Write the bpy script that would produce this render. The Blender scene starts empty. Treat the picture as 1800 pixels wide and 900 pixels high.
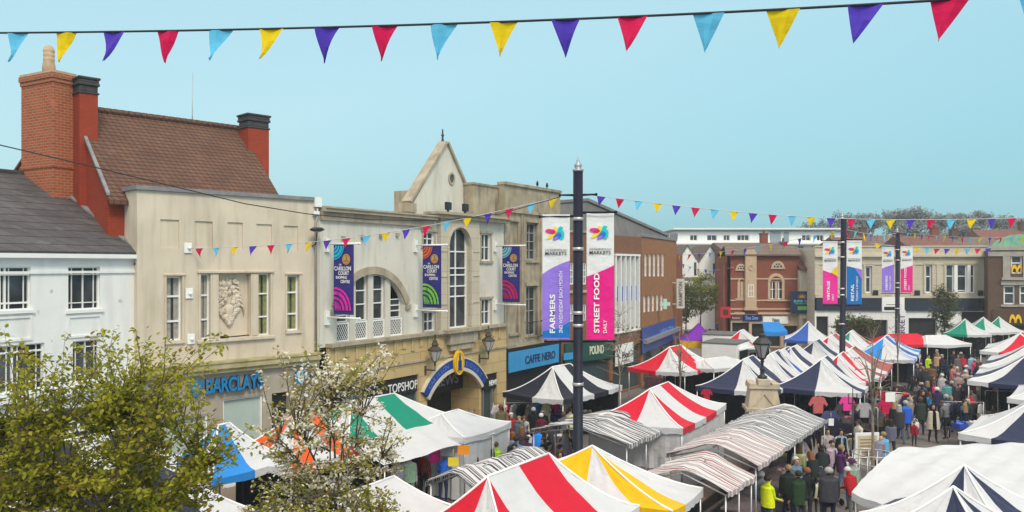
import bpy, math, random
from mathutils import Vector, Matrix
R = math.radians
rnd = random.Random(7)
SC = bpy.context.scene
COL = SC.collection
F, H, HY = 1400.0, 7.8, 465.0      # focal length in photo pixels, camera height, horizon row

# ---------------------------------------------------------------- measuring
def at_y(px, py, Y):
    return Vector(((px - 900) / F * Y, Y, H - (py - HY) / F * Y))
def at_z(px, py, z):
    Y = (H - z) * F / (py - HY)
    return Vector(((px - 900) / F * Y, Y, z))
U = Vector((math.sin(R(33)), math.cos(R(33)), 0))

class Wall:
    """plan line A->B of a facade; local x runs along it, local y goes into the building"""
    def __init__(s, A, B):
        s.A = Vector((A[0], A[1], 0)); s.B = Vector((B[0], B[1], 0))
        d = s.B - s.A; s.L = d.length; s.u = d / s.L
        s.rot = math.atan2(s.u.y, s.u.x)
    def s(s, px, off=0):
        k = (px - 900) / F
        n = Vector((-s.u.y, s.u.x, 0)); a = s.A + n * off
        return (k * a.y - a.x) / (s.u.x - k * s.u.y)
    def Y(s, px, off=0):
        n = Vector((-s.u.y, s.u.x, 0))
        return (s.A + n * off + s.u * s.s(px, off)).y
    def z(s, px, py, off=0):
        return H - (py - HY) / F * s.Y(px, off)
    def hole(s, px0, px1, yt, yb, off=0):
        m = (px0 + px1) / 2
        return (s.s(px0, off), s.s(px1, off), s.z(m, yb, off), s.z(m, yt, off))
    def world(s, x, y, z):
        n = Vector((-s.u.y, s.u.x, 0))
        p = s.A + s.u * x + n * y
        return Vector((p.x, p.y, z))

# ---------------------------------------------------------------- materials
def nd(nt, t, **kw):
    n = nt.nodes.new(t)
    for k, v in kw.items(): setattr(n, k, v)
    return n
def base(name, rough=.8, spec=.3, metal=0):
    m = bpy.data.materials.new(name); m.use_nodes = True
    b = m.node_tree.nodes['Principled BSDF']
    b.inputs['Roughness'].default_value = rough
    b.inputs['Specular IOR Level'].default_value = spec
    b.inputs['Metallic'].default_value = metal
    return m, m.node_tree, b
def math_(nt, op, a, b=None, clamp=False):
    n = nd(nt, 'ShaderNodeMath', operation=op, use_clamp=clamp)
    for i, v in enumerate((a, b)):
        if v is None: continue
        if isinstance(v, (int, float)): n.inputs[i].default_value = v
        else: nt.links.new(v, n.inputs[i])
    return n.outputs[0]
def noise(nt, vec, scale, detail=4, sc=None):
    if sc:
        mp = nd(nt, 'ShaderNodeMapping'); mp.inputs['Scale'].default_value = sc
        nt.links.new(vec, mp.inputs['Vector']); vec = mp.outputs[0]
    n = nd(nt, 'ShaderNodeTexNoise'); n.inputs['Scale'].default_value = scale
    n.inputs['Detail'].default_value = detail
    nt.links.new(vec, n.inputs['Vector']); return n.outputs['Fac']
def ramp(nt, fac, p0, p1, c0=(0, 0, 0, 1), c1=(1, 1, 1, 1)):
    n = nd(nt, 'ShaderNodeValToRGB'); e = n.color_ramp.elements
    e[0].position, e[1].position = p0, p1
    e[0].color, e[1].color = c0, c1
    nt.links.new(fac, n.inputs[0]); return n.outputs[0]
def mixc(nt, fac, a, b, mode='MIX'):
    n = nd(nt, 'ShaderNodeMix', data_type='RGBA', blend_type=mode)
    for i, v in ((0, fac), (6, a), (7, b)):
        if isinstance(v, (int, float)): n.inputs[i].default_value = v
        elif isinstance(v, tuple): n.inputs[i].default_value = (v + (1,))[:4]
        else: nt.links.new(v, n.inputs[i])
    return n.outputs[2]
def bump(nt, b, h, strength=.3, dist=.02):
    n = nd(nt, 'ShaderNodeBump'); n.inputs['Strength'].default_value = strength
    n.inputs['Distance'].default_value = dist
    nt.links.new(h, n.inputs['Height']); nt.links.new(n.outputs[0], b.inputs['Normal'])
def M(name, col, rough=.8, var=.1, scale=2.5, spec=.3, metal=0, stain=0, stain_col=None, bmp=0, bscale=25, peel=0, peel_col=(.3, .26, .2)):
    """plain stuff with mottling, and optional rain streaks (stain)"""
    m, nt, b = base(name, rough, spec, metal)
    tc = nd(nt, 'ShaderNodeTexCoord').outputs['Object']
    n = noise(nt, tc, scale, 6)
    lo = tuple(c * (1 - var) for c in col); hi = tuple(min(1, c * (1 + var)) for c in col)
    c = mixc(nt, ramp(nt, n, .3, .7), lo, hi)
    if stain:
        s = noise(nt, tc, 1.6, 6, (1.6, 1.6, .25)); s = ramp(nt, s, .5, .72)
        f = math_(nt, 'MULTIPLY', s, stain)
        c = mixc(nt, f, c, stain_col or tuple(x * .35 for x in col))
    if peel:
        q = ramp(nt, noise(nt, tc, 2.3, 9), .66, .675); c = mixc(nt, math_(nt, 'MULTIPLY', q, peel), c, peel_col)
    nt.links.new(c, b.inputs['Base Color'])
    if bmp: bump(nt, b, noise(nt, tc, bscale, 5), bmp, .01)
    return m
def brickmat(name, c1, c2, mortar, bw=.225, bh=.075, ms=.012, vary=.25, rough=.85, vertical=True, off=.5, stain=.3, bmp=.4):
    m, nt, b = base(name, rough, .2)
    tc = nd(nt, 'ShaderNodeTexCoord').outputs['Object']
    if vertical:
        sp = nd(nt, 'ShaderNodeSeparateXYZ'); nt.links.new(tc, sp.inputs[0])
        cb = nd(nt, 'ShaderNodeCombineXYZ')
        nt.links.new(math_(nt, 'ADD', sp.outputs[0], sp.outputs[1]), cb.inputs[0]); nt.links.new(sp.outputs[2], cb.inputs[1])
        v = cb.outputs[0]
    else: v = tc
    t = nd(nt, 'ShaderNodeTexBrick', offset=off); nt.links.new(v, t.inputs['Vector'])
    t.inputs['Scale'].default_value = 1
    t.inputs['Color1'].default_value = c1 + (1,); t.inputs['Color2'].default_value = c2 + (1,); t.inputs['Mortar'].default_value = mortar + (1,)
    t.inputs['Mortar Size'].default_value = ms; t.inputs['Brick Width'].default_value = bw; t.inputs['Row Height'].default_value = bh
    t.inputs['Mortar Smooth'].default_value = .2
    n = ramp(nt, noise(nt, tc, 1.1, 6), .35, .7)
    c = mixc(nt, math_(nt, 'MULTIPLY', n, vary), t.outputs['Color'], tuple(x * .4 for x in c1))
    if stain:
        s = ramp(nt, noise(nt, tc, 2.2, 7), .58, .7)
        c = mixc(nt, math_(nt, 'MULTIPLY', s, stain), c, tuple(min(1, x * 1.8 + .02) for x in c1))
    nt.links.new(c, b.inputs['Base Color'])
    bump(nt, b, math_(nt, 'SUBTRACT', 1.0, t.outputs['Fac']), bmp, .02)
    return m
def fabric(name, col, trans=.18, var=.028, rough=.75):
    m, nt, b = base(name, rough, .25)
    tc = nd(nt, 'ShaderNodeTexCoord').outputs['Object']
    n = noise(nt, tc, 1.7, 6)
    c = mixc(nt, ramp(nt, n, .35, .75), tuple(min(1, x * (1 + var)) for x in col), tuple(x * (1 - 2.2 * var) for x in col))
    nt.links.new(c, b.inputs['Base Color'])
    b.inputs['Sheen Weight'].default_value = .08; b.inputs['Sheen Roughness'].default_value = .4
    bump(nt, b, noise(nt, tc, 3.2, 3, (1, 1, 1.6)), .45, .07)
    if trans:
        tr = nd(nt, 'ShaderNodeBsdfTranslucent'); nt.links.new(c, tr.inputs['Color'])
        mx = nd(nt, 'ShaderNodeMixShader'); mx.inputs[0].default_value = trans
        out = nt.nodes['Material Output']
        nt.links.new(b.outputs[0], mx.inputs[1]); nt.links.new(tr.outputs[0], mx.inputs[2]); nt.links.new(mx.outputs[0], out.inputs['Surface'])
    return m
def stripes(name, cols, period, trans=.12):
    """printed stripes running across the canvas; cols = [(position, colour), ...]"""
    m, nt, b = base(name, .8, .2)
    tc = nd(nt, 'ShaderNodeTexCoord').outputs['Object']
    sp = nd(nt, 'ShaderNodeSeparateXYZ'); nt.links.new(tc, sp.inputs[0])
    w = math_(nt, 'MULTIPLY', noise(nt, tc, .9, 2), period * .45)
    x = math_(nt, 'DIVIDE', math_(nt, 'ADD', sp.outputs[0], w), period)
    x = math_(nt, 'FRACT', x)
    r = nd(nt, 'ShaderNodeValToRGB'); r.color_ramp.interpolation = 'CONSTANT'
    e = r.color_ramp.elements
    e[0].position = 0; e[0].color = cols[0][1] + (1,)
    e[1].position = cols[1][0]; e[1].color = cols[1][1] + (1,)
    for p, c in cols[2:]:
        k = e.new(p); k.color = c + (1,)
    nt.links.new(x, r.inputs[0]); c = r.outputs[0]
    nt.links.new(c, b.inputs['Base Color'])
    bump(nt, b, noise(nt, tc, 2.5, 3), .4, .06)
    tr = nd(nt, 'ShaderNodeBsdfTranslucent'); nt.links.new(c, tr.inputs['Color'])
    mx = nd(nt, 'ShaderNodeMixShader'); mx.inputs[0].default_value = trans
    nt.links.new(b.outputs[0], mx.inputs[1]); nt.links.new(tr.outputs[0], mx.inputs[2])
    nt.links.new(mx.outputs[0], nt.nodes['Material Output'].inputs['Surface'])
    return m
def srgb(r, g, b):
    f = lambda c: ((c / 255 + .055) / 1.055) ** 2.4 if c > 10 else c / 255 / 12.92
    return (f(r), f(g), f(b))

m_white_render = M('white_painted_render', (.78, .78, .76), .7, .05, 1.3, stain=.3, stain_col=(.45, .42, .36), bmp=.25, peel=.6, peel_col=(.42, .38, .32))
m_white_paint = M('white_paint', (.8, .8, .78), .45, .04)
m_cream_render = M('cream_render', (.62, .535, .42), .85, .08, .9, stain=.55, stain_col=(.36, .3, .21), bmp=.25)
m_grey_render = M('pale_grey_render', (.64, .61, .535), .85, .06, .9, stain=.5, stain_col=(.40, .37, .30), bmp=.25, peel=.2, peel_col=(.4, .37, .3))
m_sandstone = brickmat('yellow_sandstone', (.58, .42, .205), (.52, .38, .19), (.30, .21, .11), 1.1, .52, .012, .12, stain=.1, bmp=.15)
m_trim_stone = M('weathered_trim_stone', (.40, .34, .25), .9, .18, 2, stain=.6, stain_col=(.14, .12, .09), bmp=.3)
m_lichen_stone = M('lichen_stone_cornice', (.42, .36, .2), .9, .25, 2.5, stain=.7, stain_col=(.2, .18, .06), bmp=.3)
m_old_stone = M('weathered_limestone', (.36, .30, .21), .9, .25, 1.8, stain=.85, stain_col=(.09, .08, .065), bmp=.3)
m_slate = brickmat('grey_slate', (.085, .08, .085), (.12, .11, .11), (.035, .034, .036), .5, .22, .012, .5, .7, True, stain=.35)
m_tile = brickmat('brown_clay_tiles', (.15, .075, .05), (.185, .095, .06), (.075, .04, .03), .2, .13, .02, .45, .8, True, stain=.22, bmp=.8)
m_tile_grey = brickmat('dull_roof_tiles', (.16, .12, .1), (.2, .15, .12), (.09, .07, .06), .4, .3, .02, .3)
m_tile_red = brickmat('dull_red_roof_tiles', (.19, .085, .065), (.22, .10, .08), (.1, .05, .04), .4, .3, .02, .3)
m_brick = brickmat('orange_red_brick', (.42, .105, .04), (.33, .075, .032), (.36, .24, .16), .24, .09, .011, .15)
m_redpaint = brickmat('red_painted_brick', (.34, .055, .025), (.30, .048, .024), (.26, .042, .022), .225, .085, .008, .2, stain=.12)
m_brick_brown = brickmat('brown_brick', (.23, .10, .055), (.19, .085, .05), (.22, .13, .085), .225, .075, .01, .15, stain=.1)
m_brick_red = brickmat('red_brick', (.28, .075, .045), (.23, .065, .04), (.2, .09, .065), .225, .075, .01, .2, stain=.1)
m_brick_dark = brickmat('dark_brown_brick', (.14, .08, .055), (.11, .065, .045), (.12, .085, .065), .225, .075, .01, .2, stain=.1)
m_terra = M('buff_terracotta', (.5, .36, .24), .8, .1, 3)
m_cream_stone = brickmat('cream_stone', (.56, .50, .39), (.53, .47, .365), (.4, .35, .27), 1.0, .5, .012, .1, stain=.1, bmp=.1)
m_dark = M('dark_shop_interior', (.02, .02, .022), .6, .3)
m_glass, _nt, _b = base('window_glass', .06, .5); _b.inputs['Base Color'].default_value = (.03, .038, .048, 1); _b.inputs['IOR'].default_value = 1.45
tc_ = nd(_nt, 'ShaderNodeTexCoord').outputs['Object']; bump(_nt, _b, noise(_nt, tc_, .8, 2), .12, .08)
_c = mixc(_nt, ramp(_nt, noise(_nt, tc_, 1.1, 3), .4, .65), (.02, .024, .03), (.075, .085, .095)); _nt.links.new(_c, _b.inputs['Base Color'])
m_glass2, _nt, _b = base('shop_window_glass', .1, .45); _b.inputs['Base Color'].default_value = (.05, .07, .075, 1); _b.inputs['IOR'].default_value = 1.35
m_navy = M('navy_paint', (.018, .022, .045), .45, .1, spec=.4)
m_black = M('black_paint', (.015, .015, .018), .4, .15, spec=.4)
m_green_pipe = M('dark_green_paint', (.02, .045, .04), .5, .1)
m_lead = M('lead_flashing', (.22, .22, .23), .6, .2, 4)
m_concrete = M('dark_cap_stone', (.055, .052, .055), .85, .3, 5, bmp=.4)
m_grey_metal = M('grey_metal', (.35, .36, .37), .45, .1, metal=.5)
m_alu = M('aluminium_pole', (.5, .5, .5), .4, .08, metal=.7)
m_clay = M('clay_pot', (.48, .34, .22), .85, .15, 6)
m_curtain = M('net_curtain', (.34, .33, .29), .9, .2, 9)
m_curtain_g = M('green_curtain', (.24, .26, .1), .9, .25, 9)
m_blind = M('pale_green_blind', (.42, .5, .46), .6, .05)
m_wood = M('stall_wood', (.2, .14, .1), .8, .2, 6)
WHITE = (.655, .66, .67)
f_white = fabric('white_canvas', WHITE)
f_red = fabric('red_canvas', (.66, .010, .035))
f_rust = fabric('faded_red_canvas', (.42, .10, .09))
f_yellow = fabric('yellow_canvas', (.85, .50, .005))
f_navy = fabric('navy_canvas', (.026, .032, .075), .05)
f_blue = fabric('blue_canvas', (.03, .27, .72))
f_royal = fabric('royal_blue_canvas', (.035, .11, .42))
f_green = fabric('green_canvas', (.008, .27, .17))
f_orange = fabric('orange_canvas', (.85, .11, .01))
f_purple = fabric('purple_canvas', (.22, .03, .45))
f_blk = fabric('black_canvas', (.016, .017, .028), .05)
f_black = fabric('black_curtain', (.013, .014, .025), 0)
f_grey = fabric('grey_curtain', (.16, .15, .18), .1)
WS = (.62, .61, .60)
f_stripe_b = stripes('black_striped_canvas', [(0, WS), (.27, (.04, .04, .055)), (.45, WS), (.6, (.09, .09, .11)), (.76, WS), (.84, (.045, .045, .06)), (.93, WS)], .33)
f_stripe_r = stripes('red_striped_canvas', [(0, WS), (.35, (.22, .06, .07)), (.45, WS), (.62, (.34, .1, .11)), (.76, WS), (.86, (.12, .06, .07)), (.93, WS)], .3)
f_stripe_z = stripes('bold_striped_canvas', [(0, WS), (.45, (.05, .055, .05)), (.7, WS), (.95, (.05, .055, .05))], .3)

# ---------------------------------------------------------------- mesh helpers
class MB:
    def __init__(s): s.v = []; s.f = []; s.m = []; s.sm = []
    def poly(s, pts, mi=0, smooth=False):
        i = len(s.v); s.v += [tuple(p) for p in pts]; s.f.append(list(range(i, i + len(pts)))); s.m.append(mi); s.sm.append(smooth)
    def box(s, x0, x1, y0, y1, z0, z1, mi=0):
        if x0 > x1: x0, x1 = x1, x0
        if y0 > y1: y0, y1 = y1, y0
        if z0 > z1: z0, z1 = z1, z0
        i = len(s.v)
        s.v += [(x0, y0, z0), (x1, y0, z0), (x1, y1, z0), (x0, y1, z0), (x0, y0, z1), (x1, y0, z1), (x1, y1, z1), (x0, y1, z1)]
        for f in ((3, 2, 1, 0), (4, 5, 6, 7), (0, 1, 5, 4), (1, 2, 6, 5), (2, 3, 7, 6), (3, 0, 4, 7)):
            s.f.append([i + k for k in f]); s.m.append(mi); s.sm.append(False)
    def prism(s, pts, d, mi=0, axis=None):
        """extrude a polygon (3-D points) by vector d"""
        d = Vector(d); n = len(pts); i = len(s.v)
        s.v += [tuple(p) for p in pts] + [tuple(Vector(p) + d) for p in pts]
        s.f.append([i + k for k in range(n)]); s.f.append([i + n + k for k in reversed(range(n))])
        for k in range(n):
            a, b = k, (k + 1) % n
            s.f.append([i + b, i + a, i + n + a, i + n + b])
        s.m += [mi] * (n + 2); s.sm += [False] * (n + 2)
    def tube(s, pts, r, n=8, mi=0, cap=True, smooth=True):
        pts = [Vector(p) for p in pts]
        rs = r if isinstance(r, (list, tuple)) else [r] * len(pts)
        i = len(s.v)
        for k, p in enumerate(pts):
            d = (pts[min(k + 1, len(pts) - 1)] - pts[max(k - 1, 0)])
            if d.length < 1e-9: d = Vector((0, 0, 1))
            d.normalize()
            a = d.cross(Vector((0, 0, 1)) if abs(d.z) < .9 else Vector((1, 0, 0))).normalized(); b = d.cross(a)
            for j in range(n):
                t = 2 * math.pi * j / n
                s.v.append(tuple(p + (a * math.cos(t) + b * math.sin(t)) * rs[k]))
        for k in range(len(pts) - 1):
            for j in range(n):
                j2 = (j + 1) % n
                s.f.append([i + k * n + j, i + k * n + j2, i + (k + 1) * n + j2, i + (k + 1) * n + j]); s.m.append(mi); s.sm.append(smooth)
        if cap:
            s.f.append([i + j for j in reversed(range(n))]); s.m.append(mi); s.sm.append(False)
            e = i + (len(pts) - 1) * n
            s.f.append([e + j for j in range(n)]); s.m.append(mi); s.sm.append(False)
    def lathe(s, prof, c=(0, 0, 0), n=12, mi=0, sx=1, sy=1, smooth=True, rot=0):
        """prof: list of (radius, z)"""
        i = len(s.v)
        for r, z in prof:
            for j in range(n):
                t = 2 * math.pi * j / n + rot
                s.v.append((c[0] + r * math.cos(t) * sx, c[1] + r * math.sin(t) * sy, c[2] + z))
        for k in range(len(prof) - 1):
            for j in range(n):
                j2 = (j + 1) % n
                s.f.append([i + k * n + j, i + k * n + j2, i + (k + 1) * n + j2, i + (k + 1) * n + j]); s.m.append(mi); s.sm.append(smooth)
        for k, rev in ((0, True), (len(prof) - 1, False)):
            r = range(n)
            s.f.append([i + k * n + j for j in (reversed(r) if rev else r)]); s.m.append(mi); s.sm.append(False)
    def disc(s, cx, cz, rx, rz, y, n=20, mi=0, a0=0, a1=360, rot=0):
        pts = []
        full = a1 - a0 >= 360
        for k in range(n + (0 if full else 1)):
            t = R(a0 + (a1 - a0) * k / n)
            px, pz = rx * math.cos(t), rz * math.sin(t)
            pts.append((cx + px * math.cos(rot) - pz * math.sin(rot), y, cz + px * math.sin(rot) + pz * math.cos(rot)))
        s.poly(pts, mi)
    def arc(s, cx, cz, r0, r1, y, a0, a1, n=16, mi=0, d=0, sx=1.0):
        """flat ring sector in the local xz plane, optionally d thick towards +y"""
        for k in range(n):
            t0, t1 = R(a0 + (a1 - a0) * k / n), R(a0 + (a1 - a0) * (k + 1) / n)
            P = [(cx + r * math.cos(t) * sx, y, cz + r * math.sin(t)) for r, t in ((r0, t0), (r1, t0), (r1, t1), (r0, t1))]
            if d: s.prism(P, (0, d, 0), mi)
            else: s.poly(P, mi)
    def build(s, name, mats, parent=None, loc=None, rotz=0, bevel=0, kind=None):
        me = bpy.data.meshes.new(name)
        me.from_pydata(s.v, [], s.f)
        if not isinstance(mats, (list, tuple)): mats = [mats]
        for m in mats: me.materials.append(m)
        me.polygons.foreach_set('material_index', s.m)
        me.polygons.foreach_set('use_smooth', s.sm)
        me.update()
        o = bpy.data.objects.new(name, me); COL.objects.link(o)
        if parent: o.parent = parent
        if loc is not None: o.location = loc
        o.rotation_euler = (0, 0, rotz)
        if bevel:
            b = o.modifiers.new('bevel', 'BEVEL'); b.width = bevel; b.segments = 1; b.limit_method = 'ANGLE'
        if kind: o['kind'] = kind
        return o
def tag(o, label, cat, group=None):
    o['label'] = label; o['category'] = cat
    if group: o['group'] = group
    return o
def thing(name, label, cat, loc=(0, 0, 0), rotz=0, group=None):
    o = bpy.data.objects.new(name, None); COL.objects.link(o)
    o.empty_display_size = .2
    o.location = loc; o.rotation_euler = (0, 0, rotz)
    return tag(o, label, cat, group)
def text_mesh(s, bold=0, ext=0, spacing=1):
    cu = bpy.data.curves.new('lettering', 'FONT'); cu.body = s; cu.offset = bold; cu.extrude = ext; cu.resolution_u = 3
    cu.space_character = spacing
    o = bpy.data.objects.new('lettering', cu); COL.objects.link(o)
    dg = bpy.context.evaluated_depsgraph_get(); dg.update()
    me = bpy.data.meshes.new_from_object(o.evaluated_get(dg))
    bpy.data.objects.remove(o); bpy.data.curves.remove(cu)
    return me
def lettering(s, x0, x1, z0, z1, y, mat, parent, bold=0, depth=0, vertical=False, name='lettering', spacing=1):
    """letters fitted to the box x0..x1, z0..z1 in the parent's xz plane, facing -y; vertical reads bottom to top"""
    me = text_mesh(s, bold, .01, spacing)
    xs = [v.co.x for v in me.vertices]; ys = [v.co.y for v in me.vertices]
    a0, a1, b0, b1 = min(xs), max(xs), min(ys), max(ys)
    for v in me.vertices:
        tx = (v.co.x - a0) / (a1 - a0); ty = (v.co.y - b0) / (b1 - b0); tz = v.co.z
        yy = y - (max(depth, .004) if tz > 0 else 0)
        if vertical: v.co = (x1 - (x1 - x0) * ty, yy, z0 + (z1 - z0) * tx)
        else: v.co = (x0 + (x1 - x0) * tx, yy, z0 + (z1 - z0) * ty)
    me.materials.clear(); me.materials.append(mat); me.name = name
    o = bpy.data.objects.new(name, me); COL.objects.link(o); o.parent = parent
    return o

def facade(mb, s0, s1, z0, z1, holes, y=0, depth=.18, mi=0, mir=None):
    """front wall sheet with real openings and their reveals"""
    mir = mi if mir is None else mir
    xs = sorted({s0, s1} | {min(max(h[k], s0), s1) for h in holes for k in (0, 1)})
    zs = sorted({z0, z1} | {min(max(h[k], z0), z1) for h in holes for k in (2, 3)})
    for a, b in zip(xs, xs[1:]):
        for c, d in zip(zs, zs[1:]):
            if b - a < 1e-6 or d - c < 1e-6: continue
            mx, mz = (a + b) / 2, (c + d) / 2
            if any(h[0] < mx < h[1] and h[2] < mz < h[3] for h in holes): continue
            mb.poly([(a, y, c), (b, y, c), (b, y, d), (a, y, d)], mi)
    for h in holes:
        d = h[4] if len(h) > 4 else depth
        a, b, c, e = h[:4]
        mb.poly([(a, y, c), (a, y, e), (a, y + d, e), (a, y + d, c)], mir)
        mb.poly([(b, y, c), (b, y + d, c), (b, y + d, e), (b, y, e)], mir)
        mb.poly([(a, y, e), (b, y, e), (b, y + d, e), (a, y + d, e)], mir)
        mb.poly([(a, y, c), (a, y + d, c), (b, y + d, c), (b, y, c)], mir)
def shell(mb, s0, s1, z0, z1, y0, y1, mi=0, top=None):
    """sides, back and top of a building body; the front is left to facade()"""
    mb.poly([(s0, y0, z0), (s0, y0, z1), (s0, y1, z1), (s0, y1, z0)], mi)
    mb.poly([(s1, y0, z0), (s1, y1, z0), (s1, y1, z1), (s1, y0, z1)], mi)
    mb.poly([(s0, y1, z0), (s0, y1, z1), (s1, y1, z1), (s1, y1, z0)], mi)
    mb.poly([(s0, y0, z1), (s1, y0, z1), (s1, y1, z1), (s0, y1, z1)], mi if top is None else top)
def window(parent, h, y=0, depth=.18, nx=2, zs=(.5,), fw=.05, bar=.03, frame=m_white_paint, glass=m_glass, sill=None, curtain=None, name='window', edge=None):
    a, b, c, d = h[:4]; yf = y + depth - .07
    m = MB()
    m.box(a, a + fw, yf, yf + .06, c, d); m.box(b - fw, b, yf, yf + .06, c, d)
    m.box(a + fw, b - fw, yf, yf + .06, c, c + fw); m.box(a + fw, b - fw, yf, yf + .06, d - fw, d)
    for k in range(1, nx):
        x = a + fw + (b - a - 2 * fw) * k / nx; m.box(x - bar / 2, x + bar / 2, yf + .002, yf + .055, c + fw, d - fw)
    for t in zs:
        z = c + fw + (d - c - 2 * fw) * t; m.box(a + fw, b - fw, yf + .004, yf + .052, z - bar / 2, z + bar / 2)
    for x in (edge or ()):
        xx = a + fw + (b - a - 2 * fw) * x; m.box(xx - .009, xx + .009, yf + .012, yf + .05, c + fw, d - fw)
    w = m.build(name, frame, parent)
    g = MB(); g.box(a + .002, b - .002, yf + .064, yf + .075, c + .002, d - .002); g.build('pane', glass, w)
    if sill:
        q = MB(); q.box(a - .08, b + .08, y - .07, y + depth - .08, c - .09, c - .003); q.build('sill', sill, w)
    if curtain:
        q = MB(); n = 10
        for side in (0, 1):
            x0 = a + fw if side == 0 else b - fw - (b - a) * .3
            for k in range(n):
                xa = x0 + (b - a) * .3 * k / n; xb = x0 + (b - a) * .3 * (k + 1) / n
                q.box(xa, xb, yf + .0575 - .004 * (k % 2), yf + .0625, c + fw, d - fw)
        q.build('curtain', curtain, w)
    return w
# ================================================================ SETTING
m_paving = brickmat('block_paving', (.20, .17, .155), (.165, .145, .135), (.12, .105, .1), .42, .21, .012, .3, .9, False, stain=.25, bmp=.15)
g = MB()
for i in range(-13, 31):
    for j in range(-2, 25):
        x0, x1 = i * 10., i * 10. + 10; y0, y1 = j * 10., j * 10. + 10
        g.poly([(x0, y0, 0), (x1, y0, 0), (x1, y1, 0), (x0, y1, 0)])
g.build('ground', m_paving, kind='structure')
# pavement strip with a kerb in front of the left-hand shops
def building(name, label, w, cat='building', group=None):
    return thing(name, label, cat, w.A, w.rot, group)
def pipe(name, mat, parent, pts, r=.045):
    m = MB(); m.tube(pts, r, 8, 0)
    for p in pts[1:-1]: m.box(p[0] - .07, p[0] + .07, p[1] - .06, p[1] + .1, p[2] - .04, p[2] + .04)
    return m.build(name, mat, parent)

# ---------------------------------------------------------------- white painted shop, far left
u = Vector((.48, .877, 0)); P = Vector((-11.38, 24.3, 0))
W = Wall(P - u * 9, P)
b = building('shop_building', 'white painted shop with a grey slate roof and peeling paint behind the leafy tree', W)
L = W.L; zg = 8.0; zl = 4.3
hs = [W.hole(-34, 54, 469, 546), W.hole(120, 176, 469, 544), W.hole(-34, 78, 607, 690), W.hole(128, 176, 598, 671)]
m = MB(); facade(m, 0, L, 3.7, zg, hs, 0, .14); shell(m, 0, L, 0, zg, 0, 9.9)
fx = W.hole(-200, 252, 700, 760)
facade(m, 0, L, 0, 3.7, [(.3, L - .4, .35, 2.75)], 0, .3)
m.build('wall', m_white_render, b)
for i, h in enumerate(hs):
    big = i in (0, 2)
    window(b, h, 0, .14, 2, (.14, .84) if i < 2 else (.17, .86), .035, .05 if big else .025, sill=m_white_paint, edge=(.09, .41, .59, .91) if big else (.13, .87))
# moulded panels between the storeys, eaves board, band
m = MB()
for i in (0, 1):
    a, c, z1, z0 = hs[i][0], hs[i][1], hs[i][2] - .16, hs[i + 2][3] + .1
    for q in ((a - .03, a + .03, z0, z1), (c - .03, c + .03, z0, z1), (a + .03, c - .03, z1 - .06, z1), (a + .03, c - .03, z0, z0 + .06)): m.box(q[0], q[1], -.035, -.002, q[2], q[3])
m.box(0, L - .02, -.05, -.002, zg - .45, zg - .38)
m.build('panel_moulding', m_white_render, b)
m = MB(); m.box(0, L, -.16, -.002, zl - .14, zl); m.box(0, L, -.1, -.004, zl - .24, zl - .143); m.build('string_course', m_white_render, b)
m = MB(); m.box(0, L, -.22, -.004, 2.78, 3.68); m.box(0, L, -.3, -.004, 3.69, 3.76); m.build('fascia', m_navy, b)
m = MB(); m.box(.3, L - .4, .24, .28, .35, 2.75); m.build('shop_window', m_glass2, b)
m = MB()
m.box(-.3, L + .12, -.2, -.06, zg - .02, zg + .1); m.box(-.3, L + .1, -.06, .2, zg - .06, zg + .02)
m.build('gutter', m_white_paint, b)
m = MB(); d, zr = 4.95, 10.72
m.prism([(0, -.14, zg + .09), (0, -.14, zg + .17), (0, d, zr + .06), (0, 2 * d + .1, zg + .17), (0, 2 * d + .1, zg + .09), (0, d, zr - .04)], (L + .06, 0, 0))
m.box(0, L, d - .09, d + .09, zr + .03, zr + .14)
roof = m.build('roof', m_slate, b)
m = MB(); m.poly([(L - .02, 0, zg), (L - .02, d, zr - .05), (L - .02, 2 * d, zg)]); m.build('gable_wall', m_redpaint, b)
m = MB()
for k in range(22):
    t0, t1 = k / 22, (k + 1) / 22
    r0 = rnd.uniform(-.03, .03)
    m.prism([(L - .1 + r0, d * t0 - .1, zg + .165 + (zr - zg - .1) * t0), (L + .12, d * t0 - .1, zg + .165 + (zr - zg - .1) * t0), (L + .12, d * t1 - .1, zg + .165 + (zr - zg - .1) * t1), (L - .1 + r0, d * t1 - .1, zg + .165 + (zr - zg - .1) * t1)], (0, 0, .06))
m.build('verge_mortar', m_lead, roof)
pipe('downpipe', m_green_pipe, b, [(L - .12, -.1, zg), (L - .12, -.12, zg - .18), (L - .04, -.07, zg - .45), (L - .04, -.07, 6.2), (L - .04, -.07, 4.6), (L - .04, -.07, .1)], .05)
# shop sign in white script, partly hidden by the tree
sg = thing('shop_sign', 'navy shop fascia sign with rounded white letters behind the leafy tree', 'sign', W.world(L - 4.6, -.23, 2.8), W.rot)
x0 = W.s(110) - (L - 4.6); x1 = W.s(236) - (L - 4.6)
m = MB(); m.box(x0 - .3, x1 + .3, -.03, 0, .08, .8); m.build('board', m_navy, sg)
lettering('Superdrug', x0, x1, .2, .66, -.035, m_white_paint, sg, .012, .02)

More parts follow.
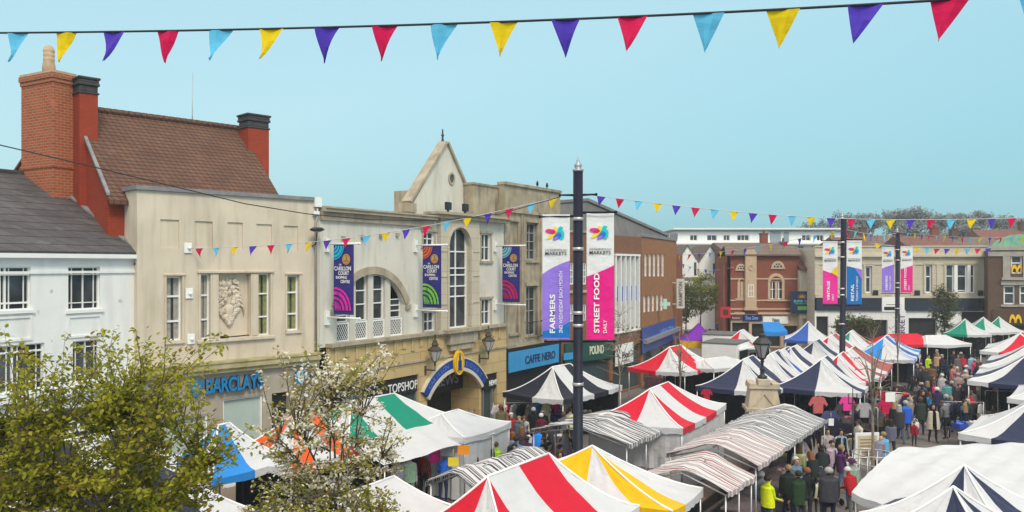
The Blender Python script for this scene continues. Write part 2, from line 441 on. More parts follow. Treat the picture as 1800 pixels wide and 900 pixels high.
# tall orange brick chimney on the slate roof
cw = Wall(P, P + u)
ch = thing('brick_chimney', 'tall orange brick chimney with a single clay pot on the slate roof', 'chimney', W.world(L - .28, 3.3, 0), W.rot)
m = MB(); m.box(-.38, .34, 0, 1.72, 9.6, 13.62); m.box(-.41, .37, -.03, 1.75, 13.622, 13.76); m.box(-.44, .4, -.06, 1.78, 13.762, 13.92)
m.box(-.41, .37, -.03, 1.75, 10.9, 11.0)
st = m.build('stack', m_brick, ch)
m = MB(); m.box(-.42, .38, -.04, 1.76, 13.922, 14.0); m.build('cap', m_clay, ch)
m = MB(); m.lathe([(.2, 14.0), (.19, 14.3), (.16, 14.42), (.17, 14.46), (.17, 14.52), (.15, 14.53), (.17, 14.6), (.17, 14.66), (.15, 14.67), (.17, 14.74), (.17, 14.8), (.15, 14.82), (.14, 14.88), (.08, 14.95)], (-.02, .8, 0), 14)
m.build('pot', m_clay, ch)

# ---------------------------------------------------------------- bank
BK = Wall((-11.3, 24.0), (-6.9, 28.5)); L = BK.L
zt = 10.06
# red brick house behind it
RW = Wall(BK.world(-.49, 1.0, 0), BK.world(5.42, 1.0, 0)); L2 = RW.L
rh = building('brick_house', 'house with a steep brown tiled roof and red painted gable behind the bank', RW, 'house')
prof = [(0, 10.06), (3.1, 13.02), (8.6, 12.05), (10.8, 11.3)]
m = MB()
pts = [(0, .05, 0)] + [(0, y, z - .12) for y, z in prof] + [(0, 10.8, 0)]
m.prism(pts, (L2 - .1, 0, 0)); m.build('gable_wall', m_redpaint, rh)
m = MB()
out = [(-.06, y, z) for y, z in [(-.35, 9.73)] + prof + [(11.0, 11.2)]]
inn = [(-.06, y, z - .11) for _, y, z in reversed(out)]
m.prism(out + inn, (L2 + .06, 0, 0)); rf = m.build('roof', m_tile, rh)
m = MB()
k = 0
while k * .24 < L2:
    m.lathe([(.11, 0), (.13, .05), (.125, .23), (.11, .24)], (0, 0, 0), 8); q = len(m.v) - 32
    for i in range(q, len(m.v)):
        x, y, z = m.v[i]; m.v[i] = (k * .24 + z, 3.1 + x, 13.03 + y)
    k += 1
m.build('ridge_tiles', m_tile, rf)
m = MB(); m.prism([(-.1, -.2, 9.98), (-.1, 3.02, 13.06), (-.1, 3.02, 12.98), (-.1, -.2, 9.9)], (.1, 0, 0)); m.build('flashing', m_lead, rf)
def stone_chimney(x, y, zb, ztop, sx, sy, label):
    c = thing('painted_chimney', label, 'chimney', RW.world(x, y, 0), RW.rot)
    m = MB(); m.box(-sx / 2, sx / 2, -sy / 2, sy / 2, zb, ztop - .55); m.build('stack', m_redpaint, c)
    m = MB(); z = ztop - .55
    for g_, h in ((.04, .07), (.0, .2), (.05, .1), (.03, .1), (.07, .08)):
        m.box(-sx / 2 - g_, sx / 2 + g_, -sy / 2 - g_, sy / 2 + g_, z, z + h - .002); z += h
    m.build('cap', m_concrete, c, bevel=.02)
stone_chimney(.05, 2.2, 9.5, 13.85, .55, .72, 'red painted chimney with a dark stone cap beside the tall brick chimney')
stone_chimney(L2 + .2, 2.5, 9.0, 13.5, .85, .75, 'red painted chimney with a dark stone cap at the right end of the tiled roof')
ae = thing('television_aerial', 'thin whip aerial with short cross bars on the tiled ridge', 'aerial', RW.world(RW.s(338, 3.1), 3.1, 13.0), RW.rot)
m = MB(); m.tube([(0, 0, 0), (0, 0, .35), (0.02, 0, 1.9)], [.02, .014, .006], 6); m.tube([(-.35, 0, .15), (.4, 0, .1)], .012, 6)
for t in (-.3, -.1, .2, .35): m.tube([(t, -.15, .13), (t, .15, .13)], .008, 5)
m.build('mast', m_grey_metal, ae)
ho = Wall((-20.2, 33.0), (-18.0, 36)); o = building('terraced_house', 'distant house with a red ridge at the far left edge', ho, 'house')
m = MB(); m.prism([(-3, 0, 0), (-3, 0, 10.2), (-3, 2.2, 11.35), (-3, 5, 9.8), (-3, 5, 0)], (5.2, 0, 0)); m.build('wall', m_redpaint, o)
m = MB(); m.prism([(-3.1, -.2, 10.2), (-3.1, 2.2, 11.5), (-3.1, 5.2, 9.8), (-3.1, 5.2, 9.7), (-3.1, 2.2, 11.38), (-3.1, -.2, 10.08)], (5.4, 0, 0)); m.build('roof', m_tile_red, o)

b = building('bank_building', 'cream rendered bank with a carved relief niche and blue lettering', BK)
zc = 4.5
nich = BK.hole(353, 475, 481, 593)
wl = BK.hole(293, 320, 486, 599); wr = BK.hole(505, 526, 484, 581)
blank = [BK.hole(a, c, y0, y1) + (.05,) for a, c, y0, y1 in ((282, 315, 386, 436), (343, 374, 389, 437), (400, 427, 391, 438), (451, 478, 394, 439), (499, 524, 397, 440))]
m = MB()
facade(m, 0, L - .01, zc, zt, [wl + (.2,), wr + (.2,), nich + (.22,)] + blank, 0)
for h in blank: m.poly([(h[0], .05, h[2]), (h[1], .05, h[2]), (h[1], .05, h[3]), (h[0], .05, h[3])])
shell(m, 0, L - .01, 0, zt, 0, 2.9, 0)
m.build('wall', m_cream_render, b)
m = MB(); m.box(-.06, L - .01, -.09, .35, zt + .003, zt + .13); m.box(-.06, .3, .352, 2.9, zt + .003, zt + .13); m.build('coping', m_lead, b)
for h in (wl, wr):
    window(b, h, 0, .2, 1, (.29, .7), .05, .06, curtain=m_curtain if h is wl else m_curtain_g, sill=m_cream_render)
    m = MB(); hh = h
    m.box(h[0] - .1, h[1] + .1, -.06, -.003, h[3] + .02, h[3] + .1); m.box(h[0] - .07, h[0] - .004, -.035, -.003, h[2], h[3] + .018); m.box(h[1] + .004, h[1] + .07, -.035, -.003, h[2], h[3] + .018)
    m.build('surround', m_cream_render, b, bevel=.015)
# niche: pilasters, two windows, back panel with the carved crest
a, c, z0, z1 = nich
xl = BK.s(370) ; xr = BK.s(454); xn0 = BK.s(384); xn1 = BK.s(441)
m = MB(); m.box(xl, xn0, -.02, .2, z0, z1 - .002); m.box(xn1, xr, -.02, .2, z0, z1 - .002); m.box(xl + .06, xn0 - .05, -.045, -.022, z0 + .03, z1 - .05); m.box(xn1 + .05, xr - .06, -.045, -.022, z0 + .03, z1 - .05)
m.poly([(xn0, .215, z0), (xn1, .215, z0), (xn1, .215, z1), (xn0, .215, z1)])
m.build('pilasters', m_cream_render, b)
m = MB(); m.box(a - .12, c + .12, -.08, -.003, z1 + .02, z1 + .11); m.box(a - .08, a - .004, -.035, -.003, z0, z1 + .018); m.box(c + .004, c + .08, -.035, -.003, z0, z1 + .018); m.box(a - .14, c + .14, -.11, .02, z0 - .12, z0 - .003)
m.build('surround', m_cream_render, b, bevel=.015)
window(b, (a + .002, xl - .002, z0 + .002, z1 - .002), 0, .2, 1, (.29, .68), .045, .05, curtain=m_curtain)
window(b, (xr + .002, c - .002, z0 + .002, z1 - .002), 0, .2, 1, (.29, .68), .045, .05, curtain=m_curtain_g)
# carved relief
m = MB(); cx = (xn0 + xn1) / 2 - .12; hz = z1 - z0
rr = random.Random(3)
top_ = z0 + hz * .93
for k in range(230):      # rough carving: helm and mantling above, shield and leafwork below, tapering to a point
    t = rr.random() ** .8; zz_ = top_ - t * hz * .72
    wd = .27 + .13 * math.sin(t * 3.0) if t < .62 else .40 * (1 - t) / .38 + .04
    xx_ = cx + rr.uniform(-1, 1) * wd
    if .38 < t < .8 and abs(xx_ - cx) < .13: continue
    s0 = rr.uniform(.035, .085)
    m.lathe([(.012, -s0 * 1.5), (s0 * .8, -s0 * .5), (s0, .2 * s0), (.5 * s0, s0 * 1.1), (.01, s0 * 1.4)], (xx_, .2 - rr.uniform(0, .05), zz_), 7, sy=.9, smooth=rr.random() < .5)
m.lathe([(.02, -.36), (.12, -.2), (.17, .02), (.16, .16), (.08, .2)], (cx, .19, z0 + hz * .42), 10, sy=.55)
for sx_ in (-1, 1):
    for k in range(6):
        m.tube([(cx + sx_ * .12, .17, z0 + hz * (.86 - .05 * k)), (cx + sx_ * (.3 + .04 * k), .14, z0 + hz * (.84 - .075 * k)), (cx + sx_ * (.36 + .03 * k), .17, z0 + hz * (.72 - .08 * k))], [.03, .04, .012], 5)
m.build('carved_crest', m_cream_render, b)
m = MB(); m.tube([(xn0 + .1, -.06, z0 + .03), (xn1 - .1, -.06, z0 + .05)], .022, 6); m.box(xn0 + .05, xn0 + .3, -.1, -.02, z0 + .003, z0 + .08); m.build('floodlight', m_black, b)
# cornice above the shop front
m = MB(); m.box(-.02, L - .1, -.3, -.002, zc - .06, zc + .12); m.box(-.02, L - .1, -.2, -.002, zc - .2, zc - .062); m.box(-.02, L - .1, -.34, -.004, zc + .122, zc + .19)
m.build('cornice', m_lichen_stone, b)
sh = [BK.hole(392, 462, 698, 765), BK.hole(478, 508, 690, 790)]
sh = [(h[0], h[1], .5 if i == 0 else .02, h[3]) for i, h in enumerate(sh)] + [(.4, 2.2, .6, 3.0)]
m = MB(); facade(m, 0, L - .01, 0, zc - .2, sh, 0, .22); m.build('shop_front', M('beige_stone_panel', (.40, .345, .28), .6, .08, 1.2, stain=.2), b)
m = MB()
for h in (sh[0], sh[2]): m.box(h[0] + .002, h[1] - .002, .15, .18, h[2], h[3])
m.build('blind', m_blind, b)
m = MB()
for h in (sh[0], sh[2]):
    m.box(h[0], h[0] + .06, .06, .148, h[2], h[3]); m.box(h[1] - .06, h[1], .06, .148, h[2], h[3]); m.box(h[0] + .06, h[1] - .06, .06, .148, h[3] - .06, h[3]); m.box(h[0] + .06, h[1] - .06, .06, .148, h[2], h[2] + .06)
m.build('window_frame', m_white_paint, b)
m = MB(); h = sh[1]; m.box(h[0] + .002, h[1] - .002, .2, .24, h[2], h[3]); m.build('doorway', m_dark, b)
# wall plates for bunting
for px, py, lab in ((330, 436, 'small white bunting plate high on the bank wall, highest of three'), (332, 516, 'small white plate on the bank wall beside the relief, middle of three'), (335, 596, 'small white plate low on the bank wall, lowest of three')):
    o = thing('wall_plate', lab, 'wall plate', BK.world(BK.s(px), -.002, BK.z(px, py)), BK.rot, 'white plates on the bank wall')
    m = MB(); m.box(-.12, .12, -.05, 0, -.16, .16); pl = m.build('plate', m_white_paint, o, bevel=.01)
    m = MB(); m.lathe([(.06, 0), (.05, .05), (.02, .09)], (0, 0, 0), 10); m.v = [(x + .02, -.05 - z, y) for x, y, z in m.v]; m.build('eye_bolt', m_white_paint, o)
# bank sign
m_barc = M('blue_sign_face', (.012, .18, .40), .35, .04); m_barcd = M('deep_blue_return', (.008, .04, .13), .5, .05)
x0, x1 = BK.s(358), BK.s(457)
sg = thing('bank_sign', 'raised blue bank letters with a blue bird emblem on the cream fascia', 'sign', BK.world(x0, 0, 0), BK.rot)
zz0 = (BK.z(358, 693) + BK.z(457, 680)) / 2; zz1 = (BK.z(358, 666) + BK.z(457, 655)) / 2
lettering('BARCLAYS', .0, x1 - x0, zz0, zz1, -.17, m_barc, sg, .03, .03, spacing=.98)
lettering('BARCLAYS', .03, x1 - x0 + .05, zz0 - .01, zz1, -.01, m_barcd, sg, .035, .15, name='letter_returns', spacing=.98)
xe = BK.s(341) - x0; ze = (zz0 + zz1) / 2
def eagle(m, cx, cz, r, y):
    """spread wings, head turned, tail"""
    for sx_ in (-1, 1):
        P = [(cx + sx_ * .1 * r, y, cz + .25 * r), (cx + sx_ * .5 * r, y, cz + .75 * r), (cx + sx_ * .95 * r, y, cz + .85 * r), (cx + sx_ * .9 * r, y, cz + .3 * r), (cx + sx_ * .7 * r, y, cz - .1 * r), (cx + sx_ * .45 * r, y, cz - .45 * r), (cx + sx_ * .12 * r, y, cz - .35 * r)]
        m.prism(P if sx_ > 0 else P[::-1], (0, .06, 0))
    m.prism([(cx - .16 * r, y - .01, cz + .55 * r), (cx - .28 * r, y - .01, cz + .7 * r), (cx, y - .01, cz + .9 * r), (cx + .15 * r, y - .01, cz + .6 * r), (cx + .2 * r, y - .01, cz - .3 * r), (cx + .35 * r, y - .01, cz - .95 * r), (cx - .35 * r, y - .01, cz - .95 * r), (cx - .2 * r, y - .01, cz - .3 * r)][::-1], (0, .08, 0))
m = MB(); eagle(m, xe, ze, .3, -.13); m.build('eagle_emblem', m_barc, sg)
xd = BK.s(523); zd = BK.z(523, 661)
sg = thing('projecting_sign', 'round blue projecting bank sign with a pale bird emblem', 'sign', BK.world(xd, -.35, zd), BK.rot + R(-50))
m = MB(); m.lathe([(.28, -.06), (.31, -.04), (.31, .04), (.28, .06)], (0, 0, 0), 24); m.v = [(x, -z, y) for x, y, z in m.v]; m.tube([(0.3, 0, 0), (.5, .25, 0)], .03); m.build('disc', m_barcd, sg)
m = MB(); m.disc(0, 0, .27, .27, -.064, 24); m.build('face', m_barc, sg)
m = MB(); eagle(m, 0, 0, .2, -.075); m.build('emblem', M('pale_blue_emblem', (.35, .68, .85), .4), sg)
# downpipe + street lamp at the joint with the arcade
px = BK.s(556)
dp = thing('rainwater_pipe', 'grey rainwater pipe with a white hopper between the bank and the arcade', 'pipe', BK.world(px, -.07, 0), BK.rot)
m = MB(); m.tube([(0, 0, 10.0), (0, 0, 9.5), (-.06, 0, 9.3), (-.06, 0, 4.7)], .045); m.build('pipe', m_grey_metal, dp)
m = MB(); m.box(-.13, .13, -.08, .06, 9.85, 10.2); m.box(-.18, .05, -.07, .05, 9.55, 9.7); m.build('hopper', m_white_paint, dp)
lp = thing('wall_lamp', 'dark street lamp head on a short bracket at the bank corner', 'lamp', BK.world(BK.s(548), -.1, BK.z(548, 405)), BK.rot)
m = MB(); m.tube([(.02, .1, -.55), (.02, -.12, -.5), (.02, -.2, -.2), (.0, -.25, 0)], .025); m.build('bracket', m_black, lp)
m = MB(); m.lathe([(.03, -.06), (.13, -.02), (.15, .03), (.09, .09), (.02, .1)], (0, 0, 0), 12, sx=2.0); m.v = [(x + .15 * 0, y - .25, z + .03 * x) for x, y, z in m.v]; m.build('lamp_head', m_black, lp)
m = MB(); m.lathe([(.02, -.085), (.09, -.055), (.1, -.03)], (0, -.25, 0), 12, sx=1.9); m.build('lens', m_grey_metal, lp)

# ---------------------------------------------------------------- shopping arcade
CA = Wall((-6.9, 28.5), (-.4, 39.0)); L = CA.L
b = building('arcade_building', 'pale rendered shopping arcade with a pointed gable and sandstone ground floor', CA)
zs = CA.z(725, 592)           # top of the sandstone
zt = 9.72
bx0, bx1 = CA.s(768), CA.s(836)
zbt = CA.z(800, 386)          # body top under the bay cornice
aw = CA.hole(592, 711, 470, 580); aw = (aw[0], aw[1], zs + .12, CA.z(650, 482))
sw = [CA.hole(744, 763, 408, 431), CA.hole(745, 764, 548, 582), CA.hole(846, 862, 411, 458), CA.hole(846, 862, 526, 570)]
tall = CA.hole(789, 827, 400, 577, -.22)
m = MB()
facade(m, 0.01, bx0, zs, zt, [aw + (.28,)] + [h + (.14,) for h in sw[:2]], 0)
facade(m, bx1, L, zs, zbt, [h + (.14,) for h in sw[2:]], 0)
shell(m, 0.01, L, 0, zt - .01, 0, 8)
# arch spandrels closing the square hole down to a segmental arch
def spandrel(m, h, rise, y, d, n=14, mi=0, semi=False):
    a, c, z0, z1 = h[:4]; w = (c - a) / 2; cx = (a + c) / 2
    Rr = (w * w + rise * rise) / (2 * rise); cz = z1 - Rr
    zz = lambda x: cz + math.sqrt(max(Rr * Rr - (x - cx) ** 2, 0))
    for k in range(n):
        xa, xb = a + (c - a) * k / n, a + (c - a) * (k + 1) / n
        za, zb = zz(xa), zz(xb)
        if z1 - min(za, zb) < .002: continue
        m.prism([(xa, y, za), (xb, y, zb), (xb, y, z1), (xa, y, z1)], (0, d, 0), mi)
    return zz
zzf = spandrel(m, aw, 1.25, 0, .2)
m.build('wall', m_grey_render, b)
# hood mould over the arched window
def hood(m, h, rise, w, proj, y=0, ext=.12, n=18):
    a, c, z0, z1 = h[:4]; hw = (c - a) / 2; cx = (a + c) / 2
    Rr = (hw * hw + rise * rise) / (2 * rise); cz = z1 - Rr; t0 = math.acos(hw / Rr)
    m.arc(cx, cz, Rr + .01, Rr + w, y - proj, math.degrees(t0), 180 - math.degrees(t0), n, 0, proj)
m = MB(); hood(m, aw, 1.25, .3, .08); m.box(aw[1] + .02, aw[1] + .32, -.1, -.003, aw[3] - 1.45, aw[3] - 1.27); m.box(aw[0] - .32, aw[0] - .02, -.1, -.003, aw[3] - 1.45, aw[3] - 1.27)
m.build('hood_mould', m_trim_stone, b)
# the arched window: stone mullions, glazing, lattice panels
cols = [(592, 617), (627, 649), (658, 679), (688, 710)]
cs = [(CA.s(p), CA.s(q)) for p, q in cols]
m = MB()
for (a0, a1), (b0, b1) in zip(cs, cs[1:]): m.box(a1, b0, .05, .25, aw[2], zzf((a1 + b0) / 2) + .02)
m.build('mullion', m_grey_render, b)
zl_ = CA.z(650, 563)
for (a0, a1) in cs:
    zt_ = min(zzf(a0 + .02), zzf(a1 - .02)) + .12
    window(b, (a0, a1, zl_, zt_), .0, .26, 1, (.36, .68), .04, .045)
    m = MB(); m.box(a0, a1, .1, .14, aw[2], aw[2] + .06); m.box(a0, a1, .1, .14, zl_ - .07, zl_ - .01)
    m.box(a0, a0 + .05, .1, .14, aw[2] + .06, zl_ - .07); m.box(a1 - .05, a1, .1, .14, aw[2] + .06, zl_ - .07)
    hh = zl_ - aw[2] - .13; ww = a1 - a0 - .1; st = .105
    k = -int(hh / st) - 1
    while k * st < ww:
        for sgn in (0, 1):
            xa, xb, za, zb = k * st, k * st + hh * .62, 0, hh
            lo, hi = max(xa, 0), min(xb, ww)
            if hi > lo:
                t0, t1 = (lo - xa) / (xb - xa), (hi - xa) / (xb - xa)
                p0 = (lo, t0 * hh); p1 = (hi, t1 * hh)
                if sgn: p0, p1 = (ww - p0[0], p0[1]), (ww - p1[0], p1[1])
                m.tube([(a0 + .05 + p0[0], .12 + .005 * sgn, aw[2] + .06 + p0[1]), (a0 + .05 + p1[0], .12 + .005 * sgn, aw[2] + .06 + p1[1])], .012, 4, cap=False)
        k += 1
    m.build('lattice_panel', m_white_paint, b)
    m = MB(); m.box(a0, a1, .22, .26, aw[2], zl_); m.build('lattice_backing', m_dark, b)
for h in sw:
    window(b, h, 0, .14, 2, (.5,), .045, .04)
    m = MB(); m.box(h[0] - .16, h[1] + .16, -.08, -.003, h[3] + .02, h[3] + .12); m.box(h[0] - .16, h[1] + .16, -.08, -.003, h[2] - .14, h[2] - .02)
    m.box(h[0] - .1, h[0] - .01, -.03, -.003, h[2] - .018, h[3] + .018); m.box(h[1] + .01, h[1] + .1, -.03, -.003, h[2] - .018, h[3] + .018)
    m.build('window_surround', m_trim_stone, b)
# four blind slots under the parapet
for x, y in ((602, 410), (636, 409), (668, 407), (697, 405)):
    xx = CA.s(x); z = CA.z(x, y)
    m = MB(); m.box(xx - .22, xx + .22, -.012, -.002, z - .1, z + .72); bp = m.build('blind_panel', m_grey_render, b); q = MB(); q.box(xx - .25, xx + .25, -.05, -.013, z + .722, z + .76); q.build('panel_lintel', m_trim_stone, bp); q = MB(); q.box(xx - .07, xx + .07, -.1, -.013, z - .24, z - .11); q.build('panel_corbel', m_trim_stone, bp)

# bay with the tall window
m = MB(); facade(m, bx0, bx1, zs - .1, zbt, [tall], -.22, .3)
m.poly([(bx0, -.22, zs - .1), (bx0, -.22, zbt), (bx0, 0.01, zbt), (bx0, 0.01, zs - .1)]); m.poly([(bx1, -.22, zs - .1), (bx1, 0.01, zs - .1), (bx1, 0.01, zbt), (bx1, -.22, zbt)])
hw = (tall[1] - tall[0]) / 2
spandrel(m, tall, hw * .98, -.22, .22, 14)
m.build('bay', m_cream_stone, b)
window(b, tall, -.22, .3, 2, (.31, .415, .53, .60, .77), .07, .06)
m = MB(); hood(m, tall, hw * .98, .12, .06, -.22); m.box(tall[0] - .12, tall[0] - .01, -.28, -.223, tall[2], tall[3] - hw); m.box(tall[1] + .01, tall[1] + .12, -.28, -.223, tall[2], tall[3] - hw)
for z in (tall[2] + 1.1, tall[2] + 2.3, tall[2] + 3.4):
    m.box(bx0 - .02, tall[0] - .14, -.25, -.223, z, z + .06); m.box(tall[1] + .14, bx1 + .02, -.25, -.223, z, z + .06)
m.build('bay_surround', m_cream_stone, b)
# cornices
m = MB()
m.box(0.02, bx0 - .35, -.12, .35, zt - .32, zt - .02); m.box(0.02, bx0 - .3, -.3, .4, zt - .018, zt + .1)
m.build('parapet_cornice', M('brown_cornice', (.42, .34, .26), .85, .15, 1.5, stain=.5), b)
m = MB(); m.box(.02, bx0 - .28, -.36, .5, zt + .102, zt + .17)
zb = zbt
m.box(bx0 - .35, L - .02, -.38, .3, zb + .002, zb + .16); m.box(bx0 - .45, L + .05, -.5, .4, zb + .162, zb + .27)
m.build('cornice', m_trim_stone, b)
# pointed gable set behind the bay
off = .9
gx0, gx1 = CA.s(717, off), CA.s(841, off); ga = CA.s(787, off)
gz0 = CA.z(717, 352, off); gz1 = CA.z(787, 254, off)
ga = (gx0 + gx1) / 2 + .06
m = MB()
m.prism([(gx0, off, zt - .5), (gx1, off, zt - .5), (gx1, off, gz0 - .4), (gx1 - .25, off, gz0 - .2), (ga + .05, off, gz1), (ga - .05, off, gz1), (gx0 + .3, off, gz0 - .2), (gx0, off, gz0 - .35)], (0, .3, 0))
m.build('gable', m_grey_render, b)
gxa, gxb = gx0 + .12, gx1 - .12
m = MB()
for xa, za, xb, zb_ in ((gxa, gz0 - .1, ga, gz1 + .05), (gxb, gz0 - .35, ga, gz1 + .05)):
    d = Vector((xb - xa, 0, zb_ - za)).normalized(); nn = Vector((-d.z, 0, d.x)) if xa < xb else Vector((d.z, 0, -d.x))
    p0, p1 = Vector((xa, off - .12, za)), Vector((xb, off - .12, zb_))
    m.prism([p0, p1, p1 + nn * .12, p0 + nn * .12], (0, .5, 0))
m.box(gx0 - .3, gx0 + .42, off - .14, off + .45, gz0 - .5, gz0 - .12)
m.box(gx0 - .24, gx0 + .34, off - .1, off + .4, gz0 - 1.2, gz0 - .5)
m.box(gx1 - .3, gx1 + .12, off - .14, off + .45, gz0 - .56, gz0 - .38)
m.build('gable_coping', m_trim_stone, b)
m = MB(); m.tube([(ga, off + .2, gz1), (ga, off + .2, gz1 + .25), (ga, off + .2, gz1 + .7)], [.09, .05, .03], 8); m.lathe([(.02, -.08), (.08, 0), (.02, .08)], (ga, off + .2, gz1 + .42), 8); m.build('finial', m_concrete, b)
ox, oz = CA.s(793, off), CA.z(793, 314, off)
m = MB(); m.arc(ox, oz, .2, .29, off - .06, 0, 360, 24, 0, .055, sx=.85); fr = m.build('oval_window', m_trim_stone, b)
m = MB(); m.disc(ox, oz, .19, .21, off - .012, 20); m.build('pane', m_glass, fr)
for px, py in ((789, 363), (819, 366)):
    x, z = CA.s(px, .3), CA.z(px, py, .3)
    m = MB(); m.box(x - .17, x + .17, .25, .42, z - .15, z + .2); m.box(x - .05, x + .05, .3, .4, zbt + .1, z - .15); m.build('floodlight', m_black, b, bevel=.02)
# sandstone ground floor
ys = -.14
ent = (CA.s(751, ys), CA.s(842, ys), .02, CA.z(797, 648, ys))
news = CA.hole(846, 874, 657, 740, ys); news = (news[0], news[1], .02, news[3])
tops = (CA.s(592, ys), CA.s(736, ys), .35, CA.z(700, 664, ys))
m = MB(); facade(m, .35, L, 0, zs, [tops + (.3,), ent + (1.7,), news + (.3,)], ys)
m.poly([(L, ys, 0), (L, 0.01, 0), (L, 0.01, zs), (L, ys, zs)]); m.poly([(.35, ys, 0), (.35, ys, zs), (.35, .01, zs), (.35, .01, 0)])
rise = .9
zze = spandrel(m, ent, rise, ys + .002, .3, 16)
m.build('ground_floor', m_sandstone, b)
m = MB(); m.box(.3, bx0 + .1, -.34, .02, zs + .002, zs + .13); m.box(bx0 + .1, bx1 - .05, -.55, .02, zs + .002, zs + .16); m.box(bx1 - .05, L + .05, -.34, .02, zs + .002, zs + .13)
m.box(.35, L, ys - .06, ys - .003, zs - 1.05, zs - .97); m.box(bx0 + .45, bx1 - .4, ys - .26, ys - .003, zs - .5, zs - .004); m.box(bx0 + .62, bx1 - .6, ys - .18, ys - .003, zs - .78, zs - .5)
m.build('string_course', m_trim_stone, b)
m = MB(); x = .6; m.box(.36, L - .01, ys - .02, ys - .004, zs - .1, zs - .03)
while x < L - .3:
    if not (bx0 + .2 < x < bx1 - .1): m.box(x, x + .22, ys - .05, ys - .003, zs - .42 - .14 * (int(x / .55) % 2), zs - .02)
    x += .55
m.build('dentils', m_sandstone, b)
m = MB(); m.box(tops[0], tops[1], ys + .2, ys + .24, tops[2], tops[3]); m.build('shop_window', m_glass2, b); m = MB(); m.box(news[0], news[1], ys + .22, ys + .26, news[2], news[3]); m.build('shop_window', m_glass2, b)
m = MB(); m.box(ent[0], ent[1], ys + 1.6, ys + 1.66, ent[2], ent[3]); m.build('entrance', m_dark, b)
m = MB(); 
for i in range(4):
    for j in range(5):
        if (i * 7 + j * 3) % 5: m.box(ent[0] + .5 + i * .33, ent[0] + .8 + i * .33, ys + 1.57, ys + 1.598, .9 + j * .36, 1.2 + j * .36)
m.build('window_posters', M('poster_paper', (.09, .15, .18), .5, .5, 6), b)
m = MB(); m.box(news[0] + .02, news[1] - .02, ys + .1, ys + .215, 2.0, 2.08); m.box(news[0] + .3, news[0] + .36, ys + .1, ys + .215, .1, 2.0); m.box(news[1] - .3, news[1] - .24, ys + .1, ys + .215, .1, 2.0); m.build('door_frame', m_grey_metal, b)
m = MB(); x = tops[0] + .02
for x in (tops[0] + .9, tops[0] + 2.1, tops[1] - .06): m.box(x, x + .05, ys + .1, ys + .198, tops[2], tops[3] - .002)
m.build('window_frame', m_grey_metal, b)
def fascia_sign(w, name, label, px0, px1, yt, yb, board, txt, tcol, off, tx=(.1, .9), tz=(.2, .8), bold=.02, cat='sign', rotz=None):
    x0, x1 = w.s(px0, off), w.s(px1, off); mm = (px0 + px1) / 2
    z0, z1 = w.z(mm, yb, off), w.z(mm, yt, off)
    o = thing(name, label, cat, w.world(x0, off, z0), w.rot)
    m = MB(); m.box(0, x1 - x0, -.05, 0, 0, z1 - z0); m.build('board', board, o)
    if txt: lettering(txt, (x1 - x0) * tx[0], (x1 - x0) * tx[1], (z1 - z0) * tz[0], (z1 - z0) * tz[1], -.052, tcol, o, bold, .015)
    return o, x1 - x0, z1 - z0
m_wl = M('white_letters', (.8, .8, .8), .4)
fascia_sign(CA, 'shop_sign', 'dark shop sign with thin white capital letters in the arcade window', 640, 735, 668, 697, m_black, 'TOPSHOP', m_wl, ys + .14, (.40, .97), (.2, .75), .006)
fascia_sign(CA, 'shop_sign', 'small dark sign reading news above the kiosk door', 847, 873, 659, 683, m_black, 'NEWS', m_wl, ys + .1, (.42, .95), (.2, .6), .03)
o, w_, h_ = fascia_sign(CA, 'shop_sign', 'dark news shop sign seen inside the arched entrance', 757, 812, 650, 688, m_black, 'NEWS', M('dim_letters', (.25, .26, .28), .5), ys + .9, (.05, .85), (.3, .75), .02)
# blue arch sign with the yellow oval badge
m_cblue = M('deep_blue_sign', (.012, .05, .26), .4, .05); m_yel = M('yellow_sign', (.85, .52, .01), .4, .05)
cxe = (ent[0] + ent[1]) / 2; hwE = (ent[1] - ent[0]) / 2; Rr = (hwE ** 2 + rise ** 2) / (2 * rise); cze = ent[3] - Rr; t0 = math.degrees(math.acos(hwE / Rr))
sg = thing('arch_sign', 'curved blue sign with pale letters and a yellow oval badge over the arcade entrance', 'sign', CA.world(cxe, ys, 0), CA.rot)
m = MB(); m.arc(0, cze, Rr + .06, Rr + .44, -.14, t0 - 3, 183 - t0, 24, 0, .13); m.build('band', m_cblue, sg)
m = MB(); m.arc(0, cze, Rr - .1, Rr + .055, -.17, t0 - 4, 184 - t0, 24, 0, .16); m.build('inner_rim', M('pale_arch_rim', (.6, .55, .45), .6), sg); m = MB(); m.arc(0, cze, Rr + .445, Rr + .5, -.17, t0 - 3, 183 - t0, 24, 0, .16); m.build('outer_rim', bpy.data.materials['pale_arch_rim'], sg)
m_pale = M('pale_blue_letters', (.1, .2, .62), .4)
txt = 'CARILLON'; txt2 = 'COURT'
for word, a0, a1 in ((txt, 176 - t0, 103), (txt2, 77, t0 + 4)):
    for k, chh in enumerate(word):
        an = a0 + (a1 - a0) * (k + .5) / len(word)
        me = text_mesh(chh, .015)
        bx = [v.co.x for v in me.vertices]; mx = (min(bx) + max(bx)) / 2
        for v in me.vertices:
            x, z = (v.co.x - mx) * .32, v.co.y * .28 + Rr + .15
            t = R(an - 90)
            v.co = (x * math.cos(t) - z * math.sin(t), -.15 - v.co.z, cze + x * math.sin(t) + z * math.cos(t))
        me.materials.clear(); me.materials.append(m_pale); q = bpy.data.objects.new('letter', me); COL.objects.link(q); q.parent = sg
zc_ = CA.z(802, 636, ys)
m = MB(); m.arc(0, zc_, .001, .54, -.3, 0, 360, 28, 0, .12, sx=.66); bd = m.build('badge', m_yel, sg)
m = MB(); m.arc(0, zc_, .4, .45, -.312, 0, 360, 28, 0, .012, sx=.66); m.build('badge_ring', M('orange_ring', (.6, .25, .01), .4), sg)
m = MB()
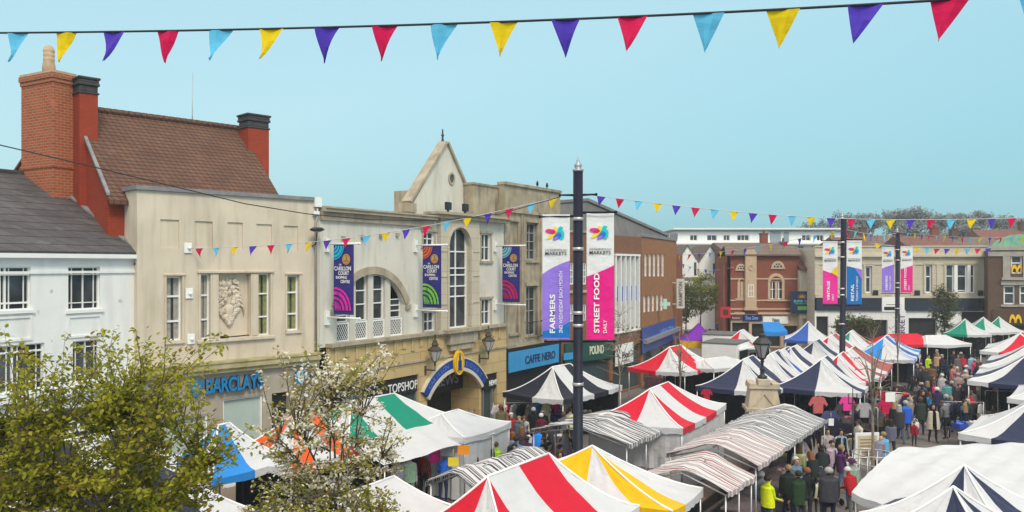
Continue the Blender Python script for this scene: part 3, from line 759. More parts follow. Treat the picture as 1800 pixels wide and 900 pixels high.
for x, h0, h1 in ((-.1, -.3, .1), (-.035, -.3, .27), (.035, -.3, .27), (.1, -.3, .1)): m.box(x - .022, x + .022, -.32, -.301, zc_ + h0, zc_ + h1)
m.box(-.17, .17, -.32, -.301, zc_ - .34, zc_ - .3); m.prism([(-.07, -.32, zc_ + .27), (.07, -.32, zc_ + .27), (0, -.32, zc_ + .42)], (0, .018, 0)); m.build('tower_emblem', m_cblue, sg)
# wall lanterns
def lantern(px, py, label):
    x, z = CA.s(px, -.6), CA.z(px, py, -.6)
    o = thing('wall_lantern', label, 'lantern', CA.world(x, -.65, z), CA.rot)
    m = MB(); m.lathe([(.02, -.42), (.05, -.4), (.04, -.3), (.09, -.26), (.1, -.23)], n=10); m.lathe([(.3, .2), (.31, .24), (.17, .36), (.13, .38), (.13, .44), (.16, .46), (.09, .56), (.1, .6), (.03, .68), (.02, .78), (.05, .84), (.01, .92)], n=6, smooth=False)
    for k in range(6):
        t = 2 * math.pi * k / 6; m.tube([(.1 * math.cos(t), .1 * math.sin(t), -.24), (.29 * math.cos(t), .29 * math.sin(t), .22)], .012, 4)
    m.build('lamp_frame', M('bronze_iron', (.07, .055, .04), .5, .2), o)
    m = MB(); m.lathe([(.09, -.23), (.28, .2)], n=6, smooth=False); m.build('lamp_glass', M('lantern_glass', (.5, .5, .46), .2, .1, spec=.5), o)
    m = MB(); m.tube([(0, 0, -.4), (0, 0, -.62), (-.0, .62, -.62)], .03); m.lathe([(.09, -.02), (.05, .02)], (0, .5, -.62), 8); m.box(-.06, .06, .49, .53, -.85, -.45); m.build('bracket', bpy.data.materials['bronze_iron'], o)
lantern(763, 625, 'old fashioned wall lantern on the sandstone left of the blue arch')
lantern(857, 607, 'old fashioned wall lantern on the sandstone right of the blue arch')

# ---------------------------------------------------------------- stained limestone building with coffee shop
CN = Wall((-.38, 39.05), (2.67, 44.0)); L = CN.L
b = building('stone_building', 'stained limestone building with tall dark windows above a blue coffee shop', CN)
zt = CN.z(930, 331); zf = CN.z(935, 603)
hs = [CN.hole(926, 945, 392, 457), CN.hole(925, 945, 503, 590), CN.hole(896, 911, 390, 452), CN.hole(896, 911, 512, 585), CN.hole(958, 976, 392, 455), CN.hole(958, 976, 500, 580)]
m = MB(); facade(m, .02, L, zf, zt, [h + ((.25,) if i not in (2, 3) else (.08,)) for i, h in enumerate(hs)], 0)
for h in hs[2:4]: m.poly([(h[0], .08, h[2]), (h[1], .08, h[2]), (h[1], .08, h[3]), (h[0], .08, h[3])])
shell(m, .02, L, 0, zt, 0, 7); m.build('wall', m_old_stone, b)
m = MB(); m.box(-.02, L, -.1, .4, zt + .002, zt + .14); m.box(.03, L, -.12, -.002, zt - 1.35, zt - 1.2); m.box(.03, L, -.06, -.002, zf + .1, zf + .3); m.box(.03, L, -.2, -.002, zf - .05, zf + .098)
for h in hs: m.box(h[0] - .1, h[1] + .1, -.1, -.003, h[2] - .14, h[2] - .02); m.box(h[0] - .08, h[1] + .08, -.06, -.003, h[3] + .02, h[3] + .16)
for x in (CN.s(917), CN.s(951)): m.box(x - .12, x + .12, -.07, -.003, zf + .302, zt - 1.352)
m.build('coping', m_old_stone, b)
for i, h in enumerate(hs):
    if i in (2, 3): continue
    window(b, h, 0, .25, 2, (.25, .5, .75), .07, .035, frame=M('worn_window_paint', (.35, .34, .32), .6, .2))
m = MB(); h = hs[1]
for k in range(9): m.tube([(h[0] - .25 + k * (h[1] - h[0] + .5) / 8, -.3, h[2] - .05), (h[0] - .25 + k * (h[1] - h[0] + .5) / 8, -.3, h[2] + .75)], .012, 4)
for z in (-.05, .75): m.tube([(h[0] - .25, -.05, h[2] + z), (h[0] - .25, -.3, h[2] + z), (h[1] + .25, -.3, h[2] + z), (h[1] + .25, -.05, h[2] + z)], .018, 4)
m.build('balcony_railing', m_black, b)
m = MB(); facade(m, .02, L, 0, zf, [(.25, L - .25, .1, 2.9)], -.05, .5); m.build('shop_front', m_black, b)
m = MB(); m.box(.25, L - .25, .3, .35, .1, 2.9); m.build('shop_window', m_dark, b)
fascia_sign(CN, 'shop_sign', 'bright blue coffee shop fascia with dark blue lettering', 893, 981, 612, 646, M('sky_blue_sign', (.035, .27, .55), .4, .06), 'CAFFE NERO', M('dark_blue_letters', (.01, .03, .1), .4), -.13, (.3, .92), (.25, .68), .03)
m = MB(); m.box(-2.2, -.05, .35, 3.5, 9.0, CN.z(880, 341, 2)); m.box(-2.25, -.03, .3, 3.55, CN.z(880, 341, 2) + .002, CN.z(880, 341, 2) + .1)
m.build('chimney_block', m_old_stone, b)
for px, py, lab in ((946, 330, 'dark pigeon facing left on the limestone parapet'), (963, 331, 'dark pigeon further right on the limestone parapet')):
    x = CN.s(px); o = thing('pigeon', lab, 'bird', CN.world(x, 0.05, zt + .14), CN.rot + R(30), 'pigeons on the parapet')
    m = MB()
    m.tube([(.3, 0, .08), (.16, 0, .12), (.06, 0, .15), (-.05, 0, .17), (-.12, 0, .22), (-.15, 0, .28), (-.19, 0, .285), (-.23, 0, .275)], [.01, .035, .07, .075, .05, .04, .03, .006], 8)
    for s_ in (-.03, .03): m.tube([(0, s_, .1), (0, s_, 0)], .012, 5)
    m.build('body', M('pigeon_feathers', (.05, .05, .06), .7, .3, 12), o)

# ---------------------------------------------------------------- flat fronted brick shops further along
Q0, Q1, Q2, Q3 = (2.67, 44.), (5.875, 47.), (8.3, 51.0), (12.7, 61.5)
S1 = Wall(Q0, Q1); L = S1.L
b = building('shop_building', 'dull brick shop with white paned windows behind the first banner pole', S1)
zt = 9.6
hs = [S1.hole(a, c, y0, y1) for a, c in ((1001, 1009), (1023, 1031)) for y0, y1 in ((462, 500), (535, 580))]
m = MB(); facade(m, 0, L, 4.6, zt, hs, 0, .12); shell(m, 0, L, 0, zt, 0, 7); facade(m, 0, L, 0, 4.6, [(.2, L - .2, .1, 2.7)], 0, .3); m.build('wall', m_brick_brown, b)
for h in hs: window(b, h, 0, .12, 2, (.33, .66), .06, .04)
m = MB(); m.box(0, L, -.1, -.002, 6.2, 6.35); m.box(0, L, -.08, .3, zt + .002, zt + .12); m.build('band', m_trim_stone, b)
m = MB(); m.box(.2, L - .2, .2, .24, .1, 2.7); m.build('shop_window', m_glass2, b)
fascia_sign(S1, 'shop_sign', 'dark green shop fascia with cream framed letters behind the first banner pole', 992, 1076, 600, 634, M('dark_green_sign', (.015, .07, .055), .5, .06), 'POUND', M('cream_letters', (.6, .62, .48), .5), -.06, (.5, .8), (.3, .75), .03)
fascia_sign(S1, 'window_sign', 'small bright blue sign below the green fascia', 990, 1010, 620, 632, bpy.data.materials['sky_blue_sign'], None, None, -.14)

S2 = Wall(Q1, Q2); L = S2.L
b = building('office_building', 'brick office block with tall white window fins and blue panels', S2)
zt = S2.z(1100, 415)
h = S2.hole(1081, 1122, 450, 580)
m = MB(); facade(m, 0, L, 3.9, zt, [h], 0, .25); shell(m, 0, L, 0, zt, 0, 7); facade(m, 0, L, 0, 3.9, [(.2, L - .2, .1, 2.8)], 0, .3); m.build('wall', m_brick_brown, b)
m = MB(); m.box(h[0], h[1], .2, .24, h[2], h[3]); m.build('pane', m_glass, b)
m = MB(); n = 5
for k in range(n + 1):
    x = h[0] + (h[1] - h[0]) * k / n; m.box(x - .06, x + .06, -.1, .19, h[2], h[3])
m.box(h[0] - .1, h[1] + .1, -.12, -.004, h[3] + .002, h[3] + .12); m.box(h[0] - .1, h[1] + .1, -.12, -.004, h[2] - .12, h[2] - .002); m.build('window_fins', m_white_paint, b)
zp = S2.z(1100, 516)
m = MB(); m.box(h[0] + .01, h[1] - .01, .1, .14, zp - .45, zp + .45); m.build('spandrel_panel', M('blue_panel', (.02, .09, .4), .4), b)
m = MB(); m.box(.2, L - .2, .2, .24, .1, 2.8); m.build('shop_window', m_glass2, b)
fascia_sign(S2, 'shop_sign', 'white shop fascia with small black letters below the white fins', 1081, 1112, 604, 640, m_white_paint, 'Food', m_black, -.06, (.35, .75), (.3, .6), .02)
S3 = Wall(Q2, Q3); L = S3.L
b = building('shop_building', 'orange brown brick shop with two rows of five white windows and blue fascia', S3)
zt = S3.z(1160, 420)
hs = [S3.hole(a, a + 5.2, 447, 486) for a in (1133, 1140.5, 1148, 1155.5, 1163)] + [S3.hole(a, a + 5.2, 520 - (a - 1131) * .05, 549 - (a - 1131) * .1) for a in (1131, 1138.5, 1146, 1153.5, 1161)]
m = MB(); facade(m, 0, L, 3.9, zt, hs, 0, .15); shell(m, 0, L, 0, zt, 0, 8); facade(m, 0, L, 0, 3.9, [(.4, L - .4, .1, 2.7)], 0, .3); m.build('wall', brickmat('orange_brown_brick', (.36, .16, .07), (.31, .135, .06), (.25, .13, .07), .225, .075, .01, .15), b)
for h in hs: window(b, h, 0, .15, 2, (.5,), .14, .1)
m = MB(); m.box(0, L, -.07, .3, zt + .002, zt + .2); m.box(L - .5, L, -.1, .4, zt + .202, zt + .6); m.build('coping', m_lead, b)
m = MB(); m.box(.4, L - .4, .2, .24, .1, 2.7); m.build('shop_window', m_glass2, b)
m = MB(); m.box(0, L, -.35, -.003, 2.72, 3.0); m.build('canopy', m_grey_metal, b)
fascia_sign(S3, 'shop_sign', 'long blue fascia sign on the orange brown brick shop', 1128, 1186, 568, 609, M('mid_blue_sign', (.025, .07, .28), .4, .1), 'HEALTH', M('faint_letters', (.12, .25, .6), .4), -.08, (.5, .9), (.35, .7), .02)
# big grey pitched roof rising behind those shops
p = [at_y(1033, 355, 55), at_y(1175, 417, 66), at_y(1035, 417, 54)]
rb = thing('hall_building', 'long grey roofed hall rising behind the brick shops', 'building', (p[0].x, p[0].y, 0))
q = [v - Vector((p[0].x, p[0].y, 0)) for v in p]
m = MB(); m.prism([q[0] + Vector((0, 0, 0)), q[1], Vector((q[1].x, q[1].y, 6)), Vector((q[2].x, q[2].y, 6)), q[2]], (-6, 5, 0)); m.build('wall', M('grey_cladding', (.16, .155, .15), .7, .15, .6, stain=.4), rb)
m = MB(); dd = Vector((-6.1, 5.2, 0))
a_, c_ = q[0] + Vector((.05, -.15, .05)), q[1] + Vector((.05, -.15, .05)); m.prism([a_, c_, c_ + Vector((0, 0, .2)), a_ + Vector((0, 0, .2))], dd)
m.build('roof', M('grey_roof_sheet', (.2, .2, .2), .6, .15, .8), rb)
for k in range(3):
    t0, t1 = .2 + .25 * k, .36 + .25 * k
    pa, pb = q[0].lerp(q[1], t0), q[0].lerp(q[1], t1)
    m = MB(); m.poly([pa + Vector((.02, -.03, -.5)), pb + Vector((.02, -.03, -.5)), pb + Vector((.02, -.03, -1.2)), pa + Vector((.02, -.03, -1.2))][::-1]); m.build('roof_window', m_glass2, rb)
# red brick end beyond them, with the tall cream projecting sign
S4 = Wall((12.75, 61.6), (14.45, 67.5)); L = S4.L
b = building('shop_building', 'narrow red brick shop end beyond the orange brown shop', S4)
m = MB(); zt = S4.z(1195, 447)
facade(m, 0, L, 0, zt, [(1, 2.2, 5, 6.5), (3.4, 4.6, 5, 6.5), (1, L - 1, .1, 2.6)], 0, .2); shell(m, 0, L, 0, zt, 0, 8); m.build('wall', m_brick_red, b)
for h in ((1, 2.2, 5, 6.5), (3.4, 4.6, 5, 6.5)): window(b, h, 0, .2, 2, (.5,), .08, .05)
m = MB(); m.box(1, L - 1, .15, .19, .1, 2.6); m.build('shop_window', m_dark, b)
pz = at_y(1189, 490, 60); pe = at_y(1203, 542, 60)
sg = thing('projecting_sign', 'tall cream projecting sign with vertical letters on the red brick shop', 'sign', (pz.x, pz.y, pe.z), 0)
m = MB(); m.box(0, pe.x - pz.x, -.08, .08, 0, pz.z - pe.z); m.box(-.3, 0, -.03, .03, .3, .36); m.box(-.3, 0, -.03, .03, 1.9, 1.96); m.build('board', M('cream_sign', (.55, .52, .45), .5, .05), sg)
lettering('BRAMPTON', .14, .44, .2, 2.0, -.085, M('grey_letters', (.1, .1, .1), .5), sg, .02, .01, vertical=True)
pc = at_y(1168, 534, 55)
sg = thing('cross_sign', 'green and white cross sign projecting from the brick shop', 'sign', (pc.x, pc.y - .2, pc.z), 0)
m = MB(); m.box(-.35, .35, -.06, .06, -.12, .12); m.box(-.12, .12, -.062, .062, -.35, .35); m.build('cross', M('pale_green_sign', (.45, .65, .55), .4), sg)
# ================================================================ FAR END OF THE SQUARE
def frontal(px0, px1, Y, sk=0.0):
    a = at_y(px0, HY, Y); c = at_y(px1, HY, Y + sk)
    return Wall((a.x, a.y), (c.x, c.y))
# --- red brick house with arched windows and a cream pilaster
FB = frontal(1284, 1405, 75); L = FB.L
b = building('brick_shop_building', 'red brick shop building with arched stone windows and a cream central panel', FB)
zt = FB.z(1340, 450); zf = FB.z(1340, 552)
arch1, arch2 = FB.hole(1298, 1309, 494, 524), FB.hole(1351, 1377, 494, 526)
lun1, lun2 = FB.hole(1295, 1310, 461, 473), FB.hole(1358, 1376, 459, 470)
m = MB(); facade(m, 0, L, zf, zt, [arch1, arch2], 0, .2)
shell(m, -.3, L, 0, zt, 0.02, 2.6); m.box(-.6, -.3, .3, 2, 0, zt - .6)
m.build('wall', m_brick_red, b)
m = MB()
px0, px1 = FB.s(1308.5), FB.s(1328)
m.box(px0, px1, -.35, -.003, FB.z(1318, 540), zt + .4); m.box(px0 - .1, px1 + .1, -.4, -.004, FB.z(1318, 545), FB.z(1318, 540) - .004); m.box(px0 + .15, px1 - .15, -.3, .2, zt + .404, zt + .62)
m.build('stone_panel', m_terra, b)
window(b, (px0 + .25, px1 - .25, FB.z(1318, 522), FB.z(1318, 500)), -.5, .2, 2, (.5,), .06, .04)
x, z = FB.s(1318), FB.z(1318, 470)
m = MB(); m.arc(x, z, .2, .28, -.42, 0, 360, 16, 0, .06, sx=.7); m.build('oval_ornament', m_terra, b)
m = MB()
for py in (490, 528, 543): m.box(0, px0 - .05, -.06, -.003, FB.z(1340, py) - .07, FB.z(1340, py) + .07); m.box(px1 + .05, L, -.06, -.003, FB.z(1340, py) - .07, FB.z(1340, py) + .07)
m.box(-.1, px0 - .05, -.3, -.004, zf - .02, zf + .16); m.box(px1 + .15, L + .05, -.3, -.004, zf - .02, zf + .16)
for h, l in ((arch1, lun1), (arch2, lun2)):
    cx = (h[0] + h[1]) / 2; w_ = (h[1] - h[0]) / 2
    m.arc(cx, h[3] - .05, w_ * .72, w_ * 1.12, -.1, 0, 180, 14, 0, .095); 
    for k in (-.95, 0, .95): m.box(cx + w_ * k - .12, cx + w_ * k + .12, -.08, -.003, h[2], h[3] - .06)
    m.box(h[0] - .3, h[1] + .3, -.12, -.003, h[2] - .18, h[2] - .02)
    cl = (l[0] + l[1]) / 2; wl_ = (l[1] - l[0]) / 2
    m.arc(cl, l[2], wl_ * .8, wl_ * 1.25, -.1, 0, 180, 14, 0, .095); m.box(cl - wl_ * 1.4, cl + wl_ * 1.4, -.12, -.003, l[2] - .15, l[2] - .01)
m.build('stone_dressings', m_terra, b)
for h in (arch1, arch2): window(b, h, 0, .2, 2 if h is arch1 else 4, (.55,), .09, .08)
for l in (lun1, lun2):
    m = MB(); cl = (l[0] + l[1]) / 2; wl_ = (l[1] - l[0]) / 2
    m.disc(cl, l[2], wl_ * .79, wl_ * .79, -.02, 12, 0, 0, 180); q = m.build('lunette_window', m_glass, b)
    m = MB(); m.arc(cl, l[2], wl_ * .35, wl_ * .42, -.05, 0, 180, 8, 0, .02)
    for an in (45, 90, 135): m.tube([(cl + wl_ * .4 * math.cos(R(an)), -.04, l[2] + wl_ * .4 * math.sin(R(an))), (cl + wl_ * .78 * math.cos(R(an)), -.04, l[2] + wl_ * .78 * math.sin(R(an)))], .04, 4)
    m.build('frame', m_white_paint, q)
m = MB(); m.prism([(-.6, -.4, zt + .02), (-.2, 1.4, zt + .9), (L + .0, 1.4, zt + .9), (L + .1, -.4, zt + .02)], (0, .0, .12)); m.prism([(-.6, 2.9, zt), (-.2, 1.4, zt + .9), (L, 1.4, zt + .9), (L + .1, 2.9, zt)][::-1], (0, 0, .12)); m.build('roof', m_tile_grey, b)
m = MB(); facade(m, 0, L, 0, zf, [(.15, 1.75, .1, zf - .8), (2.0, 4.7, .1, zf - .9), (5.0, L - .15, .1, zf - 1.1)], -.05, .4); m.build('shop_front', m_terra, b)
m = MB(); m.box(.1, L - .1, .3, .35, .1, zf - .2); m.build('shop_window', m_dark, b)
fascia_sign(FB, 'shop_sign', 'maroon shop fascia at the left of the arched brick building', 1284, 1304, 555, 562, M('maroon_sign', (.14, .02, .03), .5), 'Rainbow', M('pale_pink_letters', (.6, .4, .4), .5), -.12, (.15, .85), (.25, .75), .02)
fascia_sign(FB, 'shop_sign', 'dark blue shoe shop fascia under the arched brick building', 1305, 1339, 553, 564, M('dark_blue_sign', (.012, .02, .11), .4), 'Shoe Zone', M('light_blue_letters', (.2, .35, .75), .4), -.12, (.15, .8), (.2, .8), .02)
fascia_sign(FB, 'shop_sign', 'white shop fascia with small black script at the right of the arched brick building', 1341, 1385, 556, 569, m_white_paint, 'Vision', m_black, -.12, (.35, .65), (.25, .75), .03)
p = at_y(1364, 583, 72)
o = thing('awning', 'bright blue shop awning below the white fascia', 'awning', (p.x, p.y, 0))
m = MB(); z = p.z; m.prism([(-1.05, 0, z - .15), (1.05, 0, z - .15), (1.05, .02, z + .05), (.8, 1.4, z + .75), (-.8, 1.4, z + .75), (-1.05, .02, z + .05)], (0, .02, .02)); m.box(-1.05, 1.05, -.01, .02, z - .4, z - .1); m.build('canopy', f_blue, o)
m = MB(); m.tube([(-1, .1, 0), (-1, .1, z)], .03, 6); m.tube([(1, .1, 0), (1, .1, z)], .03, 6); m.build('frame', m_alu, o)
p = at_y(1275, 549, 73)
sg = thing('projecting_sign', 'small red square projecting sign on the corner of the brick building', 'sign', (p.x, p.y, p.z))
m = MB(); m.box(-.45, .45, -.08, .08, -.5, .5); m.build('board', M('red_sign', (.5, .02, .03), .4), sg)
m = MB(); m.box(-.25, .25, -.085, -.081, -.25, .25); m.build('face', M('dark_red_face', (.1, .02, .02), .4), sg)
m = MB(); m.box(.45, .8, -.03, .03, -.03, .03); m.build('bracket', m_black, sg)
# --- tanning shop: low cream building with the dark sign board
FC = frontal(1405.5, 1431.5, 74.5); L = FC.L
b = building('tanning_shop_building', 'low cream rendered building with a red tiled roof and a dark sign board', FC)
zt = FC.z(1418, 475)
m = MB(); facade(m, 0, L, 0, zt, [(.3, L - .3, .1, FC.z(1418, 560))], 0, .4); shell(m, 0, L, 0, zt, 0, 8); m.box(.3, L - .3, .35, .4, .1, FC.z(1418, 560)); m.build('wall', m_cream_render, b)
m = MB(); m.prism([(0, -.3, zt), (L, -.3, zt), (L, 4, zt + 2.1), (0, 4, zt + 2.1)], (0, 0, .14)); m.prism([(0, 4, zt + 2.1), (L, 4, zt + 2.1), (L, 8, zt), (0, 8, zt)], (0, 0, .14)); m.build('roof', m_tile_red, b)
a, c = FC.s(1389), FC.s(1428); z0, z1 = FC.z(1408, 551), FC.z(1408, 512)
sg = thing('sign_board', 'large dark blue tanning sign with a sun emblem and turquoise letters', 'sign', FC.world(a, -.16, z0), FC.rot)
w_, h_ = c - a, z1 - z0
m = MB(); m.box(0, w_, -.05, .1, 0, h_); m.build('board', M('dark_teal_sign', (.012, .03, .09), .4), sg)
m_turq = M('turquoise_letters', (.15, .6, .65), .4)
lettering('SUPER TAN', .12 * w_, .9 * w_, .5 * h_, .62 * h_, -.055, m_turq, sg, .03, .01)
lettering('TANNING STUDIO', .18 * w_, .84 * w_, .42 * h_, .47 * h_, -.055, m_turq, sg, .01, .01)
m = MB(); m.disc(w_ * .5, h_ * .7, .28, .28, -.056, 14, 0, 0, 180)
for k in range(7):
    t = R(12 + k * 26); m.poly([(w_ * .5 + .33 * math.cos(t - .1), -.056, h_ * .7 + .33 * math.sin(t - .1)), (w_ * .5 + .33 * math.cos(t + .1), -.056, h_ * .7 + .33 * math.sin(t + .1)), (w_ * .5 + .5 * math.cos(t), -.056, h_ * .7 + .5 * math.sin(t))])
m.build('sun_emblem', M('amber_emblem', (.7, .35, .03), .4), sg)
m = MB(); m.box(.3 * w_, .7 * w_, -.06, -.051, .16 * h_, .33 * h_); m.build('green_panel', M('lime_panel', (.2, .5, .1), .4), sg)
# --- long cream stone building
FD = frontal(1432, 1736, 72, -1.0); L = FD.L
b = building('cream_building', 'long cream stone building with a dark shop fascia behind the far banner poles', FD)
zt = FD.z(1600, 434); zf0, zf1 = FD.z(1580, 546), FD.z(1580, 524)
hs = [FD.hole(1521, 1532, 468, 515), FD.hole(1626.5, 1638, 466, 515), FD.hole(1663, 1714, 465, 515), FD.hole(1462, 1472, 469, 516)]
m = MB(); facade(m, 0, L, zf1, zt, hs, 0, .2); shell(m, 0, L, 0, zt, 0, 12); m.build('wall', m_cream_stone, b)
for i, h in enumerate(hs):
    if i == 2:
        x1_, x2_ = FD.s(1677), FD.s(1700)
        m = MB(); m.box(x1_, x1_ + .28, -.05, .17, h[2], h[3]); m.box(x2_, x2_ + .28, -.05, .17, h[2], h[3]); m.build('mullion', m_white_paint, b)
        window(b, (h[0], x1_ - .002, h[2], h[3]), 0, .2, 1, (.6,), .1, .08); window(b, (x1_ + .282, x2_ - .002, h[2], h[3]), 0, .2, 1, (.05, .6), .1, .08); window(b, (x2_ + .282, h[1], h[2], h[3]), 0, .2, 1, (.6,), .1, .08)
    else: window(b, h, 0, .2, 1, (.6,), .12, .1)
m = MB()
for h in hs: m.box(h[0] - .18, h[0] - .01, -.08, -.003, h[2], h[3] + .2); m.box(h[1] + .01, h[1] + .18, -.08, -.003, h[2], h[3] + .2); m.box(h[0] - .008, h[1] + .008, -.08, -.003, h[3] + .02, h[3] + .2)
m.box(0, L, -.15, -.003, zt - .75, zt - .6); m.box(0, L, -.3, -.004, zt - .9, zt - .752); m.box(0, L, -.1, .4, zt + .002, zt + .12); m.box(0, L, -.08, -.003, zt - 1.6, zt - 1.5)
for px in (1436, 1500, 1560, 1604, 1650, 1732): m.box(FD.s(px) - .2, FD.s(px) + .2, -.06, -.005, zf1 + .25, zt - 1.62)
m.box(0, L, -.25, -.004, zf1 + .02, zf1 + .22)
m.build('cornice', m_cream_stone, b)
m = MB()
for px in (1538, 1611, 1722):
    m = MB(); x = FD.s(px); m.box(x - .2, x + .2, -.25, -.065, zf1 + .25, zf1 + .7); m.build('uplighter', m_black, b)
m = MB(); m.box(.1, L - .8, -.2, -.004, zf0, zf1); m.build('fascia', m_navy, b)
dk = (FD.s(1597), FD.s(1647), .1, FD.z(1620, 559)); w1 = (FD.s(1435), FD.s(1456), .8, FD.z(1445, 556)); w2 = (FD.s(1690), FD.s(1733), .1, FD.z(1710, 548)); w3 = (FD.s(1470), FD.s(1560), .8, FD.z(1510, 562))
m = MB(); facade(m, 0, L, 0, zf0, [dk, w1, w2, w3], -.02, .4); m.build('shop_front', m_white_render, b)
for h in (dk, w1, w2, w3): m = MB(); m.box(h[0], h[1], .3, .36, h[2], h[3]); m.build('shop_window', m_dark, b)
p = at_y(1570, 535, 68)
sg = thing('street_sign', 'small white hanging sign in front of the dark fascia', 'sign', (p.x, p.y, p.z))
m = MB(); m.box(-.95, .95, -.05, .05, -.62, .62); m.box(-.03, .03, -.03, .03, .62, 1.1); m.box(-.03, .03, 0, 2.6, 1.06, 1.12); m.build('board', m_white_paint, sg)
m = MB(); m.box(-.8, .8, -.06, -.051, -.5, -.2); m.box(-.6, .7, -.06, -.051, -.05, .0); m.build('print', m_black, sg)
# --- dark brick burger restaurant
FE = frontal(1737, 1830, 69, -1.5); L = FE.L
b = building('restaurant_building', 'dark brown brick restaurant with white windows and yellow arch emblems at the right edge', FE)
zt = FE.z(1770, 440)
hs = [FE.hole(1777, 1797, 449, 481), FE.hole(1764, 1784, 502, 535), FE.hole(1792, 1812, 502, 535)]
m = MB(); facade(m, 0, L, 3.3, zt, hs, 0, .2); shell(m, 0, L, 0, zt, 0, 10); facade(m, 0, L, 0, 3.3, [(.6, L - .5, .2, 2.6)], 0, .3); m.build('wall', m_brick_dark, b)
for h in hs: window(b, h, 0, .2, 1, (.6,), .12, .1)
m = MB(); h = hs[0]; m.box(h[0] - .6, h[0] - .05, -.1, -.003, h[2] - .3, h[3] + .2); m.box(h[1] + .05, h[1] + .6, -.1, -.003, h[2] - .3, h[3] + .2); m.box(h[0] - .7, h[1] + .7, -.25, -.004, h[2] - .55, h[2] - .302)
for h in hs[1:]: m.box(h[0] - .2, h[1] + .2, -.1, -.003, h[3] + .05, h[3] + .4); m.box(h[0] - .2, h[1] + .2, -.12, -.003, h[2] - .2, h[2] - .03)
m.box(0, L, -.2, .3, zt + .002, zt + .35); m.box(0, L, -.12, -.003, zt - .5, zt - .1); m.build('stone_dressings', M('grey_dressing', (.36, .33, .28), .8, .15), b)
m = MB(); m.box(.3, L, -.12, -.004, 2.72, 3.9); m.build('fascia', M('brown_fascia', (.09, .05, .03), .5), b)
m = MB(); m.box(.6, L - .5, .2, .26, .2, 2.6); m.build('shop_window', m_dark, b)
m_gold = M('golden_yellow', (.9, .5, .01), .4, .03)
def arches(px, py, size, off):
    x, z = FE.s(px, off), FE.z(px, py, off)
    o = thing('arch_emblem', 'yellow double arch emblem ' + ('on the brown fascia' if size > .82 else 'in the upper restaurant window'), 'emblem', FE.world(x, off, z), FE.rot, 'yellow arch emblems')
    m = MB()
    for s_ in (-1, 1): m.arc(s_ * .25 * size, -.5 * size, .16 * size, .29 * size, -.02, 0, 180, 16, 0, .05, sx=1.0); 
    m.v = [(x_, y_, -.5 * size + (z_ + .5 * size) * 3.0) for x_, y_, z_ in m.v]
    m.build('arches', m_gold, o)
arches(1788, 471, .8, .05); arches(1785, 559, .85, -.2)
o = thing('copper_dome', 'small green copper gable on the restaurant roof edge', 'roof ornament', FE.world(FE.s(1795), .3, zt + .36), FE.rot)
m = MB(); m.prism([(-2.0, 0, 0), (2.0, 0, 0), (1.6, 0, .5), (.6, 0, .95), (0, 0, 1.05), (-.6, 0, .95), (-1.6, 0, .5)], (0, 1.5, 0)); m.build('gable', M('copper_green', (.2, .42, .28), .6, .2), o)
# --- white gabled house and street behind, modern white flats, roofs
FG = frontal(1189, 1268, 96); L = FG.L
b = building('white_gabled_building', 'white building with twin pointed gables down the far street', FG)
zm = FG.z(1228, 488); ze = FG.z(1228, 462); zp = FG.z(1228, 433)
m = MB()
for k in (0, 1):
    a, c = L * k / 2 + .02, L * (k + 1) / 2 - .02
    m.prism([(a, 0, 0), (c, 0, 0), (c, 0, ze), ((a + c) / 2, 0, zp), (a, 0, ze)], (0, 9, 0))
m.build('wall', m_white_render, b)
m = MB()
for k in (0, 1):
    a, c = L * k / 2, L * (k + 1) / 2; mm = (a + c) / 2
    m.prism([(a, -.1, ze), (mm, -.1, zp), (mm, -.1, zp + .2), (a, -.1, ze + .2)], (0, 9.3, 0)); m.prism([(mm, -.1, zp), (c, -.1, ze), (c, -.1, ze + .2), (mm, -.1, zp + .2)], (0, 9.3, 0))
m.build('roof', m_tile_grey, b)
m = MB(); m.box(0, L, -.15, -.003, zm - .2, zm + .05); m.build('band', M('grey_band', (.2, .2, .2), .7), b)
for px, y0, y1 in ((1222, 461, 484), (1255, 463, 476)):
    h = FG.hole(px - 2, px + 2, y0, y1); q = MB(); q.box(h[0], h[1], -.05, -.003, h[2], h[3]); f_ = q.build('window', m_black, b); q = MB(); q.box(h[0] + .05, h[1] - .05, -.06, -.051, h[2] + .05, h[3] - .05); q.build('pane', m_glass, f_)
FF = frontal(1187, 1480, 128); L = FF.L
b = building('apartment_block', 'long modern white apartment block with a flat roof far behind the square', FF)
zt = FF.z(1340, 407); zk = FF.z(1340, 426)
hs = [FF.hole(a, c, 413, 423) for a, c in ((1213, 1226), (1243, 1260), (1272, 1283), (1296, 1317), (1336, 1347), (1410, 1425), (1436, 1448), (1458, 1468))] + [FF.hole(a, c, 432, 443) for a, c in ((1194, 1202), (1384, 1391), (1403, 1414), (1427, 1434), (1450, 1458))]
m = MB(); facade(m, 0, L, 0, zt, hs, 0, .3); shell(m, 0, L, 0, zt, 0, 12); m.build('wall', m_white_paint, b)
for h in hs: window(b, h, 0, .3, max(2, int((h[1] - h[0]) / .6)), (), .08, .09)
m = MB(); m.box(-.5, L + .3, -.8, 12.5, zt + .3, zt + .55); m.build('roof', m_white_paint, b)
m = MB(); m.box(-.2, L, -.35, 12.2, zt + .003, zt + .298); m.box(FF.s(1354), FF.s(1372), -.2, -.003, zk, zt - .1); m.box(FF.s(1378), FF.s(1386), -.2, -.003, zk, zt - .1); m.build('grey_cladding', M('blue_grey_cladding', (.24, .3, .33), .6), b)
m = MB(); m.box(0, L, -1.2, -.003, zk - .35, zk - .1); m.build('balcony', m_white_paint, b)
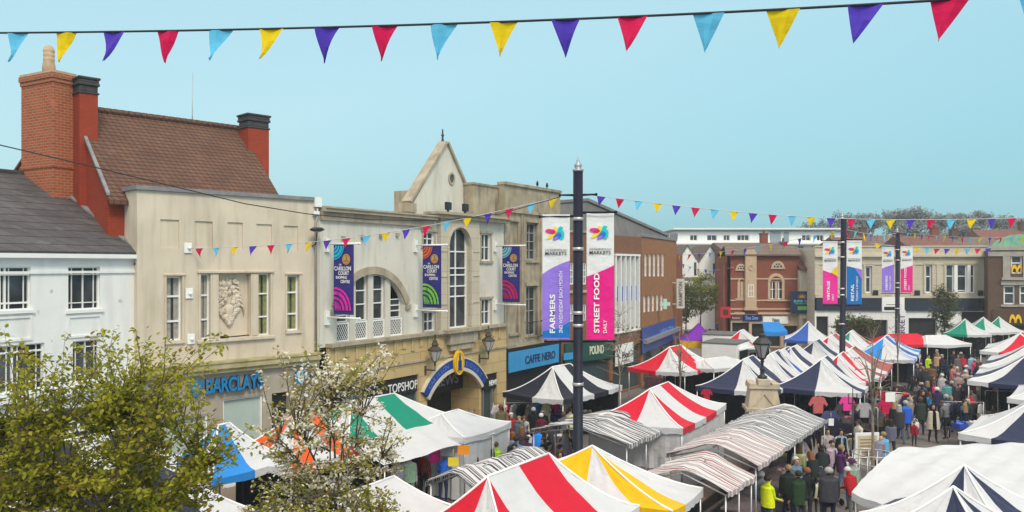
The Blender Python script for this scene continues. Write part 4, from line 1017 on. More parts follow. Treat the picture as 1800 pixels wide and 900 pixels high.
for i, (px0, px1, Y, ye, yr, mt, lab, wm) in enumerate((
    (1272, 1384, 92, 440, 429, m_tile_grey, 'dull brown tiled roof house behind the arched brick building', m_brick_red),
    (1386, 1440, 94, 456, 440, m_tile_grey, 'brown tiled roof house behind the tanning shop', m_brick_dark),
    (1482, 1528, 100, 432, 415, m_tile_red, 'red tiled roof house left of the third banner pole', m_brick_dark),
    (1520, 1618, 106, 438, 412, m_tile_grey, 'dull tan tiled roof house behind the cream building', m_brick_dark),
    (1600, 1690, 98, 436, 413, m_tile_red, 'wide red brown roofed house behind the cream building', m_brick_red),
    (1690, 1772, 101, 440, 416, m_tile_grey, 'brown grey roofed house between the cream building and the restaurant', m_brick_dark),
    (1740, 1850, 112, 432, 402, m_tile_red, 'tall red roofed house behind the restaurant', m_brick_dark))):
    Wl = frontal(px0, px1, Y); mid = (px0 + px1) / 2; z0, z1 = Wl.z(mid, ye), Wl.z(mid, yr); z1 = max(z1, z0 + 1.0)
    b = building('house', lab, Wl, 'house', 'roofs behind the square')
    m = MB(); m.box(0, Wl.L, 0, 8, 0, z0); m.build('wall', wm, b)
    m = MB(); m.prism([(-.2, -.3, z0), (-.2, 4, z1), (-.2, 8.3, z0)], (Wl.L + .4, 0, 0)); rf = m.build('roof', mt, b)
    m = MB(); x = Wl.L * (.2 if i % 2 else .8); m.box(x - .4, x + .4, 3.6, 4.4, z1 - .6, z1 + 1.0); m.box(x - .46, x + .46, 3.54, 4.46, z1 + 1.0, z1 + 1.15); m.lathe([(.14, z1 + 1.15), (.11, z1 + 1.6)], (x, 4, 0), 8); m.build('chimney', wm, rf)
# hill far behind
g = MB(); pts = []
for i in range(40):
    px = 900 + i * 42; 
    pts.append(px)
def hz(px):
    return H + (465 - (398 - 14 * math.sin((px - 1300) / 160.) if px > 1380 else 455)) / F * 175
m = MB(); prev = None
for px in pts:
    x = (px - 900) / F * 175; top = hz(px) if px > 1380 else 8
    cur = [(x * 1, 150, 0.0), (x, 175, max(0.5, top - 8)), (x, 190, max(.5, top - 5.5)), (x, 235, max(.5, top - 6))]
    if prev:
        for k in range(3): m.poly([prev[k], cur[k], cur[k + 1], prev[k + 1]], 0, True)
    prev = cur
m.build('hill', M('wooded_hill_ground', (.06, .07, .035), .95, .3, .3), kind='structure')
# ================================================================ TREES
m_bark = M('tree_bark', (.10, .075, .055), .9, .3, 9, bmp=.4)
m_bark_pale = M('pale_bark', (.26, .21, .16), .9, .25, 9)
def leafmat(name, col):
    m, nt, b = base(name, .55, .3); b.inputs['Base Color'].default_value = col + (1,)
    tr = nd(nt, 'ShaderNodeBsdfTranslucent'); tr.inputs['Color'].default_value = tuple(min(1, c * 1.5) for c in col) + (1,)
    mx = nd(nt, 'ShaderNodeMixShader'); mx.inputs[0].default_value = .4
    nt.links.new(b.outputs[0], mx.inputs[1]); nt.links.new(tr.outputs[0], mx.inputs[2]); nt.links.new(mx.outputs[0], nt.nodes['Material Output'].inputs['Surface'])
    return m
lf = [leafmat('olive_leaf', (.265, .255, .010)), leafmat('bright_leaf', (.36, .335, .024)), leafmat('deep_leaf', (.17, .19, .009)), leafmat('bronze_leaf', (.24, .17, .02))]
bl = [leafmat('cream_blossom', (.72, .65, .52)), leafmat('white_blossom', (.80, .76, .66)), leafmat('bronze_young_leaf', (.26, .19, .06)), leafmat('olive_young_leaf', (.27, .25, .025))]
gr = [leafmat('dusty_leaf', (.10, .115, .035)), leafmat('grey_green_leaf', (.07, .085, .04)), leafmat('tan_twig_leaf', (.15, .125, .06))]
def rot_rand(rr):
    return Matrix.Rotation(rr.uniform(0, 6.28), 3, 'Z') @ Matrix.Rotation(rr.uniform(-1.0, 1.0), 3, 'X') @ Matrix.Rotation(rr.uniform(-.6, .6), 3, 'Y')
def leaf(m, p, size, rr, mi):
    M3 = rot_rand(rr); s = size * rr.uniform(.7, 1.3)
    P = [(0, 0, 0), (.34 * s, .35 * s, .05 * s), (.22 * s, .75 * s, .0), (0, 1.05 * s, -.12 * s), (-.24 * s, .7 * s, .0), (-.32 * s, .3 * s, .06 * s)]
    m.poly([p + M3 @ Vector(q) for q in P], mi)
def bez(a, b, c, n):
    return [a.lerp(b, t).lerp(b.lerp(c, t), t) for t in [k / n for k in range(n + 1)]]
def crown_tree(name, label, base_pt, trunk_h, ellips, ntw, per, lsize, mats, weights, seed, bark=m_bark, tr=.12, up=.5, fill=.35, group=None, limbs=7, bend=1.0, leaf_from=.35, cat='tree', spikes=0, twig_r=.012):
    """trunk, limbs, twigs to points in the crown, leaves in clumps along the twigs"""
    rr = random.Random(seed); o = thing(name, label, cat, base_pt, 0, group)
    cx, cy, cz, rx, ry, rz = ellips
    w = MB(); lv = MB()
    top = Vector((cx * .3, cy * .3, trunk_h)); tip = Vector((cx, cy, cz + rz * .55))
    trunk = bez(Vector((0, 0, 0)), Vector((rr.uniform(-.1, .1), 0, trunk_h * .6)), top, 5) + bez(top, top.lerp(tip, .5) + Vector((rr.uniform(-.3, .3), rr.uniform(-.3, .3), 0)), tip, 5)[1:]
    w.tube(trunk, [tr * (1 - .085 * k) for k in range(len(trunk))], 8)
    lims = []
    for k in range(limbs):
        an = 6.28 * k / limbs + rr.uniform(-.3, .3); s0 = top.lerp(tip, .55 * k / limbs)
        e = Vector((cx + rx * .6 * math.cos(an), cy + ry * .6 * math.sin(an), cz + rz * rr.uniform(-.1, .5)))
        l = bez(s0, s0.lerp(e, .4) + Vector((0, 0, .25 * rz)), e, 5); lims.append(l); w.tube(l, [tr * .5, tr * .42, tr * .33, tr * .25, tr * .18, tr * .1], 6)
    nodes = [p for l in lims for p in l[1:]] + trunk[5:]
    pick = []
    for i, wt in enumerate(weights): pick += [i] * wt
    for k in range(ntw):
        while True:
            d = Vector((rr.uniform(-1, 1), rr.uniform(-1, 1), rr.uniform(-1, 1)))
            if fill < d.length < 1: break
        sc = rr.uniform(.85, 1.12)
        if k < spikes: d = Vector((rr.uniform(-.7, .7), rr.uniform(-.5, .5), rr.uniform(.72, 1.0))); sc = rr.uniform(1.0, 1.25)
        e = Vector((cx + rx * d.x * sc, cy + ry * d.y * sc, cz + rz * d.z * sc))
        s0 = min(nodes, key=lambda q: (q - e).length + max(0, q.z - e.z) * 2 * up + rr.uniform(0, .5) * rx)
        mid = s0.lerp(e, .5) + Vector((rr.uniform(-.1, .1) * rx, rr.uniform(-.1, .1) * ry, -bend * .12 * rz))
        tw = bez(s0, mid, e, 6); w.tube(tw, [twig_r * 1.6 - twig_r * .22 * j for j in range(7)], 4, cap=False)
        base_mi = rr.choice(pick); nn = max(3, per // 6)
        for q in range(nn):          # whorls of leaves at the nodes of the shoot
            t = leaf_from + (1 - leaf_from) * (q + rr.random() * .8) / nn; t = min(t, .999); i0 = int(t * 6); c0 = tw[i0].lerp(tw[i0 + 1], t * 6 - i0)
            mi_ = base_mi if rr.random() < .55 else rr.choice(pick)
            for j in range(max(2, per // nn)):
                sp = lsize * .85
                leaf(lv, c0 + Vector((rr.gauss(0, sp), rr.gauss(0, sp), rr.gauss(0, sp * .55))), lsize, rr, mi_ if rr.random() < .7 else rr.choice(pick))
        if k < spikes or rr.random() < .4:
            for j in range(5): leaf(lv, e + Vector((rr.gauss(0, lsize * .6), rr.gauss(0, lsize * .6), rr.gauss(0, lsize * .5))), lsize, rr, base_mi)
    w.build('trunk', bark, o); lv.build('crown', mats, o)
    return o
D = 12.2
p = at_y(190, 800, D)
crown_tree('leafy_tree', 'young tree thick with olive green spring leaves in the left foreground', (p.x, D, 0), 2.6, (.1, 0, 4.4, 2.15, 1.6, 2.0), 430, 54, .08, lf, (5, 3, 3, 1), 11, spikes=60, fill=.25, tr=.07, leaf_from=.12, limbs=9, twig_r=.008)
gt = bpy.data.objects['leafy_tree']; lv = MB(); w = MB(); rr = random.Random(5)
for (px, py) in ((238, 578), (291, 592), (152, 628), (330, 640), (95, 690)):      # tall leading shoots
    e = at_y(px, py, 12.2 + rr.uniform(-.3, .3)) - gt.location; s0 = e + Vector((rr.uniform(-.15, .15), 0, -1.1)); w.tube([s0, s0.lerp(e, .5) + Vector((.05, 0, 0)), e], [.012, .009, .005], 4)
    for k in range(12):
        c0 = s0.lerp(e, k / 11)
        for j in range(5): leaf(lv, c0 + Vector((rr.gauss(0, .07), rr.gauss(0, .07), rr.gauss(0, .04))), .082, rr, rr.choice((0, 0, 1, 2)))
w.build('leading_shoots', m_bark, gt); lv.build('shoot_leaves', lf, gt)
p = at_y(-40, 860, D)
crown_tree('leafy_tree', 'second olive green tree crown cut by the left edge of the picture', (p.x, D + .6, 0), 2.4, (-.1, 0, 4.3, 1.05, 1.1, 1.5), 160, 50, .085, lf, (5, 2, 3, 2), 12, spikes=10, fill=.3, tr=.09)
D = 13.0
p = at_y(585, 800, D)
crown_tree('blossom_tree', 'slender tree with cream blossom and bronze young leaves', (p.x, D, 0), 2.6, (-.02, 0, 4.62, 1.38, 1.15, 1.55), 240, 46, .06, bl, (5, 4, 3, 6), 21, spikes=40, fill=.3, tr=.07, bend=-.3, twig_r=.009)
p = at_y(560, 890, D)
crown_tree('leafy_tree', 'low dense olive tree with scattered blossom below the slender blossom tree', (p.x, D - .7, 0), 2.2, (.15, 0, 3.75, 1.6, 1.0, .85), 210, 38, .062, [lf[0], lf[2], bl[0], lf[3]], (5, 3, 3, 2), 23, fill=.2, tr=.08)
# thin bare street trees and a few small evergreens
def bare_tree(label, px, D, h, seed, spread=.8, ntw=46, per=3, mats=gr, r=.05, lsize=.05, x0=None):
    rr = random.Random(seed); x = (px - 900) / F * D
    return crown_tree('bare_tree', label, (x, D, 0), h * .45, (0, 0, h * .72, spread, spread, h * .3), ntw, per, lsize, mats, (3, 2, 3), seed, bark=m_bark_pale, tr=r, fill=.2, limbs=6, bend=.2, twig_r=.01)
bare_tree('slim street tree with sparse yellow green buds in front of the brick shops', 1090, 36, 6.2, 31, 1.5, 90, 9)
bare_tree('thin bare sapling behind the red and white tent', 1196, 36, 5.6, 32, .7, 26, 1)
bare_tree('bare sapling rising from a metal tree guard in the middle of the market', 1534, 26.6, 6.0, 33, .75, 34, 2, r=.07)
bare_tree('thin bare sapling between the stone pillar and the blue and white tent', 1578, 46, 5.2, 34, .6, 20, 1)
p = at_y(1534, 815, 26)
o = thing('tree_guard', 'grey metal railing guard round the bare market sapling', 'tree guard', (at_y(1534, 500, 26.6).x, 26.6, 0))
m = MB()
for k in range(14):
    t = 6.28 * k / 14; m.tube([(.62 * math.cos(t), .62 * math.sin(t), 0), (.62 * math.cos(t), .62 * math.sin(t), 1.5)], .018, 5)
for z in (.15, 1.2, 1.5): m.tube([(.62 * math.cos(6.2832 * k / 20), .62 * math.sin(6.2832 * k / 20), z) for k in range(21)], .02, 5)
m.build('railing', m_alu, o)
D = 66
def small_tree(label, px, D, h, sp, seed, ntw=110, per=26, ls=.16, mats=gr, wt=(3, 3, 2), name='street_tree', zc=.68, rz=.34):
    x = (px - 900) / F * D
    return crown_tree(name, label, (x, D, 0), h * .35, (0, 0, h * zc, sp, sp, h * rz), ntw, per, ls, mats, wt, seed, tr=.1, fill=.15, limbs=6)
small_tree('slender grey green tree in front of the cream building', 1660, 66, 6.2, 1.25, 41)
small_tree('wide dusty evergreen between the two far banner poles', 1503, 60, 4.6, 1.9, 42, zc=.7, rz=.2)
small_tree('large dark green tree down the far street below the white gables', 1232, 84, 7.2, 2.9, 43, 170, 22, .22, [lf[0], gr[0], lf[2]])
small_tree('smaller dark green tree beside the cream projecting sign', 1206, 80, 6.2, 1.5, 44, 100, 24, .2, [lf[2], gr[0], gr[1]])
hill = [leafmat('hazy_bare_crown', (.27, .285, .29)), leafmat('hazy_dark_crown', (.21, .23, .235)), leafmat('hazy_olive_crown', (.22, .24, .21))]  # pale bluish tones paint distance haze into the crown colours
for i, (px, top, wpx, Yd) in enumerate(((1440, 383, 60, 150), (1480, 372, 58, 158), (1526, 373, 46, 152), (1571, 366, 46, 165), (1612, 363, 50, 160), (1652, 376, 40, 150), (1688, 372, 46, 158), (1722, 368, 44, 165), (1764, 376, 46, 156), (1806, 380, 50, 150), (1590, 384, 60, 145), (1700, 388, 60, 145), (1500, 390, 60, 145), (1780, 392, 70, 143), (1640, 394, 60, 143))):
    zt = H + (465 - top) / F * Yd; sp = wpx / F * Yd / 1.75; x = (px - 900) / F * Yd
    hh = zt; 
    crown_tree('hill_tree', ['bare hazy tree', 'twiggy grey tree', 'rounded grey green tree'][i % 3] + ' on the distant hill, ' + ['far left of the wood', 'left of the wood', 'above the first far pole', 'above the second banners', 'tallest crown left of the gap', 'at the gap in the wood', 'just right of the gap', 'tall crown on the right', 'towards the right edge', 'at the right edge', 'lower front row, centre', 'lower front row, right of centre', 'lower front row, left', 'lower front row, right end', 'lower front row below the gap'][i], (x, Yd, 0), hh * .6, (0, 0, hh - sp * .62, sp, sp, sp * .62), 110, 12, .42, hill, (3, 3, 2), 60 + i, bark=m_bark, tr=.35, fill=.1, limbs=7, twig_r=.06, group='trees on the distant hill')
# ================================================================ TENTS AND STALLS
def tent(label, px, py, halfW, ridge, hf, hb, end, right, peak=3.3, eave=2.22, ang=30, left=None, back=None, val=.2, sag=1.55, walls=(), wallmat=None, trim=None, seed=0, grp='striped market tents', cat='market tent', legs=True, fl=None, valmat=None):
    """hip roofed frame tent; (px,py) is where the near end of its ridge shows, the height is known"""
    rr = random.Random(seed + int(px)); p = at_z(px, py, peak)
    if fl:      # given by its near left corner instead
        uu = Vector((math.sin(R(ang)), math.cos(R(ang)), 0)); vv = Vector((uu.y, -uu.x, 0)); p = at_z(px, py, eave - val) + uu * hf + vv * (halfW[1] if isinstance(halfW, tuple) else halfW)
    t = thing('market_tent', label, cat, (p.x, p.y, 0), R(90 - ang), grp)
    left = left or right; back = back or end
    mats = []; 
    def mi(m):
        if m not in mats: mats.append(m)
        return mats.index(m)
    hwr, hwl = halfW if isinstance(halfW, tuple) else (halfW, halfW)
    x0, x1 = -hf, ridge + hb
    c = MB(); NT = 7
    def zf(t_): return eave + (peak - eave) * t_ ** sag
    def side(E, Rf, cols, nsub):
        n = len(cols)
        for i, col in enumerate(cols):
            for j in range(nsub):
                a, b_ = (i + j / nsub) / n, (i + (j + 1) / nsub) / n
                ea, eb, ra, rb = E(a), E(b_), Rf(a), Rf(b_)
                for k in range(NT):
                    t0, t1 = k / NT, (k + 1) / NT
                    def P(e, r_, t_, q):
                        v = e.lerp(r_, t_); w = math.sin(math.pi * t_)
                        dz = w * (.018 * math.sin(q * 23 + t_ * 7 + seed) + .014 * math.sin(q * 51 - t_ * 11))
                        # cloth dips a little between the poles at the eave
                        dip = -.07 * (1 - t_) * abs(math.sin(math.pi * q))
                        return Vector((v.x, v.y, zf(t_) + dz + dip))
                    pa, pb, pc, pd = P(ea, ra, t0, a), P(eb, rb, t0, b_), P(eb, rb, t1, b_), P(ea, ra, t1, a)
                    if (pc - pd).length < 1e-5: c.poly([pa, pb, pc], mi(col), True)
                    else: c.poly([pa, pb, pc, pd], mi(col), True)
                za, zb = -.07 * abs(math.sin(math.pi * a)), -.07 * abs(math.sin(math.pi * b_))
                va, vb = val * (1 + .12 * math.sin(a * 40)), val * (1 + .12 * math.sin(b_ * 40))
                c.poly([Vector((ea.x, ea.y, eave + za - va)), Vector((eb.x, eb.y, eave + zb - vb)), Vector((eb.x, eb.y, eave + zb)), Vector((ea.x, ea.y, eave + za))], mi(valmat or col), False)
    side(lambda q: Vector((x0, hwl - (hwl + hwr) * q, 0)), lambda q: Vector((0, 0, 0)), end, 8 // len(end) + 2)
    side(lambda q: Vector((x0 + (x1 - x0) * q, -hwr, 0)), lambda q: Vector((min(max(x0 + (x1 - x0) * q, 0), ridge), 0, 0)), right, 4)
    side(lambda q: Vector((x1, -hwr + (hwl + hwr) * q, 0)), lambda q: Vector((ridge, 0, 0)), back, 8 // len(back) + 2)
    side(lambda q: Vector((x1 + (x0 - x1) * q, hwl, 0)), lambda q: Vector((min(max(x1 + (x0 - x1) * q, 0), ridge), 0, 0)), left[::-1], 4)
    c.build('canopy', mats, t)
    tr = MB()
    for (ex, ey, rx) in ((x0, -hwr, 0), (x0, hwl, 0), (x1, -hwr, ridge), (x1, hwl, ridge)):
        pts = [Vector((ex + (rx - ex) * k / 8, ey * (1 - k / 8), zf(k / 8) + .012)) for k in range(9)]
        tr.tube(pts, .026, 5)
    if ridge > .1: tr.tube([(0, 0, peak + .01), (ridge, 0, peak + .01)], .03, 5)
    tr.build('edging', trim or f_trim, t)
    for ex in (x0 + .06, x1 - .06):
        for ey in (-hwr + .06, hwl - .06):
            if legs: q = MB(); q.tube([(ex, ey, 0), (ex, ey, eave - .02)], .028, 6); q.box(ex - .08, ex + .08, ey - .08, ey + .08, 0, .02); q.build('leg', m_alu, t)
    def curtain(a, b_, wm, z0=.05):
        a, b_ = Vector(a), Vector(b_); n = 24; q = MB(); d = (b_ - a); nn = Vector((-d.y, d.x, 0)).normalized(); prev = None
        for k in range(n + 1):
            pt = a + d * k / n; lo = pt + nn * (.05 * math.sin(k * 1.7 + seed) + rr.uniform(-.02, .02)); cur = (Vector((lo.x, lo.y, z0)), Vector(((lo.x + pt.x) / 2, (lo.y + pt.y) / 2, eave * .55)), Vector((pt.x, pt.y, eave - .06)))
            if prev:
                for s_ in (0, 1): q.poly([prev[s_], cur[s_], cur[s_ + 1], prev[s_ + 1]], 0, True)
            prev = cur
        q.build('side_curtain', wm, t)
    ins = .07
    for wl in walls:
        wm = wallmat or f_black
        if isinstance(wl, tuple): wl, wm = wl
        if wl == 'front': curtain((x0 + ins, hwl - ins, 0), (x0 + ins, -hwr + ins, 0), wm)
        if wl == 'right': curtain((x0 + ins, -hwr + ins, 0), (x1 - ins, -hwr + ins, 0), wm)
        if wl == 'back': curtain((x1 - ins, -hwr + ins, 0), (x1 - ins, hwl - ins, 0), wm)
        if wl == 'left': curtain((x1 - ins, hwl - ins, 0), (x0 + ins, hwl - ins, 0), wm)
        if wl == 'mid': curtain((ridge * .5, -hwr + ins, 0), (ridge * .5, hwl - ins, 0), wm)
        if wl == 'lengthwise': curtain((x0 + ins, .2, 0), (x1 - ins, .2, 0), wm)
    return t
f_trim = fabric('white_edging', (.84, .84, .84), 0)
w_, r_, n_, g_, y_, s_, k_, o_, ry, rust = f_white, f_red, f_navy, f_green, f_yellow, f_navy, f_blue, f_orange, f_royal, f_rust
BK_ = ['back']  # black back curtains, added to darken the tent insides
# foreground
tent('big red and white striped tent at the bottom centre of the picture', 857, 838, 1.7, 2.4, 1.35, 1.25, [r_, w_], [r_, w_, r_, w_], peak=3.45, ang=34, walls=['left'], seed=1)
tent('yellow and white striped tent beside the nearest banner pole', 1041, 784, (1.4, .75), .0, 2.3, 2.7, [w_, w_], [y_] * 6 + [w_] * 3 + [y_] * 2, peak=3.1, ang=122, walls=['left'], seed=2, left=[w_, y_, w_, y_], back=[y_, y_, w_, w_, w_])
tent('red and white striped tent with white side sheets in front of the blue fascia', 1142, 684, 1.75, 2.0, 1.6, 1.8, [r_, w_], [r_, w_, r_, w_], eave=2.34, walls=[('right', f_white), ('front', f_white)], seed=3)
tent('black and white tent outside the coffee shop behind the nearest pole', 971, 645, 1.6, 1.4, 1.5, 1.9, [f_blk, w_], [f_blk, w_, f_blk, w_], walls=BK_, ang=38, seed=4)
# left row behind the trees
tent('blue and white tent behind the leafy tree', 383, 748, 1.2, .4, 1.2, 1.3, [k_, w_], [k_, w_], walls=BK_, seed=5)
tent('orange and white tent behind the blossom tree', 517, 728, 1.5, .9, 1.6, 1.4, [o_, w_], [o_, w_, o_, w_], walls=BK_, seed=6)
gt_ = tent('green and white striped tent in front of the arcade shop windows', 617, 706, (1.5, 1.5), 2.0, 1.5, 1.7, [g_, w_], [g_, w_, g_, w_], sag=1.25, eave=2.42, val=.03, walls=['left'], seed=7, wallmat=f_black, ang=36)
m = MB(); N = 20
for i_ in range(N):
    for j_ in range(5):
        P_ = lambda a, b2: Vector((-1.5 + 5.4 * a, -1.5 - 1.5 * b2, 2.40 - .42 * b2 - .06 * math.sin(math.pi * ((a * 2) % 1)) * (.4 + b2) + .012 * math.sin(a * 37 + b2 * 5)))
        m.poly([P_(i_ / N, (j_ + 1) / 5), P_((i_ + 1) / N, (j_ + 1) / 5), P_((i_ + 1) / N, j_ / 5), P_(i_ / N, j_ / 5)], 0, True)
m.build('white_flap', f_white, gt_)
for x in (-1.4, 3.8): m = MB(); m.tube([(x, -2.95, 0), (x, -2.95, 1.95)], .025, 6); m.build('leg', m_alu, gt_)
tent('plain white tent with crumpled side sheets next to the arcade entrance', 776, 728, (1.5, 1.5), 1.0, .8, 1.2, [w_, w_], [w_, w_], peak=2.65, eave=2.15, walls=[('right', f_white), ('front', f_white)], seed=8)
tent('navy and white tent half hidden by the tree at the bottom left', 95, 778, 1.7, 2.0, 1.6, 1.4, [n_, w_], [w_, n_, w_, n_, w_], walls=BK_, seed=9)
tent('plain white tent low in the bottom left corner behind the leafy tree', 170, 900, 1.8, 2.2, 1.5, 1.4, [w_, w_], [w_, n_, w_], walls=BK_, seed=10, peak=3.1)
tent('white tent roof at the bottom edge below the blossom tree', 598, 872, (1.5, 1.6), 1.8, 1.5, 1.0, [w_, w_], [w_, w_], peak=2.9, eave=2.1, walls=BK_, seed=11)
# middle rows
tent('small red and white tent near the orange brown shop', 1177, 610, 1.7, 1.4, 1.6, 1.4, [r_, w_], [w_, r_, w_], walls=BK_, seed=12, ang=38)
tent('flat white awning tent right of the small red and white tent', 1238, 632, 1.3, 2.0, 1.0, 1.0, [w_, w_], [w_, w_], peak=2.6, eave=2.3, walls=BK_, ang=48, seed=13)
tent('purple gazebo with a yellow valance down the street', 1228, 568, 1.45, 0.0, 1.4, 1.4, [f_purple, f_purple], [f_purple, f_purple], peak=3.4, ang=8, seed=14, trim=f_purple, valmat=f_yellow, val=.5)
tent('orange red and white tent behind the white trailers', 1301, 581, 1.5, 1.0, 1.5, 1.5, [f_red, w_], [rust, w_, w_], ang=30, seed=15, walls=BK_)
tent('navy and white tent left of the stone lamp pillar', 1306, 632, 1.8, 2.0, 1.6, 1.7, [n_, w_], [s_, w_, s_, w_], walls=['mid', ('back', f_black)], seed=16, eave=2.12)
tent('navy and white tent second in the row behind the lamp pillar', 1354, 622, 1.5, 2.2, 1.5, 1.5, [w_, w_], [n_, w_, s_, w_], walls=BK_, seed=17)
tent('small navy peaked white tent third in the row behind the lamp pillar', 1372, 616, 1.5, 2.2, 1.5, 1.5, [n_, w_], [ry, w_, s_, w_], walls=BK_, seed=18)
tent('royal blue and white tent farthest in the row behind the lamp pillar', 1389, 612, 1.5, 2.0, 1.5, 1.5, [ry, w_], [w_, s_, w_, w_], walls=BK_, seed=19)
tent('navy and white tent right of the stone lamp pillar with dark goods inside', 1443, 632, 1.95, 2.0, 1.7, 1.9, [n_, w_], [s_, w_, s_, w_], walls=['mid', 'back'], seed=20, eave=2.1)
tent('navy and white tent in front of the second banner pole', 1430, 601, 1.7, 2.0, 1.6, 1.6, [n_, w_], [n_, w_, s_, w_], walls=BK_, seed=21)
tent('red and white tent with rust striped roof right of the second banner pole', 1490, 617, 1.75, 3.0, 1.6, 1.8, [r_, w_], [rust, w_, rust, rust], walls=BK_, seed=22)
tent('small red peaked tent showing just behind the rust striped roof', 1473, 625, 1.4, 2.0, 1.3, 1.2, [r_, w_], [r_, w_, r_, w_], walls=BK_, seed=23)
tent('red and white tent with long rust stripes farther along the middle row', 1456, 592, 1.7, 3.2, 1.5, 1.7, [r_, w_], [rust, w_, rust, w_], walls=BK_, seed=24)
tent('bright blue and white striped tent left of the crowd', 1553, 594, 1.8, 2.6, 1.6, 1.9, [k_, w_], [k_, w_, ry, w_, k_], walls=BK_, seed=25)
tent('green and white tent peak beyond the rust striped tents', 1494, 583, 1.5, 1.5, 1.5, 1.5, [g_, w_], [w_, w_, rust], walls=BK_, seed=26)
tent('royal blue and white gazebo in front of the tanning shop', 1421, 565, (1.6, 1.7), 0.0, 1.6, 1.6, [ry, w_], [w_, w_], seed=27, peak=3.5, ang=20)
tent('bright red low tent in front of the cream building', 1560, 588, 1.5, 2.6, 1.2, 1.4, [r_, r_], [r_, r_], peak=2.7, eave=2.15, ang=75, walls=BK_, seed=28, trim=f_red)
tent('white low tent right of the bright red tent', 1628, 590, 1.4, 1.6, 1.0, 1.0, [w_, w_], [w_, w_], peak=2.6, eave=2.1, ang=80, walls=BK_, seed=29)
for px, py, lab, sd in ((1697, 561, 'nearest of the three green and white tents by the restaurant', 30), (1729, 558, 'middle of the three green and white tents by the restaurant', 31), (1756, 557, 'farthest right of the three green and white tents by the restaurant', 32)):
    tent(lab, px, py, 1.7, .4, 1.7, 1.5, [g_, w_], [g_, w_], walls=BK_, seed=sd, ang=25)
# right hand side of the aisle
tent('white tent with a red end panel on the far right of the aisle', 1722, 622, 2.1, 2.0, 1.7, 1.5, [w_, r_, r_, r_], [w_, r_], walls=BK_, seed=33, ang=36, left=[w_, s_, w_, w_], fl=1)
tent('white tent with narrow dark stripes on the right of the aisle', 1721, 651, 2.1, 3.0, 1.6, 1.5, [w_, w_, n_, w_], [w_, n_], walls=BK_, seed=34, ang=36, left=[w_, s_, w_], fl=1)
tent('navy fronted white tent above a black striped awning on the right', 1700, 676, 2.2, 2.0, 1.7, 1.5, [w_, n_, n_, n_, n_], [n_, w_], walls=BK_, seed=35, ang=36, left=[w_, n_, w_], fl=1)
tent('plain white tent corner between the striped awning and the nearer navy tent', 1770, 708, 1.8, 1.5, 1.5, 1.3, [w_, w_], [w_, w_], walls=BK_, seed=41, ang=38, fl=1)
tent('navy fronted white tent near the right edge above coloured stock', 1684, 772, 1.9, 1.2, 1.6, 1.2, [w_, n_, n_, n_], [n_, w_], walls=BK_, seed=36, ang=40, left=[w_, w_], fl=1)
# the wide white lean-to at the bottom right: one sheet on a sloping frame
cz_ = [at_z(1582, 786, 2.8), at_z(1870, 774, 2.8), at_z(1800, 960, 2.1), at_z(1497, 866, 2.1)]
t = thing('market_tent', 'large plain white canopy spread across the bottom right', 'market tent', (cz_[0].x, cz_[0].y, 0), 0, 'striped market tents')
o_ = Vector((cz_[0].x, cz_[0].y, 0)); q_ = [p - o_ for p in cz_]
m = MB(); N = 22
def P_(a, b_):
    v = q_[0].lerp(q_[1], a).lerp(q_[3].lerp(q_[2], a), b_)
    return v + Vector((0, 0, .12 * math.sin(math.pi * b_) * (1 - .3 * a) - .05 * math.sin(math.pi * ((a * 3) % 1)) * (.3 + b_) + .02 * math.sin(a * 31 + b_ * 9) + .012 * math.sin(b_ * 40 - a * 12)))
for i_ in range(N * 2):
    for j_ in range(N):
        a0, a1, b0, b1 = i_ / N / 2, (i_ + 1) / N / 2, j_ / N, (j_ + 1) / N
        m.poly([P_(a0, b1), P_(a1, b1), P_(a1, b0), P_(a0, b0)], 0, True)
dn = Vector((0, 0, -.2))
for i_ in range(N * 2):
    a0, a1 = i_ / N / 2, (i_ + 1) / N / 2
    m.poly([P_(a0, 1) + dn, P_(a1, 1) + dn, P_(a1, 1), P_(a0, 1)]); m.poly([P_(a1, 0) + dn, P_(a0, 0) + dn, P_(a0, 0), P_(a1, 0)])
for j_ in range(N): m.poly([P_(0, j_ / N) + dn, P_(0, (j_ + 1) / N) + dn, P_(0, (j_ + 1) / N), P_(0, j_ / N)])
m.build('canopy', f_white, t)
for k in range(4):
    c = P_(*((.02, .03), (.98, .03), (.98, .97), (.02, .97))[k]); m = MB(); m.tube([(c.x, c.y, 0), (c.x, c.y, c.z - .05)], .03, 6); m.build('leg', m_alu, t)
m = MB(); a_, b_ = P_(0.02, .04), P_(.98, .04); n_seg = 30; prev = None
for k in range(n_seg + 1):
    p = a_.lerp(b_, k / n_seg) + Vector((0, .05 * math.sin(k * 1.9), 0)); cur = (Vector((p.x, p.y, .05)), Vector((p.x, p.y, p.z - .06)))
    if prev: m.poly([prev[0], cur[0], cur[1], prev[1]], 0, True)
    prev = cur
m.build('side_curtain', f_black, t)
tent('navy and white tent peak at the right below the plain white tent', 1695, 818, 1.6, .0, 1.7, 1.9, [w_, n_, w_], [w_, n_, w_], seed=38, ang=48, walls=BK_)
tent('navy and white tent at the bottom right corner, nearest of all', 1676, 856, 1.6, .0, 1.6, 1.8, [w_, n_], [w_, n_, w_], seed=39, ang=48, walls=BK_)
